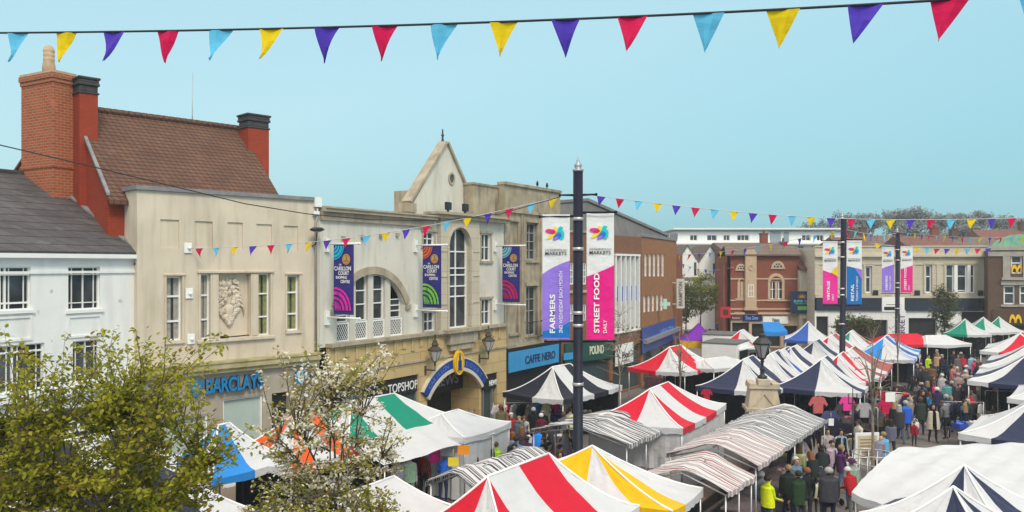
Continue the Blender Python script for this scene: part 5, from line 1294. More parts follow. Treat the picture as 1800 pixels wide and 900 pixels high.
# ---- traditional stalls: canvas thrown over a low gabled frame
def stall(label, FRp, FLp, length, ridge_h, mats, splits, eave=2.25, ang=None, counter=True, seed=0, table=None):
    a, b_ = at_z(*FRp, eave), at_z(*FLp, eave)
    wv = b_ - a; W_ = Vector((wv.x, wv.y, 0)).length
    rz = math.atan2(wv.y, wv.x) - math.pi / 2 if ang is None else R(90 - ang)
    t = thing('market_stall', label, 'market stall', (a.x, a.y, 0), rz, 'canvas topped stalls')
    # local x = along the stall away from the camera, local y = to the left
    ms = []
    for s in mats:
        if s not in ms: ms.append(s)
    c = MB(); nx, ny = 34, 16; rr = random.Random(seed)
    def Z(x, y):
        q = y / W_; g_ = 1 - abs(q * 2 - 1)
        xx = (x / length * (len(splits) + 1)) % 1
        return eave + ridge_h * min(1, g_ * 1.15) + .05 * math.sin(x * 5 + y * 1.3 + seed) * (.4 + g_) - .09 * math.sin(math.pi * xx) * g_ + .02 * math.sin(x * 17 + y * 3)
    for i in range(nx):
        for j in range(ny):
            x0, x1 = length * i / nx, length * (i + 1) / nx; y0, y1 = W_ * j / ny, W_ * (j + 1) / ny
            k = sum(1 for sp in splits if (i + .5) / nx > sp)
            dz = -.03 * k
            c.poly([(x0, y0, Z(x0, y0) + dz), (x1, y0, Z(x1, y0) + dz), (x1, y1, Z(x1, y1) + dz), (x0, y1, Z(x0, y1) + dz)], ms.index(mats[k]), True)
    for i in range(nx):
        x0, x1 = length * i / nx, length * (i + 1) / nx; k = sum(1 for sp in splits if (i + .5) / nx > sp)
        for y in (0, W_): c.poly([(x0, y, Z(x0, y) - .14), (x1, y, Z(x1, y) - .14), (x1, y, Z(x1, y)), (x0, y, Z(x0, y))], ms.index(mats[k]))
    c.build('canopy', ms, t)
    f = MB()
    for x in [.1] + [length * s for s in splits] + [length - .1]:
        f.tube([(x, .08, eave - .1), (x, W_ / 2, eave + ridge_h - .12), (x, W_ - .08, eave - .1)], .025, 5)
    for y, z in ((.08, eave - .09), (W_ - .08, eave - .09), (W_ / 2, eave + ridge_h - .11)): f.tube([(.05, y, z), (length - .05, y, z)], .022, 5)
    f.build('frame', m_alu, t)
    for x in (.1, length / 2, length - .1):
        for y in (.1, W_ - .1): q = MB(); q.tube([(x, y, 0), (x, y, eave - .1)], .025, 6); q.box(x - .07, x + .07, y - .07, y + .07, 0, .02); q.build('leg', m_alu, t)
    if counter:
        q = MB(); q.box(.2, length - .2, .3, 1.15, .82, .87); q.box(.2, length - .2, .3, .33, .1, .818); q.build('counter', table or M('cloth_counter', (.13, .1, .11), .9, .3, 6), t)
        q = MB(); q.box(.2, length - .2, W_ - .9, W_ - .4, .82, .87); q.box(.2, length - .2, W_ - .42, W_ - .4, .1, .818); q.build('back_counter', m_wood, t)
    return t
stall('long stall with three striped canvases in the middle of the market', (1333, 820), (1159, 806), 8.3, .42, [f_stripe_r, f_stripe_b, f_stripe_b], [.34, .66], seed=51, ang=34)
stall('short stall with a red striped canvas beside the yellow tent', (1280, 867), (1112, 842), 2.0, .4, [f_stripe_r], [], seed=52, ang=36)
stall('black and white striped stall directly behind the nearest banner pole', (1104, 782), (905, 798), 2.9, .42, [f_stripe_b], [], seed=53, ang=36, eave=2.15)
stall('black and white striped stall left of the big red tent', (850, 868), (712, 872), 3.8, .42, [f_stripe_b], [], seed=54, ang=36, eave=2.1)
stall('stall with bold black stripes on the awning under the navy fronted tent', (1850, 684), (1732, 676), 3.0, .15, [f_stripe_z], [], seed=55, eave=2.1, ang=62, counter=False)
# ---- catering trailers
def trailer(label, px, py, L_, W_, Hh, ang):
    p = at_z(px, py, Hh); t = thing('catering_trailer', label, 'trailer', (p.x, p.y, 0), R(90 - ang), 'white catering trailers')
    m = MB(); m.box(0, L_, 0, W_, .55, Hh); bd = m.build('body', m_white_paint, t, bevel=.04)
    m = MB(); m.box(-.03, L_ + .03, -.03, W_ + .03, Hh + .002, Hh + .06); m.build('roof', M('grey_roof_felt', (.13, .13, .125), .8, .2), t)
    m = MB(); m.box(.5, L_ - .5, -.012, -.002, 1.15, Hh - .5); m.build('serving_hatch', m_dark, t)
    m = MB(); m.prism([(.45, -.03, Hh - .42), (L_ - .45, -.03, Hh - .42), (L_ - .45, -1.1, Hh - .15), (.45, -1.1, Hh - .15)], (0, 0, .05)); m.build('hatch_flap', m_white_paint, t)
    for x in (L_ * .4, L_ * .62):
        for y in (.08, W_ - .28): m = MB(); m.lathe([(.15, 0), (.3, 0), (.32, .05), (.32, .15), (.3, .2), (.15, .2)], (0, 0, 0), 14); m.v = [(x + a, y + c, .32 + b2_) for a, b2_, c in m.v]; m.build('wheel', m_black, t)
trailer('nearer white catering trailer with a grey roof beside the stone pillar lamp', 1296, 606, 3.2, 2.3, 2.75, 30)
trailer('farther white catering trailer behind the nearer one', 1304, 591, 3.2, 2.8, 2.75, 26)
# ================================================================ BANNER POLES
m_pole = M('dark_blue_pole_paint', (.009, .011, .024), .5, .2, 6, spec=.2)
def cloth(name, col): return fabric(name, col, .1, .03, .6)
b_white = cloth('banner_white', (.78, .78, .78)); b_lilac = cloth('banner_lilac', (.30, .19, .72)); b_mag = cloth('banner_magenta', (.80, .012, .26)); b_blue = cloth('banner_blue', (.005, .17, .50)); b_yel = cloth('banner_yellow', (.85, .55, .01)); b_pink = cloth('banner_pink', (.82, .03, .33))
e_cols = [M('emblem_magenta', (.72, .02, .22), .5, .03), M('emblem_yellow', (.88, .62, .01), .5, .03), M('emblem_cyan', (.01, .52, .58), .5, .03), M('emblem_teal', (.01, .30, .34), .5, .03), M('emblem_blue', (.02, .14, .62), .5, .03), M('emblem_violet', (.30, .16, .60), .5, .03), M('emblem_red', (.6, .02, .05), .5, .03)]
m_ink = M('dark_ink', (.05, .05, .055), .6, .05)
def market_banner(label, pole, x0, z0, w, h, low, curve, txt, sub, accent=None, d=0):
    """x0,z0: top left corner relative to the pole base"""
    o = thing('street_banner', label, 'banner', pole.location + Matrix.Rotation(pole.rotation_euler.z, 3, 'Z') @ Vector((x0, -.03, z0)), pole.rotation_euler.z + d, 'market banners on the poles')
    nx, nz = 8, 22; wob = lambda x, z: .022 * math.sin(z * 2.4 + x * 3 + x0) * math.sin(math.pi * (x / w))
    ca, cb, cc = curve          # boundary height fraction from the top at left, middle, right
    def bd(q): return -h * ((1 - q) ** 2 * ca + 2 * q * (1 - q) * cb + q * q * cc)
    m = MB()
    for i in range(nx):
        qa, qb = i / nx, (i + 1) / nx; xa, xb = w * qa, w * qb
        cols = [(0, bd, 0), (bd, None, 1)]
        for part in (0, 1):
            for k in range(nz):
                t0, t1 = k / nz, (k + 1) / nz
                def zz(q, t): return bd(q) * t if part == 0 else bd(q) + (-h - bd(q)) * t
                P = [(xa, zz(qa, t1)), (xb, zz(qb, t1)), (xb, zz(qb, t0)), (xa, zz(qa, t0))]
                m.poly([(x, wob(x, z), z) for x, z in P], part, True)
                m.poly([(x, wob(x, z) + .012, z) for x, z in reversed(P)], part, True)
    m.build('cloth', [b_white, low], o)
    y = -.034
    m = MB()
    def tri(pts, mi): m.poly([(a * w, y, -b2 * h) for a, b2 in pts], mi)
    am = []
    for pts, mt in (accent or []):
        am.append(mt); tri(pts, len(am) - 1)
    if am: m.build('accent_panel', am, o)
    # emblem: a flower-like bird of overlapping petals
    m = MB(); cx, cz = .5 * w, -.155 * h; s = w
    for k, (ex, ez, rx, rz, rot, mi) in enumerate(((-.2, .09, .2, .085, -.12, 0), (-.02, .17, .1, .05, 1.95, 1), (-.2, -.1, .16, .06, .55, 1), (-.05, -.02, .1, .09, 0, 1), (.13, .08, .085, .2, -.12, 2), (.2, -.05, .1, .17, -.1, 2), (.08, -.06, .13, .12, .5, 3), (.04, -.1, .16, .1, .5, 4), (-.02, -.17, .11, .055, .4, 5), (.17, .2, .09, .05, .3, 2), (-.12, .05, .1, .06, .1, 6))):
        m.disc(cx + ex * s, cz + ez * s, rx * s, rz * s, y - .001 * k, 14, mi, 0, 360, rot)
    m.build('emblem', e_cols, o)
    if w > .5:
        lettering('LOUGHBOROUGH', .1 * w, .9 * w, -.29 * h, -.275 * h, y, m_ink, o, -.004)
        lettering('MARKETS', .1 * w, .88 * w, -.325 * h, -.297 * h, y, m_ink, o, .012)
    tw = .2 * w
    a = lettering(txt, .26 * w, .26 * w + tw, -(.945) * h, -(.945) * h + h * (.02 + .041 * len(txt)), y, m_wl, o, .025, vertical=True)
    if sub: lettering(sub, .6 * w, .73 * w, -.945 * h, -.945 * h + h * min(.0205 * len(sub), .5), y, m_wl, o, .004, vertical=True)
    m = MB(); m.box(0, w, -.05, -.036, -.012 * h, -.004 * h); m.build('hem', b_white, o)
    m = MB(); m.box(0, w, -.05, -.036, -.996 * h, -.985 * h); m.build('hem', low, o)
    return o
def pole(label, px, D, ztop, arms, r=.14, lean=0):
    x = (px - 900) / F * D
    o = thing('banner_pole', label, 'pole', (x, D, 0), 0, 'dark banner poles')
    m = MB(); m.tube([(0, 0, 0), (0, 0, 1.2), (0, 0, 1.22), (lean, 0, ztop)], [r * 1.25, r * 1.25, r, r * .97], 14); m.build('shaft', m_pole, o)
    m = MB()
    for z in (ztop * .43, ztop * .62, ztop * .62 - .35, ztop * .79, ztop - 1.35): m.tube([(0, 0, z), (0, 0, z + .09)], r * 1.12, 14)
    m.build('bands', m_alu, o)
    m = MB(); m.lathe([(r * 1.05, 0), (r * 1.1, .06), (r * .5, .08), (r * .75, .15), (r * .7, .21), (r * .3, .25), (r * .35, .29), (r * .2, .34), (.01, .42)], (0, 0, ztop), 12); m.build('finial', M('silver_finial', (.33, .33, .35), .45, .2, metal=.6), o)
    for (xa, z, tilt) in arms:
        m = MB(); m.tube([(0, 0, z), (xa, -.02, z + tilt)], [.04, .025], 6); m.lathe([(.02, -.04), (.045, 0), (.02, .04)], (xa, -.02, z + tilt), 8); m.build('arm', m_pole, o)
    return o
D = 22.0
zt1 = H + (465 - 302) / F * D
Pz = lambda py, D: H + (465 - py) / F * D
p1 = pole('nearest tall dark pole carrying the farmers and street food banners', 1016, D, zt1, [(-1.05, Pz(380, D), -.02), (1.05, Pz(374, D), .02), (-.9, Pz(600, D), 0), (1.0, Pz(600, D), 0), (.5, Pz(343, D), .02), (-.5, Pz(343, D), .0)])
sc = D / F
market_banner('banner reading farmers in white on lilac, left of the nearest pole', p1, (953.5 - 1016) * sc, Pz(377, D), 48 * sc, 220 * sc, b_lilac, (.475, .40, .368), 'FARMERS', '2ND WEDNESDAY EACH MONTH', [([(0, .985), (0, .93), (.55, .91), (1, .855), (1, .985)], b_blue)])
market_banner('banner reading street food in white on magenta, right of the nearest pole', p1, (1031 - 1016) * sc, Pz(375, D), 48 * sc, 222 * sc, b_mag, (.50, .465, .41), 'STREET FOOD', 'DAILY')
D = 44.4; sc = D / F
p2 = pole('second tall dark pole carrying the vintage and retail banners', 1480, D, Pz(385, D), [(-1.15, Pz(423, D), 0), (1.1, Pz(421, D), 0), (-1.0, Pz(537, D), 0), (1.0, Pz(537, D), 0)], r=.16, lean=.1)
market_banner('banner reading vintage in white on pink with a yellow corner, left of the second pole', p2, (1446 - 1480) * sc, Pz(424, D), 26 * sc, 110 * sc, b_pink, (.46, .5, .56), 'VINTAGE', 'FIRST', [([(.55, .5), (1, .38), (1, .57)], b_yel)])
market_banner('banner reading retail in white on blue with a lilac corner, right of the second pole', p2, (1488 - 1480) * sc, Pz(423, D), 26.5 * sc, 112 * sc, b_blue, (.40, .42, .46), 'RETAIL', 'THURSDAY & SATURDAY', [([(.5, .425), (1, .455), (1, .62)], b_lilac)])
D = 60.8; sc = D / F
p3 = pole('farthest dark pole carrying smaller farmers and street food banners', 1577, D, Pz(409, D), [(-1.3, Pz(433, D), 0), (1.0, Pz(432, D), 0), (-1.2, Pz(516, D), 0), (1.0, Pz(516, D), 0)], r=.17, lean=.05)
market_banner('small distant farmers banner on lilac, left of the farthest pole', p3, (1550 - 1577) * sc, Pz(434, D), 21 * sc, 80 * sc, b_lilac, (.475, .42, .385), 'FARMERS', 'WEDNESDAY MONTH')
market_banner('small distant street food banner on magenta, right of the farthest pole', p3, (1583 - 1577) * sc, Pz(432, D), 21 * sc, 82 * sc, b_mag, (.50, .465, .42), 'STREET FOOD', 'DAILY')
# ---- arcade banners on white wall brackets
c_navy = cloth('banner_navy', (.035, .03, .22)); c_cyan = cloth('print_cyan', (.02, .50, .78)); c_mag = cloth('print_magenta', (.78, .02, .42)); c_grn = cloth('print_lime', (.22, .62, .03)); c_red = cloth('print_crimson', (.62, .01, .10)); c_or = cloth('print_orange', (.75, .13, .03)); c_gold = cloth('print_gold', (.68, .38, .05)); c_pale = cloth('print_pale_blue', (.25, .55, .65))
def arcade_banner(label, px_plate, px_a, px_b, yt, yb, c1, c2):
    s0 = CA.s(px_plate); base = CA.world(s0, 0, 0); v = Vector((CA.u.y, -CA.u.x, 0))
    def along(px):
        k = (px - 900) / F; return (k * base.y - base.x) / (v.x - k * v.y)
    a, c = along(px_a), along(px_b); mid = base + v * (a + c) / 2
    z1 = H - (yt - HY) / F * mid.y; z0 = H - (yb - HY) / F * mid.y; h = z1 - z0; w = c - a
    rz = math.atan2(v.y, v.x)
    br = thing('banner_bracket', 'pair of white bracket arms holding the ' + label.split(' banner')[0] + ' banner', 'bracket', base, rz, 'white banner brackets')
    for z in (z1 + .03, z0 - .12):
        m = MB(); m.box(0, .1, -.09, .09, z - .28, z + .22); m.tube([(0.05, 0, z), (c + .28, 0, z)], .035, 8); m.lathe([(.02, -.05), (.06, 0), (.02, .05)], (c + .28, 0, z), 8); m.build('arm', m_white_paint, br)
    o = thing('arcade_banner', label, 'banner', base + v * a + Vector((0, 0, z0)), rz, 'shopping arcade banners')
    m = MB(); nz = 14
    for k in range(nz):
        za, zb = h * k / nz, h * (k + 1) / nz
        for j in range(4):
            xa, xb = w * j / 4, w * (j + 1) / 4; f_ = lambda x, z: .02 * math.sin(z * 3 + px_a) * math.sin(math.pi * x / w)
            m.poly([(xa, f_(xa, za), za), (xb, f_(xb, za), za), (xb, f_(xb, zb), zb), (xa, f_(xa, zb), zb)], 0, True)
            m.poly([(xa, f_(xa, zb) + .012, zb), (xb, f_(xb, zb) + .012, zb), (xb, f_(xb, za) + .012, za), (xa, f_(xa, za) + .012, za)], 0, True)
    m.build('cloth', c_navy, o)
    y = -.028
    m = MB()
    for r0, r1 in ((.1, .17), (.21, .3), (.34, .45), (.48, .53)): m.arc(.02 * w, h * .985, r0 * w, r1 * w, y, 270, 360, 10)
    m.build('arc_print', c1, o)
    m = MB()
    for r0, r1 in ((.0001, .3), (.37, .47), (.54, .66), (.72, .8)): m.arc(.1 * w, h * .06, r0 * w * 1.0, r1 * w * 1.0, y, 0, 180 if r1 < .1 else 97, 12)
    m.v = [(x, yy, h * .06 + (z - h * .06) * 1.28 * h / w / 3.1) for x, yy, z in m.v]
    m.build('fan_print', c2, o)
    m = MB()
    for x, hh in ((.14, .18), (.2, .27), (.26, .27), (.32, .18)): m.box(x * w, (x + .02) * w, y - .004, y - .001, .08 * h, (.08 + hh) * h)
    m.box(.06 * w, .5 * w, y - .004, y - .001, .07 * h, .08 * h); m.build('tower_print', c_navy, o)
    m = MB(); m.disc(.66 * w, .79 * h, .2 * w, .2 * w, y, 20); bd = m.build('badge', c_gold, o)
    m = MB(); m.arc(.66 * w, .79 * h, .15 * w, .165 * w, y - .003, 0, 360, 18)
    for x, hh in ((-.07, .08), (-.02, .22), (.03, .22), (.08, .08)): m.box((.655 + x) * w, (.675 + x) * w, y - .005, y - .002, .79 * h - .1 * w, .79 * h + (hh - .1) * w)
    m.build('tower_emblem', c_navy, bd)
    for s_, xa, xb, za, zb in (('THE', .3, .42, .7, .725), ('CARILLON', .06, .9, .63, .69), ('COURT', .26, .8, .565, .62), ('SHOPPING', .14, .7, .51, .55), ('CENTRE', .38, .84, .45, .495)):
        lettering(s_, xa * w, xb * w, za * h, zb * h, y, m_wl, o, .02)
arcade_banner('navy arcade banner with a magenta fan and cyan arcs, leftmost of three', 573, 586.5, 621.5, 430, 553, c_cyan, c_mag)
arcade_banner('navy arcade banner with a lime green fan and orange arcs, middle of three', 729, 743, 775.5, 432, 541, c_or, c_grn)
arcade_banner('navy arcade banner with a crimson fan and pale blue arcs, rightmost of three', 869, 883, 913.5, 433, 531, c_pale, c_red)

# ================================================================ BUNTING
fl = {'b': fabric('flag_light_blue', (.14, .56, .82), .25), 'y': fabric('flag_yellow', (.88, .62, .005), .25), 'p': fabric('flag_purple', (.10, .05, .50), .25), 'r': fabric('flag_red', (.72, .008, .09), .25)}
m_cord = M('dark_cord', (.03, .03, .035), .8); m_cordw = M('pale_cord', (.5, .5, .52), .8)
fl_order = list(fl.values()); fkey = list(fl)
def bunting(label, pts, flags, fw, fh, cord=None, r=.012, seed=0, tip=.3):
    """pts: world points of the cord; flags: list of (fraction along, colour key)"""
    o = thing('bunting', label, 'bunting', pts[0], 0, 'strings of bunting over the market')
    P = [p - pts[0] for p in pts]; rr = random.Random(seed)
    m = MB(); m.tube(P, r, 5); m.build('cord', cord or m_cordw, o)
    ln = [0]
    for a, b_ in zip(P, P[1:]): ln.append(ln[-1] + (b_ - a).length)
    def pos(t):
        d = t * ln[-1]
        for k in range(len(P) - 1):
            if d <= ln[k + 1] or k == len(P) - 2:
                return P[k].lerp(P[k + 1], (d - ln[k]) / max(ln[k + 1] - ln[k], 1e-6))
    for t, c in flags:
        a = pos(t); b_ = pos(min(t + fw / ln[-1], 1.0)); u_ = (b_ - a).normalized(); n_ = u_.cross(Vector((0, 0, 1))).normalized()
        tp = tip + rr.uniform(-.14, .14); sw = rr.uniform(-.12, .22); m = MB(); N = 5; tilt = rr.uniform(-.3, .3) * fh; wv = rr.uniform(0, 6)
        rows = []
        for k in range(N + 1):
            q = k / N; row = []
            for j in (0, .33, .67, 1):
                x = (j * (1 - q) + tp * q) * fw
                row.append(a + u_ * x + n_ * (tilt * q * q + .07 * fw * math.sin(q * 4 + j * 5 + wv)) + Vector((0, 0, -fh * q * (1 + .04 * math.sin(j * 6))) ) + Vector((0, 0, -.004)))
            rows.append(row)
        for k in range(N):
            for j in range(3): m.poly([rows[k + 1][j], rows[k + 1][j + 1], rows[k][j + 1], rows[k][j]], 0, True)
        m.build('flag', fl[c], o)
def cyc(n, order, t0=.02, t1=.985): return [(t0 + (t1 - t0) * k / max(n - 1, 1), order[k % 4]) for k in range(n)]
def line(knots, n=24):
    out = []
    for a, b_ in zip(knots, knots[1:]):
        for k in range(n): out.append(a.lerp(b_, k / n))
    return out + [knots[-1]]
# nearest string right across the top: depth runs from 8.2 m at the left to 5.6 m at the right
def Dn(px): return 8.2 - 2.6 * px / 1800
yk = lambda px: 58 - 6 * (px / 600) if px < 600 else 52 - 24 * ((px - 600) / 540) if px < 1140 else 28 - 34 * ((px - 1140) / 660)
kn = [at_y(px, 58 - .0075 * px - .0000165 * px * px, Dn(px)) for px in range(-150, 1960, 60)]
fls = [(16, 'b'), (97, 'y'), (183, 'p'), (275, 'r'), (368, 'b'), (458, 'y'), (554, 'p'), (655, 'r'), (757, 'b'), (862, 'y'), (970, 'p'), (1086, 'r'), (1218, 'b'), (1347, 'y'), (1490, 'p'), (1636, 'r'), (1792, 'b')]
tot = sum((b_ - a).length for a, b_ in zip(kn, kn[1:]))
def frac(px):
    d = 0
    for k, (a, b_) in enumerate(zip(kn, kn[1:])):
        x0, x1 = -150 + 60 * k, -90 + 60 * k
        if px <= x1: return (d + (b_ - a).length * (px - x0) / 60) / tot
        d += (b_ - a).length
bunting('nearest string of bright bunting right across the top of the picture', kn, [(frac(px), c) for px, c in fls], .25, .30, cord=m_cord, r=.011, seed=1, tip=.28)
wp = BK.world(BK.s(331), -.06, BK.z(331, 437))
e1 = at_y(986, 346, 22.0)
kn2 = [wp.lerp(e1, k / 30) - Vector((0, 0, .35 * math.sin(math.pi * k / 30))) for k in range(31)]
bunting('string of bunting from the bank wall to the nearest banner pole', kn2, cyc(19, 'rbyp', .02, .97), .26, .28, seed=2, r=.01)
a = at_y(1040, 343, 22.0); b_ = at_y(1860, 381, 21.0)
bunting('string of bunting from the nearest pole away to the right edge', [a.lerp(b_, k / 40) - Vector((0, 0, .32 * math.sin(math.pi * k / 40))) for k in range(41)], cyc(24, 'prby', .012, .98), .24, .27, seed=3, r=.009)
a = S3.world(S3.s(1186), -.1, S3.z(1186, 449)); b_ = at_y(1478, 404, 44.3)
bunting('string of bunting from the brick shop to the second banner pole', [a.lerp(b_, k / 30) - Vector((0, 0, .25 * math.sin(math.pi * k / 30))) for k in range(31)], cyc(13, 'yrpb', .02, .95), .38, .42, seed=4, r=.012)
a = at_y(1482, 402, 44.3); b_ = at_y(1577, 410, 60.6)
bunting('short string of bunting between the second and third banner poles', [a.lerp(b_, k / 16) - Vector((0, 0, .2 * math.sin(math.pi * k / 16))) for k in range(17)], cyc(8, 'rbyp', .04, .94), .42, .46, seed=5, r=.014)
a = at_y(1579, 408, 60.6); b_ = at_y(1850, 416, 42)
bunting('string of bunting from the third banner pole to the right edge', [a.lerp(b_, k / 24) - Vector((0, 0, .2 * math.sin(math.pi * k / 24))) for k in range(25)], cyc(17, 'rbyp', .02, .97), .34, .36, seed=6, r=.012)
a = at_y(1530, 427, 70); b_ = at_y(1745, 436, 67)
bunting('faint string of small flags along the top of the cream building', [a.lerp(b_, k / 16) - Vector((0, 0, .25 * math.sin(math.pi * k / 16))) for k in range(17)], cyc(12, 'ybrp', .04, .94), .5, .5, seed=7, r=.016)
a = at_y(1196, 462, 85); b_ = at_y(1290, 470, 74)
bunting('faint string of small flags before the white gabled building', [a.lerp(b_, k / 16) - Vector((0, 0, .5 * math.sin(math.pi * k / 16))) for k in range(17)], cyc(7, 'pbrp', .04, .94), .5, .5, seed=8, r=.016)
# overhead cable
kn = [(0, 255, 15), (150, 290, 16), (340, 336, 17.5), (430, 358, 18.2), (540, 376, 19), (650, 386, 19.8), (770, 388, 20.5), (880, 376, 21.2), (984, 346, 22)]
cb = [at_y(-120, 222, 14)] + [at_y(*k) for k in kn]
o = thing('overhead_cable', 'thin dark cable sagging from the upper left to the nearest banner pole', 'cable', cb[0]); m = MB(); m.tube([p - cb[0] for p in cb], .012, 5); m.build('wire', m_cord, o)

# ================================================================ STONE PILLAR WITH LAMP
D = 31.5; x = (1340 - 900) / F * D
o = thing('lamp_pillar', 'carved stone drinking fountain pillar carrying an old street lamp among the tents', 'pillar', (x, D, 0), R(-8))
m_pil = M('cream_pillar_stone', (.50, .42, .31), .85, .12, 3, stain=.4)
m = MB(); m.box(-.75, .75, -.6, .6, 0, .3); m.box(-.6, .6, -.48, .48, .302, 2.05); m.box(-.7, .7, -.58, .58, 2.052, 2.2); m.build('plinth', m_pil, o, bevel=.02)
m = MB(); m.arc(0, 1.45, .32, .45, -.53, 0, 180, 12, 0, .045); m.box(-.45, -.32, -.53, -.485, .5, 1.45); m.box(.32, .45, -.53, -.485, .5, 1.45); m.build('niche_arch', m_pil, o)
m = MB(); m.disc(0, 1.45, .31, .31, -.49, 14, 0, 0, 180); m.poly([(-.31, -.49, .5), (.31, -.49, .5), (.31, -.49, 1.45), (-.31, -.49, 1.45)]); m.build('niche', m_dark, o)
m = MB(); m.lathe([(.02, 0), (.14, .08), (.2, .2), (.1, .3), (.02, .34)], (0, -.55, 1.2), 10); m.build('flowers', M('blue_flowers', (.06, .07, .35), .8, .5, 20), o)
m = MB(); m.prism([(-.62, -.5, 2.203), (.62, -.5, 2.203), (.5, -.4, 2.95), (-.5, -.4, 2.95)], (0, .9, 0)); m.box(-.58, .58, -.48, .5, 2.952, 3.08); m.box(-.22, .22, -.5, .22, 3.082, 3.3)
m.box(-.56, -.3, -.49, .5, 3.082, 3.16); m.box(.3, .56, -.49, .5, 3.082, 3.16); m.build('capital', m_pil, o)
m = MB(); m.prism([(-.42, -.52, 2.3), (-.34, -.52, 2.3), (0, -.48, 2.74), (.34, -.52, 2.3), (.42, -.52, 2.3), (0, -.47, 2.88)], (0, .05, 0)); m.build('gable_carving', m_pil, o)
lp = thing('street_lamp', 'black old fashioned street lamp standing on the stone pillar', 'lamp', (x, D, 3.3), 0)
m = MB(); m.lathe([(.19, 0), (.2, .08), (.1, .14), (.08, .3), (.12, .34), (.06, .4), (.05, .62), (.09, .66), (.06, .7), (.1, .8)], n=10); m.build('post', m_black, lp)
m = MB()
for k in range(6):
    t = 6.2832 * k / 6; m.tube([(.13 * math.cos(t), .13 * math.sin(t), .8), (.33 * math.cos(t), .33 * math.sin(t), 1.35)], .018, 4)
m.lathe([(.36, 1.35), (.38, 1.4), (.2, 1.6), (.15, 1.62), (.14, 1.72), (.05, 1.8), (.06, 1.86), (.02, 1.98)], n=6, smooth=False); m.lathe([(.14, .78), (.14, .82)], n=6); m.build('lantern_frame', m_black, lp)
m = MB(); m.lathe([(.125, .83), (.315, 1.34)], n=6, smooth=False); m.build('lantern_glass', M('smoky_lamp_glass', (.28, .28, .3), .15, .1, spec=.5), lp)
# black standing lamp / sign post in the market
o = thing('sign_post', 'thin black post with a small square lantern head beside the navy and white tent', 'post', (at_y(1499, 500, 29).x, 29, 0))
m = MB(); m.tube([(0, 0, 0), (0, 0, 2.9)], .035, 8); m.build('shaft', m_black, o)
m = MB(); 
for a, c in ((-.16, -.14), (.14, .16)): m.box(a, c, -.02, .02, 2.75, 3.1)
m.box(-.16, .16, -.02, .02, 2.72, 2.75); m.tube([(0, 0, 2.9), (0, 0, 3.35)], .015, 5); m.build('head', m_black, o)
# feather flag
p = at_y(1585, 545, 64); o = thing('feather_flag', 'white feather flag with dark upright print in front of the cream building', 'flag', (p.x, 64, 0))
m = MB(); m.tube([(-.45, 0, 0), (-.45, 0, 4.0), (-.3, 0, 4.6)], .03, 6); m.build('mast', m_alu, o)
m = MB(); P = [(-.42, 0, .9), (.35, 0, 1.0), (.5, 0, 3.2), (.3, 0, 4.1), (-.05, 0, 4.6), (-.35, 0, 4.5), (-.42, 0, 3.9)]; m.prism(P, (0, .02, 0)); m.build('cloth', b_white, o)
lettering('MARKET', -.2, .25, 1.3, 3.8, -.004, M('dim_violet_ink', (.1, .08, .2), .6), o, .02, .004, vertical=True)
# ================================================================ PEOPLE
skin_tones = [M('skin_fair', (.52, .30, .21), .55, .06, 20), M('skin_tan', (.40, .21, .13), .55, .06, 20), M('skin_brown', (.18, .09, .055), .55, .06, 20)]
m_eye = M('eye_dark', (.02, .015, .012), .3); m_lip = M('lip_colour', (.30, .09, .08), .5)
_cloth = {}
def cm(col):
    k = tuple(round(c, 3) for c in col)
    if k not in _cloth: _cloth[k] = M('clothing_cloth', k, .9, .18, 14, spec=.15)
    return _cloth[k]
def skinned(J, E, root):
    """one continuous surface grown over a joint skeleton"""
    names = list(J); idx = {n_: i for i, n_ in enumerate(names)}
    me = bpy.data.meshes.new('figure'); me.from_pydata([J[n_][:3] for n_ in names], [(idx[a], idx[b]) for a, b in E], [])
    o = bpy.data.objects.new('figure', me); COL.objects.link(o)
    sk = o.modifiers.new('skin', 'SKIN'); sk.use_smooth_shade = True
    if not me.skin_vertices: me.attributes  # layer is created with the modifier below
    try: lay = me.skin_vertices[0]
    except Exception:
        bpy.context.view_layer.objects.active = o
        bpy.ops.object.modifier_remove(modifier='skin'); bpy.ops.object.modifier_add(type='SKIN'); lay = me.skin_vertices[0]
    for i, n_ in enumerate(names):
        r_ = J[n_][3]; lay.data[i].radius = (r_, r_) if not isinstance(r_, tuple) else r_
        lay.data[i].use_root = n_ == root
    sb = o.modifiers.new('sub', 'SUBSURF'); sb.levels = 1; sb.render_levels = 1
    dg = bpy.context.evaluated_depsgraph_get(); dg.update()
    out = bpy.data.meshes.new_from_object(o.evaluated_get(dg))
    bpy.data.objects.remove(o); return out
def seg_d(p, a, b):
    ab = b - a; t = max(0, min(1, (p - a).dot(ab) / ab.length_squared)); return (p - (a + ab * t)).length
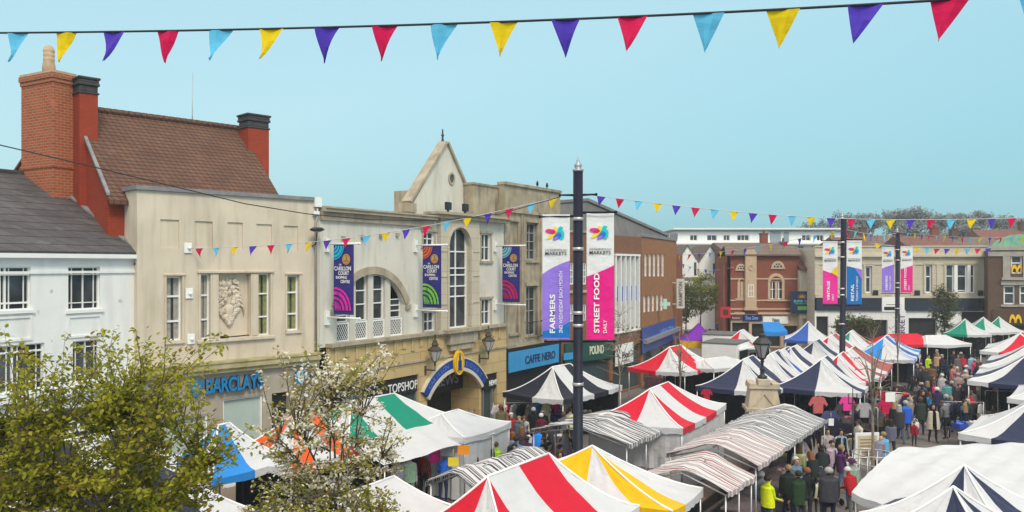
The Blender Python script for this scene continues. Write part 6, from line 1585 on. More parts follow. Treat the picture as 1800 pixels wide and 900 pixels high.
def figure_mesh(pose):
    J = {'pelvis': (0, .01, .95, .135), 'belly': (0, 0, 1.08, .125), 'chest': (0, .005, 1.25, .14), 'collar': (0, .015, 1.40, .115), 'neck': (0, .005, 1.49, .055), 'jaw': (0, -.03, 1.555, .07), 'skull': (0, -.012, 1.64, .092), 'crown': (0, .0, 1.70, .062), 'nose': (0, -.118, 1.595, .014)}
    E = [('pelvis', 'belly'), ('belly', 'chest'), ('chest', 'collar'), ('collar', 'neck'), ('neck', 'jaw'), ('jaw', 'skull'), ('skull', 'crown'), ('skull', 'nose')]
    P = dict(step=0, armL=(0, 0), armR=(0, 0), lean=0); P.update(pose)
    for s, S in ((1, 'L'), (-1, 'R')):
        st = P['step'] * s
        J['hip' + S] = (.095 * s, .01, .89, .095); J['knee' + S] = (.105 * s, -.03 - st * .14, .50, .062); J['calf' + S] = (.108 * s, .01 - st * .1 + (.05 if st < 0 else 0), .32, .056); J['ankle' + S] = (.11 * s, .02 - st * .26 if st > 0 else .02 - st * .30, .085, .038); J['toe' + S] = (.125 * s, J['ankle' + S][1] - .15, .04, .034)
        E += [('pelvis', 'hip' + S), ('hip' + S, 'knee' + S), ('knee' + S, 'calf' + S), ('calf' + S, 'ankle' + S), ('ankle' + S, 'toe' + S)]
        fwd, out = P['arm' + S]
        sh = Vector((.185 * s, .02, 1.385)); 
        d1 = Vector((s * (.14 + .7 * out), -.25 * fwd - st * -.25, -1)).normalized(); el = sh + d1 * .28
        d2 = Vector((s * (.06 + .6 * out), -.25 - 1.25 * fwd + st * .1, -1 + .75 * fwd)).normalized(); wr = el + d2 * .25; pa = wr + d2 * .075
        J['sho' + S] = (*sh, .072); J['elb' + S] = (*el, .045); J['wri' + S] = (*wr, .03); J['pal' + S] = (*pa, .034)
        E += [('collar', 'sho' + S), ('sho' + S, 'elb' + S), ('elb' + S, 'wri' + S), ('wri' + S, 'pal' + S)]
        side = d2.cross(Vector((s, 0, 0))).normalized()
        for k, (off, ln) in enumerate(((-.027, .07), (-.009, .08), (.009, .076), (.026, .06))):
            a = pa + side * off + d2 * .025; b_ = a + d2 * ln * .55 + Vector((-s * .008, 0, 0)); c_ = b_ + d2 * ln * .4 + Vector((-s * .02, 0, 0))
            J[f'f{k}a{S}'] = (*a, .010); J[f'f{k}b{S}'] = (*b_, .009); J[f'f{k}c{S}'] = (*c_, .007)
            E += [('pal' + S, f'f{k}a{S}'), (f'f{k}a{S}', f'f{k}b{S}'), (f'f{k}b{S}', f'f{k}c{S}')]
        a = wr + d2 * .03 - side * .035; b_ = a + d2 * .045 - side * .022
        J['tha' + S] = (*a, .012); J['thb' + S] = (*b_, .009); E += [('wri' + S, 'tha' + S), ('tha' + S, 'thb' + S)]
    if P['lean']:
        for n_, v in list(J.items()):
            if v[2] > .93:
                k = math.sin(P['lean']); h = v[2] - .93
                J[n_] = (v[0], v[1] - h * k, .93 + h * math.cos(P['lean']), v[3])
    if P.get('sit'):
        for s, S in ((1, 'L'), (-1, 'R')):
            J['knee' + S] = (.13 * s, -.42, .92, .07); J['calf' + S] = (.13 * s, -.43, .7, .056); J['ankle' + S] = (.13 * s, -.40, .50, .038); J['toe' + S] = (.14 * s, -.56, .46, .034)
    me = skinned(J, E, 'pelvis')
    V = {n_: Vector(v[:3]) for n_, v in J.items()}
    segs = []
    for a, b_ in E:
        if a.startswith(('hip', 'knee')) or (a == 'pelvis'): r_ = 1
        elif a.startswith('calf'): r_ = 1
        elif a.startswith('ankle'): r_ = 2
        elif a.startswith(('neck', 'jaw', 'skull')): r_ = 3
        elif a.startswith(('wri', 'pal', 'f0', 'f1', 'f2', 'f3', 'tha')): r_ = 3
        else: r_ = 0
        if (a, b_) == ('pelvis', 'belly'): r_ = 0
        segs.append((V[a], V[b_], r_, max(J[a][3], J[b_][3])))
    cosz = math.cos(P['lean'])
    for v in me.vertices:    # a body is wider than it is deep
        if .84 < v.co.z < 1.46 and abs(v.co.x) < .22 and not P['lean'] and not P.get('sit'): v.co.y = .01 + (v.co.y - .01) * (.86 if v.co.z < 1.0 else .8)
    for p in me.polygons:
        c = Vector((0, 0, 0))
        for i in p.vertices: c += me.vertices[i].co
        c /= len(p.vertices)
        best = min(segs, key=lambda s_: seg_d(c, s_[0], s_[1]) - s_[3])
        p.material_index = best[2]; p.use_smooth = True
    for k in range(4): me.materials.append(None)
    me.name = 'person_body'
    return me, V
POSES = {'stand': {}, 'walk': {'step': 1}, 'walk2': {'step': -.8}, 'carry': {'armR': (.75, 0), 'armL': (.1, .05)}, 'reach': {'armR': (1.15, .1), 'armL': (.8, 0)}, 'lean': {'armR': (1.0, 0), 'armL': (.8, 0), 'lean': .35}, 'hold': {'armR': (.1, .45), 'step': .5}, 'sit': {'armR': (1.1, .1), 'armL': (.9, .1), 'sit': 1}}
FIG = {k: figure_mesh(v) for k, v in POSES.items()}
hair_cols = {'dark': M('dark_hair', (.02, .014, .01), .6, .3, 40), 'brown': M('brown_hair', (.09, .045, .02), .6, .3, 40), 'grey': M('grey_hair', (.35, .34, .33), .7, .2, 40), 'white': M('white_hair', (.62, .6, .57), .7, .15, 40), 'blond': M('blond_hair', (.27, .18, .085), .6, .25, 40), 'ginger': M('ginger_hair', (.22, .075, .025), .6, .25, 40), 'purple': M('plum_hat', (.07, .02, .06), .8, .2, 30), 'cap': M('pale_cap', (.6, .6, .58), .8, .1, 20), 'black_hat': M('black_hat', (.015, .015, .02), .8, .2, 20)}
def hair_mesh(kind):
    m = MB(); nu, nv = 14, 9
    for i in range(nu):
        for j in range(nv):
            q = []
            for (a, b_) in ((i, j), (i + 1, j), (i + 1, j + 1), (i, j + 1)):
                th = 2 * math.pi * a / nu; ph = math.pi * .62 * b_ / nv
                front = max(0, math.cos(th)); lim = ph * (1 - .48 * front ** .7)
                if kind == 'long' and front < .3 and b_ >= 6:
                    lim = math.pi * .5; z = -.1 * (b_ - 5) * (.8 if front > .05 else 1)
                    q.append((.108 * math.sin(th) * (1 + .1 * (b_ - 6)), -.108 * math.cos(th) + .02, 1.64 + z * .75)); continue
                rr = .112 + .006 * math.sin(th * 5 + b_) * (kind != 'short')
                q.append((rr * math.sin(lim) * math.sin(th) * .95, -rr * 1.08 * math.sin(lim) * math.cos(th) + .004, 1.655 + rr * .98 * math.cos(lim)))
            m.poly(q, 0, True)
    if kind == 'hat':
        for k in range(14):
            t0, t1 = 6.2832 * k / 14, 6.2832 * (k + 1) / 14
            m.poly([(.1 * math.sin(t0), -.1 * math.cos(t0), 1.66), (.1 * math.sin(t1), -.1 * math.cos(t1), 1.66), (.16 * math.sin(t1), -.17 * math.cos(t1), 1.645), (.16 * math.sin(t0), -.17 * math.cos(t0), 1.645)], 0, True)
    me = m.build('hair', hair_cols['dark']); d = me.data; bpy.data.objects.remove(me); return d
HAIR = {k: hair_mesh(k) for k in ('short', 'long', 'hat')}
def face_mesh():
    m = MB()
    for s_ in (-1, 1): m.lathe([(.003, -.007), (.0125, 0), (.003, .007)], (.034 * s_, -.098, 1.635), 8, sx=1.3)
    m.lathe([(.004, -.006), (.02, 0), (.004, .006)], (0, -.096, 1.545), 8, 1, sx=1.3)
    o = m.build('face', [m_eye, m_lip]); d = o.data; bpy.data.objects.remove(o); return d
FACE = face_mesh()
def coat_mesh(z0, z1, w0, w1, d0, d1, sleeves=None, openf=False):
    m = MB(); n = 20
    prof = [(w0, d0, z0), ((w0 * .55 + w1 * .45), (d0 + d1) / 2, (z0 + z1) / 2), (w1, d1, z1 - .06), (w1 * .72, d1 * .8, z1)]
    for (a, b_, za), (c, d, zb) in zip(prof, prof[1:]):
        for k in range(n):
            t0, t1 = 6.2832 * k / n, 6.2832 * (k + 1) / n
            if openf and (k in (14, 15)): continue
            f_ = 1 + .05 * math.sin(3 * t0 + za * 9)
            m.poly([(a * math.cos(t0), b_ * math.sin(t0) + .01, za), (a * math.cos(t1), b_ * math.sin(t1) + .01, za), (c * math.cos(t1), d * math.sin(t1) + .01, zb), (c * math.cos(t0), d * math.sin(t0) + .01, zb)], 0, True)
    return m
def person(label, px, py, face, top, legs, hair='dark', hk='short', pose='stand', h=1.72, skin=0, shoes=(.02, .02, .02), coat=None, wide=1.0, z=0, at=None):
    me, V = FIG[pose]; p = at or at_z(px, py, z)
    rp = random.Random(int(px * 7 + py * 13))
    if coat is None and pose not in ('sit',) and rp.random() < .62:
        coat = (rp.uniform(.72, .86), 1.44, rp.uniform(.205, .235), .215, tuple(min(1, c * rp.uniform(.75, 1.5) + .006) for c in top), rp.random() < .3)
    o = bpy.data.objects.new('person', me); COL.objects.link(o)
    s = h / 1.76; o.scale = (s * wide, s * (wide * .5 + .5), s); o.location = p; o.rotation_euler = (0, 0, R(face))
    tag(o, label, 'person', 'people shopping at the market')
    for sl, mt in zip(o.material_slots, (cm(top), cm(legs), cm(shoes), skin_tones[skin])): sl.link = 'OBJECT'; sl.material = mt
    lean = POSES[pose].get('lean', 0)
    def child(name, d, mt=None):
        c = bpy.data.objects.new(name, d); COL.objects.link(c); c.parent = o
        if mt: c.material_slots[0].link = 'OBJECT'; c.material_slots[0].material = mt
        if lean:
            Mx = Matrix.Translation((0, 0, .93)) @ Matrix.Rotation(lean, 4, 'X') @ Matrix.Translation((0, 0, -.93)); c.matrix_local = Mx
        return c
    if hair: child('hair', HAIR[hk], hair_cols[hair])
    child('face', FACE)
    if coat:
        z0, z1, w0, w1, col, openf = coat
        cmh = coat_mesh(z0, z1, w0, w1, w0 * .72, w1 * .72, None, openf); q = cmh.build('coat', cm(col), o)
        if lean: q.matrix_local = Matrix.Translation((0, 0, .93)) @ Matrix.Rotation(lean, 4, 'X') @ Matrix.Translation((0, 0, -.93))
    return o
def carrier(label, px, py, zc, col, w=.34, h=.42, at=None):
    """carrier bag with two loop handles, hanging from a hand at height zc"""
    p = at or at_z(px, py, zc); o = thing('carrier_bag', label, 'bag', (p.x, p.y, p.z - h), rnd.uniform(-.4, .4), 'bags carried by shoppers')
    m = MB(); n = 10; prev = None
    for k, (a, b_, z) in enumerate(((.75, .5, 0), (1.0, .9, .1), (.98, .8, .25), (.8, .4, h - .08))):
        ring = [Vector((w / 2 * a * math.cos(6.2832 * j / n), .11 * b_ * math.sin(6.2832 * j / n) + .012 * math.sin(j * 4 + k), z)) for j in range(n)]
        if prev:
            for j in range(n): m.poly([prev[j], prev[(j + 1) % n], ring[(j + 1) % n], ring[j]], 0, True)
        else: m.poly(ring[::-1])
        prev = ring
    m.build('body', cm(col), o)
    m = MB()
    for y in (-.04, .04): m.tube([(-w * .28, y, h - .09), (-w * .2, y, h + .02), (0, 0, h + .06), (w * .2, y, h + .02), (w * .28, y, h - .09)], .012, 5)
    m.build('handle', cm(col), o); return o
NV, BK2, DG, JN = (.025, .035, .085), (.014, .014, .018), (.05, .05, .06), (.05, .09, .20)
person('woman in an open cream coat over black holding a child by the hand', 1640, 778, -6, (.016, .016, .02), BK2, 'dark', 'long', 'hold', 1.72, coat=(.62, 1.43, .30, .235, (.52, .45, .36), True))
person('small child in a red jacket holding the hand of the woman in cream', 1607, 784, -15, (.32, .012, .03), (.03, .025, .04), 'dark', 'short', 'stand', 1.05)
person('grey haired man in a navy jacket and jeans walking away with a white bag', 1663, 759, 190, NV, (.035, .055, .13), 'grey', 'short', 'walk', 1.76)
carrier('white carrier bag held by the man in the navy jacket', 1686, 735, .78, (.75, .75, .74))
person('man in a royal blue top and grey jeans seen from behind', 1592, 773, 175, (.025, .14, .42), (.13, .16, .21), 'grey', 'short', 'stand', 1.76, wide=1.12)
person('person in a long dark outfit stooping beside the man in the blue top', 1572, 772, 150, (.03, .028, .03), BK2, 'blond', 'long', 'lean', 1.66, coat=(.5, 1.4, .26, .21, (.016, .016, .02), False))
carrier('white carrier bag beside the man in the royal blue top', 1609, 738, .75, (.72, .72, .72))
person('person in a bright red top behind the man in royal blue', 1590, 742, 170, (.65, .015, .02), DG, 'dark', 'short', 'reach', 1.7)
person('person in a bright red top facing the bags at the tent edge', 1574, 737, 60, (.62, .012, .03), BK2, 'dark', 'long', 'carry', 1.66)
person('tall person in a long black coat left of the white haired man', 1621, 737, 185, BK2, BK2, 'dark', 'short', 'stand', 1.78, coat=(.35, 1.45, .27, .24, (.016, .017, .022), False))
person('white haired man in a dark navy fleece seen from behind', 1647, 742, 170, (.02, .025, .05), DG, 'white', 'short', 'stand', 1.74, wide=1.15)
person('small person in a pale blue jacket between the dark coats', 1634, 742, 200, (.04, .2, .42), BK2, 'brown', 'long', 'stand', 1.5)
person('woman in a pale grey cardigan and patterned skirt walking away', 1656, 708, 185, (.42, .41, .4), (.24, .21, .22), 'white', 'short', 'walk', 1.66, coat=(.55, 1.42, .32, .24, (.40, .39, .38), False))
person('man in a brown jacket beside the blue striped tent', 1637, 690, 160, (.12, .075, .055), (.03, .03, .04), 'dark', 'short', 'stand', 1.76, wide=1.15)
person('person in a pink top in the thick of the crowd', 1642, 722, 210, (.42, .03, .14), DG, 'brown', 'short', 'stand', 1.55)
person('woman in a salmon coat walking through the far crowd', 1676, 688, 20, (.45, .19, .15), (.05, .045, .06), 'brown', 'short', 'walk', 1.66, coat=(.6, 1.42, .28, .23, (.45, .19, .15), False))
person('woman in a dusty mauve coat in the far crowd', 1684, 706, 170, (.35, .24, .25), (.16, .12, .13), 'grey', 'short', 'stand', 1.64, coat=(.5, 1.42, .30, .24, (.34, .25, .25), False))
person('white haired person in a light fawn jacket in the far crowd', 1697, 700, 160, (.46, .38, .32), (.2, .16, .15), 'white', 'short', 'reach', 1.66)
person('person in a white cap and mauve top further into the crowd', 1699, 690, 40, (.40, .3, .3), DG, 'cap', 'hat', 'stand', 1.68)
person('person in a pale turquoise shirt by the green tents', 1708, 668, 170, (.28, .58, .68), NV, 'dark', 'short', 'stand', 1.74)
person('person in a crimson and white striped top near the green tents', 1713, 676, 190, (.48, .05, .10), (.05, .06, .13), 'grey', 'short', 'walk', 1.68)
person('person in a blue fleece at the edge of the right hand tents', 1724, 682, 200, (.04, .09, .32), BK2, 'brown', 'short', 'stand', 1.66)
person('man in a dark navy coat behind the woman in salmon', 1664, 682, 150, (.02, .03, .06), BK2, 'dark', 'short', 'stand', 1.78)
person('man in a black anorak behind the blue striped tent', 1656, 668, 30, (.02, .022, .03), BK2, 'grey', 'short', 'walk', 1.74)
person('person in a lime yellow high visibility jacket behind the blue striped tent', 1632, 668, 20, (.45, .75, .02), DG, 'dark', 'short', 'stand', 1.72)
person('woman in a slim beige dress coat by the white low tent', 1648, 662, 170, (.42, .34, .24), (.3, .25, .2), 'blond', 'long', 'stand', 1.68)
person('dark coated shopper in the back of the crowd near the white low tent', 1676, 660, 10, (.022, .022, .03), BK2, 'brown', 'short', 'stand', 1.74)
person('shopper in a charcoal jacket in the back of the crowd', 1689, 662, 190, (.05, .05, .055), NV, 'grey', 'short', 'walk2', 1.72)
person('woman in a pinkish white striped top and black trousers walking towards us', 1455, 832, -8, (.48, .40, .40), (.025, .018, .022), 'dark', 'long', 'walk', 1.70)
person('person in a dark jacket over a pale blue shirt next to the striped top', 1478, 835, 5, (.35, .47, .56), BK2, 'dark', 'long', 'walk2', 1.72, coat=(.9, 1.44, .235, .215, (.02, .022, .03), True))
carrier('white carrier bag beside the person in the dark jacket', 1495, 806, .74, (.76, .76, .76))
person('man in a cream jacket sitting on a mobility scooter with an arm outstretched', 1509, 812, -80, (.58, .53, .43), (.22, .19, .14), 'dark', 'hat', 'sit', 1.72, z=-.2)
person('person in a black coat under the long striped stall edge', 1418, 824, 170, (.018, .02, .035), BK2, 'dark', 'short', 'stand', 1.78, wide=1.15)
person('person in a white cap and black jacket behind the couple', 1443, 816, 30, (.02, .02, .025), BK2, 'cap', 'hat', 'stand', 1.7)
person('woman with a plum hat, grey cardigan and blue jeans seen from behind', 1497, 897, 185, (.30, .28, .29), (.04, .09, .24), 'purple', 'hat', 'stand', 1.66, wide=1.15)
person('fair haired person in a black jacket at the bottom near the stall', 1386, 916, 175, (.02, .022, .026), (.03, .035, .07), 'blond', 'short', 'stand', 1.72, wide=1.12)
person('person with bare forearms in a black t-shirt at the bottom', 1419, 922, 190, (.018, .02, .024), (.045, .05, .06), 'ginger', 'short', 'stand', 1.72)
person('grey haired man in a dark slate jacket at the bottom of the aisle', 1457, 926, 175, (.045, .045, .055), (.025, .03, .05), 'grey', 'short', 'stand', 1.78, wide=1.2)
person('small child with a white top beside the man in slate', 1439, 908, 170, (.6, .58, .56), DG, 'brown', 'short', 'stand', 1.2)
person('curly blond shopper bending over the clothes at the stall end', 1397, 890, 120, (.03, .028, .03), BK2, 'blond', 'long', 'lean', 1.64)
person('auburn haired shopper in black at the stall end', 1433, 882, 200, (.02, .018, .02), BK2, 'ginger', 'long', 'lean', 1.66)
person('dark haired shopper in black crouching over a pushchair', 1446, 868, 160, (.02, .02, .024), BK2, 'dark', 'short', 'lean', 1.66)
person('person in a blue grey jacket by the tree guard', 1566, 808, 170, (.085, .10, .14), (.03, .03, .04), 'dark', 'long', 'walk', 1.62)
person('person in a pale blue top partly hidden by the plain white tent', 1553, 838, 200, (.16, .32, .52), NV, 'blond', 'short', 'stand', 1.66)
person('bald man in grey bending by the notice board', 1541, 846, 120, (.22, .2, .19), DG, None, 'short', 'lean', 1.72)
person('person in a fluorescent yellow hooded jacket at the end of the red striped stall', 1350, 938, 120, (.55, .72, .01), (.10, .14, .22), 'dark', 'short', 'carry', 1.7)
person('man in a grey jacket beside the fluorescent jacket', 1338, 930, 150, (.16, .18, .2), JN, 'grey', 'short', 'stand', 1.72)
person('steward in a lime high visibility vest near the bare tree', 1075, 728, 0, (.5, .78, .02), BK2, 'dark', 'short', 'stand', 1.74)
# left hand side, beside the arcade
person('bald man in a grey jacket at the dark stall under the green tent', 773, 868, 190, (.15, .15, .14), DG, None, 'short', 'stand', 1.74, wide=1.1)
person('person in a bright blue jacket next to the bald man', 779, 886, 170, (.02, .11, .5), NV, 'brown', 'short', 'lean', 1.66)
person('woman in a white top with a straw hat under the blossom', 720, 888, 10, (.7, .7, .69), (.4, .38, .36), 'blond', 'hat', 'stand', 1.66)
person('shopper with a white and blue bag under the blossom', 699, 892, 30, (.55, .55, .56), NV, 'dark', 'long', 'carry', 1.64)
person('person in a rust red coat behind the blossom twigs', 745, 880, 160, (.22, .03, .03), BK2, 'ginger', 'short', 'stand', 1.66)
person('trader in a dark top serving at the dark stall', 806, 862, 20, (.06, .045, .08), BK2, 'brown', 'short', 'reach', 1.7)
person('dark haired man in a black jacket beside the white side sheet', 855, 860, 180, (.022, .022, .026), BK2, 'dark', 'short', 'stand', 1.78, wide=1.1)
person('person in a lime green t-shirt next to the man in black', 872, 858, 150, (.38, .62, .02), JN, 'brown', 'short', 'carry', 1.62)
person('woman with long ginger hair and a denim jacket', 901, 838, 170, (.16, .29, .5), NV, 'ginger', 'long', 'stand', 1.66)
person('woman in dark plum beside the ginger haired woman', 917, 826, 150, (.05, .03, .05), BK2, 'ginger', 'long', 'carry', 1.66)
person('person in a bright blue hooded coat at the clothes stall', 947, 830, 180, (.02, .2, .72), NV, 'dark', 'short', 'lean', 1.7, coat=(.85, 1.44, .27, .235, (.02, .21, .72), False))
person('person in a dark jacket to the right of the blue hooded coat', 968, 816, 190, (.05, .05, .065), DG, 'brown', 'short', 'stand', 1.66)
person('brown haired person in navy leaning over the rail', 886, 812, 60, (.03, .03, .07), BK2, 'brown', 'short', 'lean', 1.72)
person('person in a cream fleece right of the clothes stall', 1002, 786, 160, (.55, .5, .42), DG, 'brown', 'short', 'stand', 1.7)
person('person with a pink headscarf near the white side sheet', 868, 838, 140, (.5, .05, .2), NV, 'white', 'short', 'stand', 1.6)
person('shopper in a grey top behind the clothes rail', 932, 772, 0, (.28, .28, .3), BK2, 'grey', 'short', 'stand', 1.7)
person('shopper in a white jacket under the black and white tent', 957, 748, 20, (.62, .6, .6), NV, 'dark', 'short', 'reach', 1.7)
# far street
for i, (px, py, fc, t_, lg, hr, lab) in enumerate((
    (1206, 606, 20, (.03, .03, .05), BK2, 'dark', 'far shopper in dark navy left of the purple gazebo'), (1216, 612, 180, (.06, .05, .06), DG, 'brown', 'far shopper in charcoal under the left of the purple gazebo'),
    (1234, 612, 0, (.1, .1, .14), NV, 'grey', 'far shopper in slate under the middle of the purple gazebo'), (1248, 608, 160, (.04, .04, .045), BK2, 'dark', 'far shopper in black right of the purple gazebo'),
    (1262, 592, 10, (.03, .05, .12), BK2, 'dark', 'far shopper in blue by the corner of the arched brick building'), (1276, 590, 170, (.12, .08, .08), DG, 'blond', 'far shopper in dull brown by the maroon shop'),
    (1322, 600, 20, (.2, .2, .22), NV, 'grey', 'far shopper in grey before the shoe shop'), (1336, 604, 180, (.04, .04, .06), BK2, 'dark', 'far shopper in navy before the shoe shop'), (1352, 606, 10, (.5, .5, .52), NV, 'dark', 'far shopper in white below the blue awning'), (1376, 604, 160, (.1, .2, .3), DG, 'brown', 'far shopper in blue grey right of the blue awning'), (1392, 606, 0, (.05, .05, .05), BK2, 'grey', 'far shopper in black at the royal blue gazebo'), (1452, 598, 20, (.12, .12, .14), BK2, 'dark', 'far shopper in grey before the cream building'),
    (1198, 640, 10, (.45, .03, .03), BK2, 'white', 'shopper in red with a white hat left of the trailers'), (1668, 618, 180, (.03, .03, .04), BK2, 'dark', 'shopper in black just below the nearest green tent'), (1684, 626, 10, (.05, .04, .05), DG, 'grey', 'shopper in dark plum below the nearest green tent'), (1720, 632, 170, (.02, .02, .03), BK2, 'brown', 'shopper in black below the middle green tent'), (1640, 640, 20, (.1, .07, .05), DG, 'dark', 'shopper in dark brown left of the white low tent'), (1612, 690, 20, (.05, .05, .07), BK2, 'grey', 'shopper in slate at the edge of the blue striped tent'), (1604, 712, 180, (.02, .02, .03), BK2, 'dark', 'shopper in black beside the rust striped tent'), (1628, 702, 150, (.03, .03, .05), NV, 'brown', 'shopper in navy left of the pale cardigan'), (1698, 722, 160, (.05, .04, .06), BK2, 'dark', 'shopper in dark violet near the right hand stalls'), (1673, 724, 190, (.02, .03, .05), NV, 'grey', 'shopper in black and blue in the middle of the aisle'), (1686, 732, 20, (.06, .05, .05), BK2, 'brown', 'shopper in dark brown at the jacket rail'), (1708, 716, 10, (.3, .24, .2), DG, 'grey', 'shopper in fawn near the right hand awning'))):
    person(lab, px, py, fc, t_, lg, hr, 'short', ('stand', 'walk', 'walk2', 'carry')[i % 4], 1.7 + .05 * ((i * 7) % 3 - 1))

# the thick of the crowd, zone by zone
pal = [('black', (.016, .016, .02)), ('navy', (.02, .028, .07)), ('charcoal', (.05, .05, .055)), ('brown', (.11, .07, .045)), ('beige', (.42, .34, .25)), ('bottle green', (.03, .07, .04)), ('wine red', (.16, .02, .035)), ('pale blue', (.22, .36, .52)), ('cream', (.55, .5, .42)), ('bright red', (.55, .02, .03)), ('mid grey', (.2, .2, .21)), ('khaki', (.15, .13, .07)), ('denim blue', (.08, .13, .26)), ('pink', (.5, .2, .26)), ('white', (.65, .64, .62)), ('purple', (.12, .04, .16))]
leg_pal = [BK2, NV, DG, (.06, .09, .17), (.09, .13, .24), (.14, .12, .1), (.2, .19, .18)]
rq = random.Random(99)
def crowd(zone, n, x0, x1, y0, y1, avoid=()):
    cols = pal[:]; rq.shuffle(cols); k = 0; put = []
    for a in range(400):
        if k >= n: break
        px, py = rq.uniform(x0, x1), rq.uniform(y0, y1); p = at_z(px, py, 0)
        if any((p - q).length < .55 for q in put + [o.location for o in COL.objects if o.get('category') == 'person']): continue
        put.append(p); nm, c = cols[k % len(cols)]; c = tuple(x * .62 for x in c); g_ = ['jacket', 'coat', 'top'][k % 3] if k < len(cols) else 'hooded jacket'
        ct = (.5, 1.43, .27, .22, tuple(x * .95 + .003 for x in c), False) if g_ == 'coat' else None
        person(f'shopper in a {nm} {g_} {zone}', px, py, rq.choice((0, 20, 160, 180, 200, 90, -60, 175)), c, rq.choice(leg_pal), rq.choice(('dark', 'brown', 'grey', 'white', 'blond', 'dark')), rq.choice(('short', 'short', 'long')), rq.choice(('stand', 'walk', 'walk2', 'carry', 'lean')), rq.uniform(1.58, 1.8), coat=ct, at=p); k += 1
crowd('among the clothes rails outside the coffee shop', 16, 862, 1008, 775, 850)
crowd('by the dark stall under the green tent', 5, 735, 830, 845, 880)
crowd('in the crowded far part of the aisle', 16, 1612, 1722, 655, 735)
crowd('beside the navy and white tent right of the pillar', 11, 1500, 1605, 735, 785)
crowd('at the bottom of the aisle by the long stall', 7, 1395, 1500, 850, 935)
crowd('between the trailers and the brick shops', 8, 1140, 1240, 640, 700)
crowd('under the green and white tents by the restaurant', 6, 1660, 1760, 606, 640)
crowd('on the right near the striped awning', 5, 1700, 1790, 690, 760)
crowd('beside the striped stall behind the nearest pole', 9, 880, 990, 835, 880)
crowd('in the middle of the aisle near the jacket rail', 9, 1600, 1710, 725, 775)
# ================================================================ GOODS
def garment_mesh():
    """a hanging top: body with two sleeves, a neckline and some thickness"""
    P = [(-.19, 0), (.19, 0), (.21, .42), (.33, .28), (.39, .36), (.24, .64), (.09, .68), (0, .64), (-.09, .68), (-.24, .64), (-.39, .36), (-.33, .28), (-.21, .42)]
    m = MB(); m.prism([(x, -.04, z - .68) for x, z in P], (0, .08, 0)); m.tube([(0, 0, -.03), (0, 0, .04), (.03, 0, .07), (0, 0, .09)], .008, 4)
    o = m.build('garment', m_dark, bevel=.015); d = o.data; bpy.data.objects.remove(o); return d
GAR = garment_mesh()
def garment(label, loc, rz, col, s=1.0, group='clothes hanging on the stall rails', cat='garment'):
    o = bpy.data.objects.new('garment', GAR); COL.objects.link(o); o.location = loc; o.rotation_euler = (0, 0, rz); o.scale = (s, 1, s)
    o.material_slots[0].link = 'OBJECT'; o.material_slots[0].material = cm(col); tag(o, label, cat, group); return o
def rail(label, px, py, L_, rz, cols, hrail=1.6, s=1.0, where='', gap=None):
    p = at_z(px, py, 0); t = thing('clothes_rail', label, 'clothes rail', p, rz, 'clothes rails at the stalls')
    m = MB()
    for x in (-L_ / 2, L_ / 2): m.tube([(x, 0, 0), (x, 0, hrail)], .018, 6); m.tube([(x, -.25, .03), (x, .25, .03)], .018, 6)
    m.tube([(-L_ / 2, 0, hrail), (L_ / 2, 0, hrail)], .018, 6); m.build('frame', m_alu, t)
    n = len(cols)
    for k, (c, nm) in enumerate(cols):
        x = -L_ / 2 + L_ * (k + .5) / n; w = p + Matrix.Rotation(rz, 3, 'Z') @ Vector((x, 0, hrail - .08))
        garment(f'{nm} top hanging {where}', w, rz + rnd.uniform(.6, 1.1), c, s)
rail('clothes rail full of bright tops in front of the black and white tent', 917, 768, 2.6, R(8), [((.62, .58, .58), 'greyish white'), ((.55, .02, .03), 'scarlet'), ((.7, .68, .66), 'cream white'), ((.02, .02, .03), 'black'), ((.62, .5, .52), 'pale pink'), ((.05, .2, .6), 'mid blue'), ((.66, .62, .35), 'pale lemon')], 1.55, where='on the rail left of the teal tops')
rail('clothes rail of teal and purple tops just left of the nearest pole', 968, 758, 1.8, R(-6), [((.04, .3, .62), 'sky blue'), ((.0, .42, .36), 'teal'), ((.15, .02, .12), 'deep purple'), ((.72, .01, .25), 'hot pink'), ((.5, .45, .42), 'stone coloured')], 1.6, where='on the rail beside the nearest pole')
rail('rail of dark navy and grey jackets at the right of the aisle', 1694, 764, 1.7, R(-8), [((.30, .30, .30), 'pale grey'), ((.02, .025, .05), 'navy'), ((.02, .022, .035), 'black navy'), ((.025, .03, .06), 'dark navy'), ((.02, .02, .03), 'soft black'), ((.36, .36, .35), 'light grey')], 1.5, s=1.1, where='on the jacket rail right of the aisle')
rail('rail of mixed dark clothes in front of the rust striped tent', 1560, 742, 2.0, R(-30), [((.35, .3, .3), 'dusty pink'), ((.04, .04, .05), 'charcoal'), ((.45, .02, .05), 'deep red'), ((.2, .18, .17), 'taupe'), ((.5, .48, .45), 'ivory'), ((.03, .03, .06), 'ink blue')], 1.5, where='in front of the rust striped tent')
rail('rail of dark coats beneath the bold striped awning', 1775, 745, 2.2, R(-10), [((.03, .02, .03), 'plum black'), ((.06, .02, .04), 'dark wine'), ((.02, .025, .04), 'midnight blue'), ((.04, .03, .03), 'brown black'), ((.08, .02, .05), 'dark berry'), ((.03, .03, .03), 'jet black')], 1.6, s=1.15, where='beneath the bold striped awning')
rail('rail of grey and white clothes at the end of the long striped stall', 1378, 838, 1.6, R(-55), [((.3, .3, .32), 'mid grey'), ((.08, .08, .1), 'dark grey'), ((.35, .33, .36), 'silver grey'), ((.05, .05, .08), 'blue black'), ((.4, .36, .38), 'pinkish grey')], 1.5, where='at the end of the long striped stall')
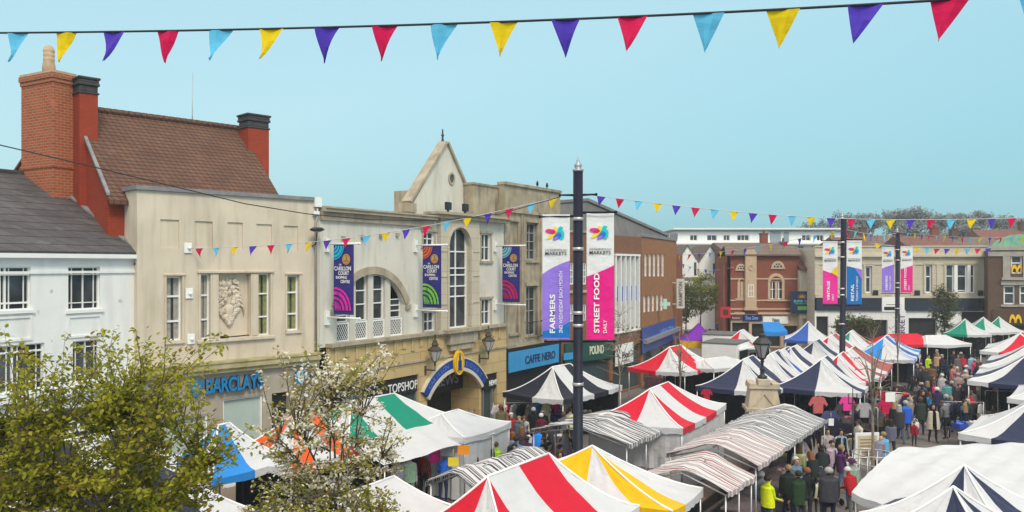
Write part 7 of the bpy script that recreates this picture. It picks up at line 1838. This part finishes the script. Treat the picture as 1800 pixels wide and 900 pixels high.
# hung in the dark tents
def hung(label, px, py, D, col, s=1.0, rz=0): return garment(label, at_y(px, py, D), rz, col, s, 'things hung for sale inside the tents')
hung('red and white striped bag like top hung in the navy and white tent', 1438, 697, 35.6, (.5, .12, .12), 1.1)
hung('pair of hot pink tops hung at the tent front', 1489, 697, 34.5, (.75, .05, .3), .9)
hung('dark blue spotted top hung below the red and white one', 1459, 722, 35.4, (.08, .09, .2), 1.1)
hung('hot pink top hung at the dark stall beside the green tent', 764, 782, 26.2, (.78, .02, .3), .85)
hung('small crimson item hung in the tent left of the lamp pillar', 1242, 684, 35.8, (.4, .02, .05), .7)
hung('pale grey scarf like top hung in the rust striped tent', 1519, 708, 33.5, (.35, .33, .35), .9)
hung('raspberry red top hung in the rust striped tent', 1556, 704, 34.5, (.5, .01, .08), .8)
# cards with prices
def card(label, px, py, D, w, h, col, txt=None, tc=None):
    p = at_y(px, py, D); o = thing('price_card', label, 'price card', p, 0, 'price cards at the stalls')
    m = MB(); m.box(-w / 2, w / 2, -.01, .01, -h / 2, h / 2); m.tube([(0, 0, h / 2), (0, .02, h / 2 + .25)], .006, 4); m.build('board', col, o)
    if txt: lettering(txt, -w * .38, w * .38, -h * .3, h * .3, -.012, tc or m_ink, o, .02)
card('orange price card hung on the crumpled white side sheet', 815, 791, 24.4, .36, .28, M('orange_card', (.75, .27, .02), .6))
card('yellow price card at the dark stall under the green tent', 797, 812, 24.0, .32, .26, M('yellow_card', (.75, .6, .03), .6))
card('white framed card inside the dark stall under the green tent', 785, 795, 26.0, .4, .26, M('grey_card', (.3, .3, .33), .6))
card('white square ticket hung in the navy and white tent', 1461, 742, 34, .22, .3, m_white_paint)
card('white square ticket at the front of the rust striped tent', 1565, 698, 33.5, .4, .4, m_white_paint)
# notice board
p = at_z(1524, 838, 0); o = thing('notice_board', 'white framed notice board standing in the aisle by the tree guard', 'notice board', p, R(6))
m = MB(); m.box(-.46, .46, -.03, .03, .45, 1.62)
for x in (-.4, .4): m.tube([(x, 0, 0), (x, 0, .45)], .02, 6); m.box(x - .04, x + .04, -.25, .25, 0, .04)
m.build('frame', m_white_paint, o)
m = MB(); m.box(-.38, .38, -.034, -.031, .56, 1.52); m.build('panel', M('notice_paper', (.55, .48, .34), .7, .1, 5), o)
m = MB()
for k in range(7): m.box(-.3, .3 - .08 * (k % 3), -.038, -.035, .66 + k * .115, .7 + k * .115)
m.build('printed_lines', M('brown_print', (.25, .17, .1), .7), o)
# mobility scooter
p = at_z(1509, 812, -.2); p.z = 0; o = thing('mobility_scooter', 'dark mobility scooter under the man in the cream jacket', 'scooter', p, R(-80))
m = MB(); m.box(-.28, .28, -.75, .45, .14, .24); m.box(-.2, .2, .1, .4, .24, .58); m.build('body', M('maroon_plastic', (.18, .015, .03), .4), o, bevel=.03)
m = MB(); m.box(-.24, .24, -.1, .38, .6, .68); m.box(-.24, .24, .36, .44, .68, 1.1); m.build('seat', m_black, o, bevel=.03)
m = MB(); m.tube([(0, -.68, .24), (0, -.56, .95)], .03, 6); m.tube([(-.26, -.54, .97), (.26, -.54, .97)], .018, 6); m.build('tiller', m_black, o)
for x in (-.28, .2):
    for y in (-.6, .3): m = MB(); m.lathe([(.06, 0), (.13, .01), (.14, .04), (.13, .08), (.06, .08)], (0, 0, 0), 12); m.v = [(x + c, y + a, .14 + b_) for a, b_, c in m.v]; m.build('wheel', m_black, o)
# pushchair
p = at_z(1452, 884, 0); o = thing('pushchair', 'dark pushchair among the shoppers at the bottom of the aisle', 'pushchair', p, R(20))
m = MB(); m.prism([(-.25, -.3, .35), (-.25, .15, .3), (-.25, .3, .8), (-.25, .22, .82), (-.25, .05, .45), (-.25, -.3, .48)], (.5, 0, 0)); m.build('seat', m_black, o)
m = MB()
for k in range(6): 
    t0, t1 = R(20 + 24 * k), R(44 + 24 * k); m.poly([(-.27, .28 - .34 * math.cos(t0), .72 + .34 * math.sin(t0)), (.27, .28 - .34 * math.cos(t0), .72 + .34 * math.sin(t0)), (.27, .28 - .34 * math.cos(t1), .72 + .34 * math.sin(t1)), (-.27, .28 - .34 * math.cos(t1), .72 + .34 * math.sin(t1))], 0, True)
m.build('hood', cm((.03, .03, .04)), o)
m = MB()
for x in (-.27, .27): m.tube([(x, -.4, .12), (x, .1, .5), (x, .5, 1.05)], .015, 5); m.tube([(x, .4, .12), (x, .05, .5)], .015, 5)
m.tube([(-.27, .5, 1.05), (.27, .5, 1.05)], .018, 5); m.build('frame', m_alu, o)
for x in (-.29, .25):
    for y in (-.4, .4): m = MB(); m.lathe([(.05, 0), (.11, .005), (.115, .02), (.11, .04), (.05, .04)], (0, 0, 0), 12); m.v = [(x + c, y + a, .12 + b_) for a, b_, c in m.v]; m.build('wheel', m_black, o)
# crates and heaped stock on tables
def crate(label, p, rz, col, stock, w=.5, d=.38, h=.2, seed=0):
    o = thing('stock_crate', label, 'crate', p, rz, 'crates of goods on the stalls'); rr = random.Random(seed)
    m = MB(); t_ = .015
    m.box(-w / 2, w / 2, -d / 2, d / 2, 0, t_); m.box(-w / 2, -w / 2 + t_, -d / 2, d / 2, t_, h); m.box(w / 2 - t_, w / 2, -d / 2, d / 2, t_, h); m.box(-w / 2 + t_, w / 2 - t_, -d / 2, -d / 2 + t_, t_, h); m.box(-w / 2 + t_, w / 2 - t_, d / 2 - t_, d / 2, t_, h)
    m.build('box', cm(col), o)
    q = MB()
    for k in range(12): q.lathe([(.01, -.06), (.06, -.04), (.075, 0), (.06, .045), (.01, .06)], (rr.uniform(-w * .36, w * .36), rr.uniform(-d * .32, d * .32), h - .02 + rr.uniform(-.02, .05)), 7, k % 2, sx=rr.uniform(.8, 1.3))
    o2 = q.build('stock', [cm(stock), cm(tuple(min(1, c * 1.7 + .03) for c in stock))], o); o2['kind'] = 'stuff'
def table(label, px, py, L_, W_, rz, cloth_col, items, seed=0):
    p = at_z(px, py, 0); t = thing('trestle_table', label, 'table', p, rz, 'trestle tables of stock')
    m = MB(); m.box(-L_ / 2, L_ / 2, -W_ / 2, W_ / 2, .74, .78); m.build('table_top', m_wood, t)
    for x in (-L_ / 2 + .1, L_ / 2 - .1):
        for y in (-W_ / 2 + .08, W_ / 2 - .08): m = MB(); m.tube([(x, y, 0), (x, y, .74)], .02, 6); m.build('leg', m_alu, t)
    m = MB(); n = 22; prev = None
    for k in range(n + 1):
        x = -L_ / 2 - .02 + (L_ + .04) * k / n; y = -W_ / 2 - .03 + .02 * math.sin(k * 2.3); cur = ((x, -W_ / 2 - .02, .785), (x, y - .02, .15)); 
        if prev: m.poly([prev[1], cur[1], cur[0], prev[0]], 0, True)
        prev = cur
    m.box(-L_ / 2 - .02, L_ / 2 + .02, -W_ / 2 - .02, W_ / 2 + .02, .782, .79); m.build('cloth', cm(cloth_col), t)
    n = len(items)
    for k, (cc, sc_, nm) in enumerate(items):
        x = -L_ / 2 + L_ * (k + .5) / n; w = p + Matrix.Rotation(rz, 3, 'Z') @ Vector((x, 0, .792)); crate(nm, w, rz, cc, sc_, w=min(.5, L_ / n * .85), seed=seed * 10 + k)
table('table of small stock along the front of the rust striped tent', 1530, 762, 2.4, .8, R(-25), (.16, .12, .12), [((.2, .14, .1), (.3, .26, .24), 'brown crate of pale goods, left on the table by the bare sapling'), ((.4, .38, .36), (.1, .1, .12), 'pale crate of dark goods on the table by the bare sapling'), ((.1, .1, .12), (.45, .42, .4), 'dark crate of white goods on the table by the bare sapling'), ((.3, .03, .04), (.35, .05, .06), 'red crate on the table by the bare sapling')], 1)
table('table of clothing heaps inside the navy and white tent', 1455, 770, 2.6, .9, R(-28), (.03, .03, .05), [((.1, .1, .14), (.04, .05, .1), 'dark crate of navy goods in the navy and white tent'), ((.4, .4, .42), (.5, .48, .46), 'grey crate of white goods in the navy and white tent'), ((.12, .1, .1), (.2, .05, .08), 'brown crate of wine red goods in the navy and white tent')], 2)
table('table of stock at the front of the navy fronted tent at right', 1712, 782, 2.4, .8, R(20), (.03, .03, .04), [((.03, .07, .35), (.03, .08, .4), 'royal blue crate of stock under the navy fronted tent'), ((.5, .5, .5), (.5, .5, .5), 'white crate of stock under the navy fronted tent'), ((.5, .03, .05), (.5, .03, .08), 'red crate of stock under the navy fronted tent')], 3)
table('long table heaped with bags under the right hand awning', 1735, 716, 2.8, .8, R(15), (.09, .06, .07), [((.12, .08, .07), (.25, .2, .18), 'brown crate under the right hand awning'), ((.6, .12, .05), (.7, .1, .02), 'orange red crate under the right hand awning'), ((.3, .25, .22), (.4, .36, .33), 'fawn crate under the right hand awning')], 4)
table('table of plants and pots left of the aisle by the long stall', 1402, 856, 1.8, .7, R(-55), (.2, .17, .17), [((.3, .28, .25), (.35, .38, .15), 'pale crate of greenish goods at the end of the long stall'), ((.2, .18, .2), (.3, .27, .3), 'grey crate of goods at the end of the long stall')], 5)
table('table draped in patterned pink cloth at the end of the red striped stall', 1352, 872, 1.6, .8, R(-54), (.30, .2, .24), [((.25, .2, .2), (.4, .25, .3), 'dull crate of pinkish goods by the fluorescent jacket'), ((.3, .25, .22), (.2, .15, .18), 'fawn crate of dark goods by the fluorescent jacket')], 6)
table('table of toys and bags at the clothes stall beside the blue hooded coat', 938, 812, 2.6, .8, R(12), (.1, .08, .12), [((.5, .02, .03), (.55, .03, .05), 'red crate at the clothes stall'), ((.6, .58, .55), (.65, .62, .6), 'white crate at the clothes stall'), ((.5, .3, .02), (.6, .42, .08), 'amber crate at the clothes stall'), ((.1, .1, .12), (.3, .28, .3), 'dark crate at the clothes stall')], 7)
# crowd barriers outside the arcade
for i, (px, py) in enumerate(((845, 752), (872, 744), (812, 768))):
    p = at_z(px, py, 0); o = thing('crowd_barrier', ['grey crowd barrier in front of the news kiosk', 'grey crowd barrier right of the news kiosk', 'grey crowd barrier in front of the arched entrance'][i], 'barrier', p, R(58), 'crowd barriers outside the arcade')
    m = MB(); m.tube([(-1, 0, .2), (-1, 0, 1.1), (1, 0, 1.1), (1, 0, .2), (-1, 0, .2)], .02, 6)
    for k in range(1, 14): m.tube([(-1 + k / 7, 0, .2), (-1 + k / 7, 0, 1.1)], .008, 4)
    for x in (-.8, .8): m.tube([(x, -.25, .02), (x, 0, .2), (x, .25, .02)], .018, 5)
    m.build('railing', m_alu, o)

rail('rail of dark jackets inside the navy and white tent left of the pillar', 1300, 742, 2.4, R(-28), [((.03, .03, .05), 'ink'), ((.05, .04, .05), 'dark brown'), ((.02, .02, .03), 'black'), ((.06, .06, .09), 'slate blue'), ((.03, .03, .04), 'coal')], 1.7, s=1.2, where='in the navy and white tent left of the pillar')
rail('rail of dark clothes inside the navy and white tent right of the pillar', 1420, 748, 2.6, R(-28), [((.03, .035, .06), 'night blue'), ((.02, .02, .03), 'black'), ((.05, .05, .07), 'graphite'), ((.03, .03, .05), 'dark ink'), ((.08, .07, .09), 'smoky grey'), ((.02, .02, .025), 'coal black')], 1.8, s=1.25, where='in the navy and white tent right of the pillar')
rail('rail of grey and black clothes by the bare sapling', 1508, 770, 2.0, R(-60), [((.25, .24, .26), 'light grey'), ((.05, .05, .06), 'charcoal'), ((.4, .39, .4), 'chalk'), ((.03, .03, .04), 'black'), ((.12, .11, .13), 'iron grey')], 1.5, where='by the bare sapling')
table('table of dark bags at the back of the aisle beside the blue striped tent', 1612, 712, 2.4, .8, R(-30), (.05, .04, .05), [((.08, .07, .08), (.14, .12, .12), 'charcoal crate beside the blue striped tent'), ((.2, .17, .16), (.1, .08, .08), 'taupe crate beside the blue striped tent'), ((.04, .04, .06), (.25, .2, .2), 'ink dark crate beside the blue striped tent')], 8)
table('table of small goods under the black and white tent', 1010, 760, 2.2, .8, R(-10), (.04, .06, .16), [((.1, .12, .3), (.3, .3, .35), 'blue crate under the black and white tent'), ((.3, .25, .22), (.45, .4, .35), 'tan crate under the black and white tent')], 9)
table('table of mixed goods under the small red and white tent', 1172, 686, 2.6, .8, R(-35), (.1, .05, .06), [((.2, .06, .06), (.3, .1, .1), 'wine red crate under the small red and white tent'), ((.3, .26, .22), (.2, .16, .14), 'straw coloured crate under the small red and white tent'), ((.06, .06, .08), (.4, .36, .33), 'dark crate of pale goods under the small red and white tent')], 10)
hz_ = MB(); hz_.box(-131, 311, -21, 251, -1.0, 24.0)
m = bpy.data.materials.new('thin_haze'); m.use_nodes = True; n_ = m.node_tree; n_.nodes.clear()
v = nd(n_, 'ShaderNodeVolumePrincipled'); v.inputs['Color'].default_value = (.86, .92, .95, 1); v.inputs['Density'].default_value = .0008
ou = nd(n_, 'ShaderNodeOutputMaterial'); n_.links.new(v.outputs[0], ou.inputs['Volume'])
hz_.build('haze', m, kind='stuff')
# ================================================================ LIGHT, SKY, CAMERA
w = bpy.data.worlds.new('World'); SC.world = w; w.use_nodes = True
nt = w.node_tree; nt.nodes.clear()
sky = nd(nt, 'ShaderNodeTexSky', sky_type='NISHITA'); sky.sun_disc = False
SUN_EL, SUN_AZ = R(48), R(158)
sky.sun_elevation = SUN_EL; sky.sun_rotation = SUN_AZ; sky.air_density = 1.2; sky.dust_density = 4
b1 = nd(nt, 'ShaderNodeBackground'); b1.inputs['Strength'].default_value = .05
nt.links.new(sky.outputs[0], b1.inputs['Color'])
# thin bright overcast: pale cyan low down, whiter towards the zenith
tc = nd(nt, 'ShaderNodeTexCoord'); sp = nd(nt, 'ShaderNodeSeparateXYZ'); nt.links.new(tc.outputs['Generated'], sp.inputs[0])
el = math_(nt, 'ADD', sp.outputs[2], math_(nt, 'MULTIPLY', sp.outputs[0], -.22))
el = math_(nt, 'ADD', el, math_(nt, 'MULTIPLY', math_(nt, 'SUBTRACT', noise(nt, tc.outputs['Generated'], 3.0, 4), .5), .05))
r = nd(nt, 'ShaderNodeValToRGB'); e = r.color_ramp.elements
e[0].position = 0.0; e[0].color = (.23, .56, .66, 1)
e[1].position = .24; e[1].color = (.40, .665, .725, 1)
k = e.new(.40); k.color = (.40, .655, .715, 1)
k = e.new(.64); k.color = (1.25, 1.2, 1.12, 1)
nt.links.new(el, r.inputs[0])
b2 = nd(nt, 'ShaderNodeBackground'); b2.inputs['Strength'].default_value = .95
nt.links.new(r.outputs[0], b2.inputs['Color'])
ad = nd(nt, 'ShaderNodeAddShader'); nt.links.new(b1.outputs[0], ad.inputs[0]); nt.links.new(b2.outputs[0], ad.inputs[1])
out = nd(nt, 'ShaderNodeOutputWorld'); nt.links.new(ad.outputs[0], out.inputs['Surface'])
sl = bpy.data.lights.new('sun', 'SUN'); sl.energy = 2.0; sl.angle = R(18); sl.color = (1, .9, .76)
so = bpy.data.objects.new('sun', sl); COL.objects.link(so)
d = Vector((math.sin(SUN_AZ) * math.cos(SUN_EL), math.cos(SUN_AZ) * math.cos(SUN_EL), math.sin(SUN_EL)))
so.rotation_euler = d.to_track_quat('Z', 'Y').to_euler(); so.location = d * 80
cam = bpy.data.cameras.new('camera'); cam.sensor_width = 36; cam.lens = 36 * F / 1800; cam.shift_y = 15 / 1800; cam.clip_end = 2000; cam.clip_start = .1
co = bpy.data.objects.new('camera', cam); COL.objects.link(co); co.location = (0, 0, H); co.rotation_euler = (R(90), 0, 0); SC.camera = co
SC.view_settings.view_transform = 'Standard'; SC.view_settings.look = 'None'; SC.view_settings.exposure = 0; SC.view_settings.gamma = 1; SC.view_settings.use_curve_mapping = False
SC.cycles.max_bounces = 6; SC.cycles.volume_bounces = 0
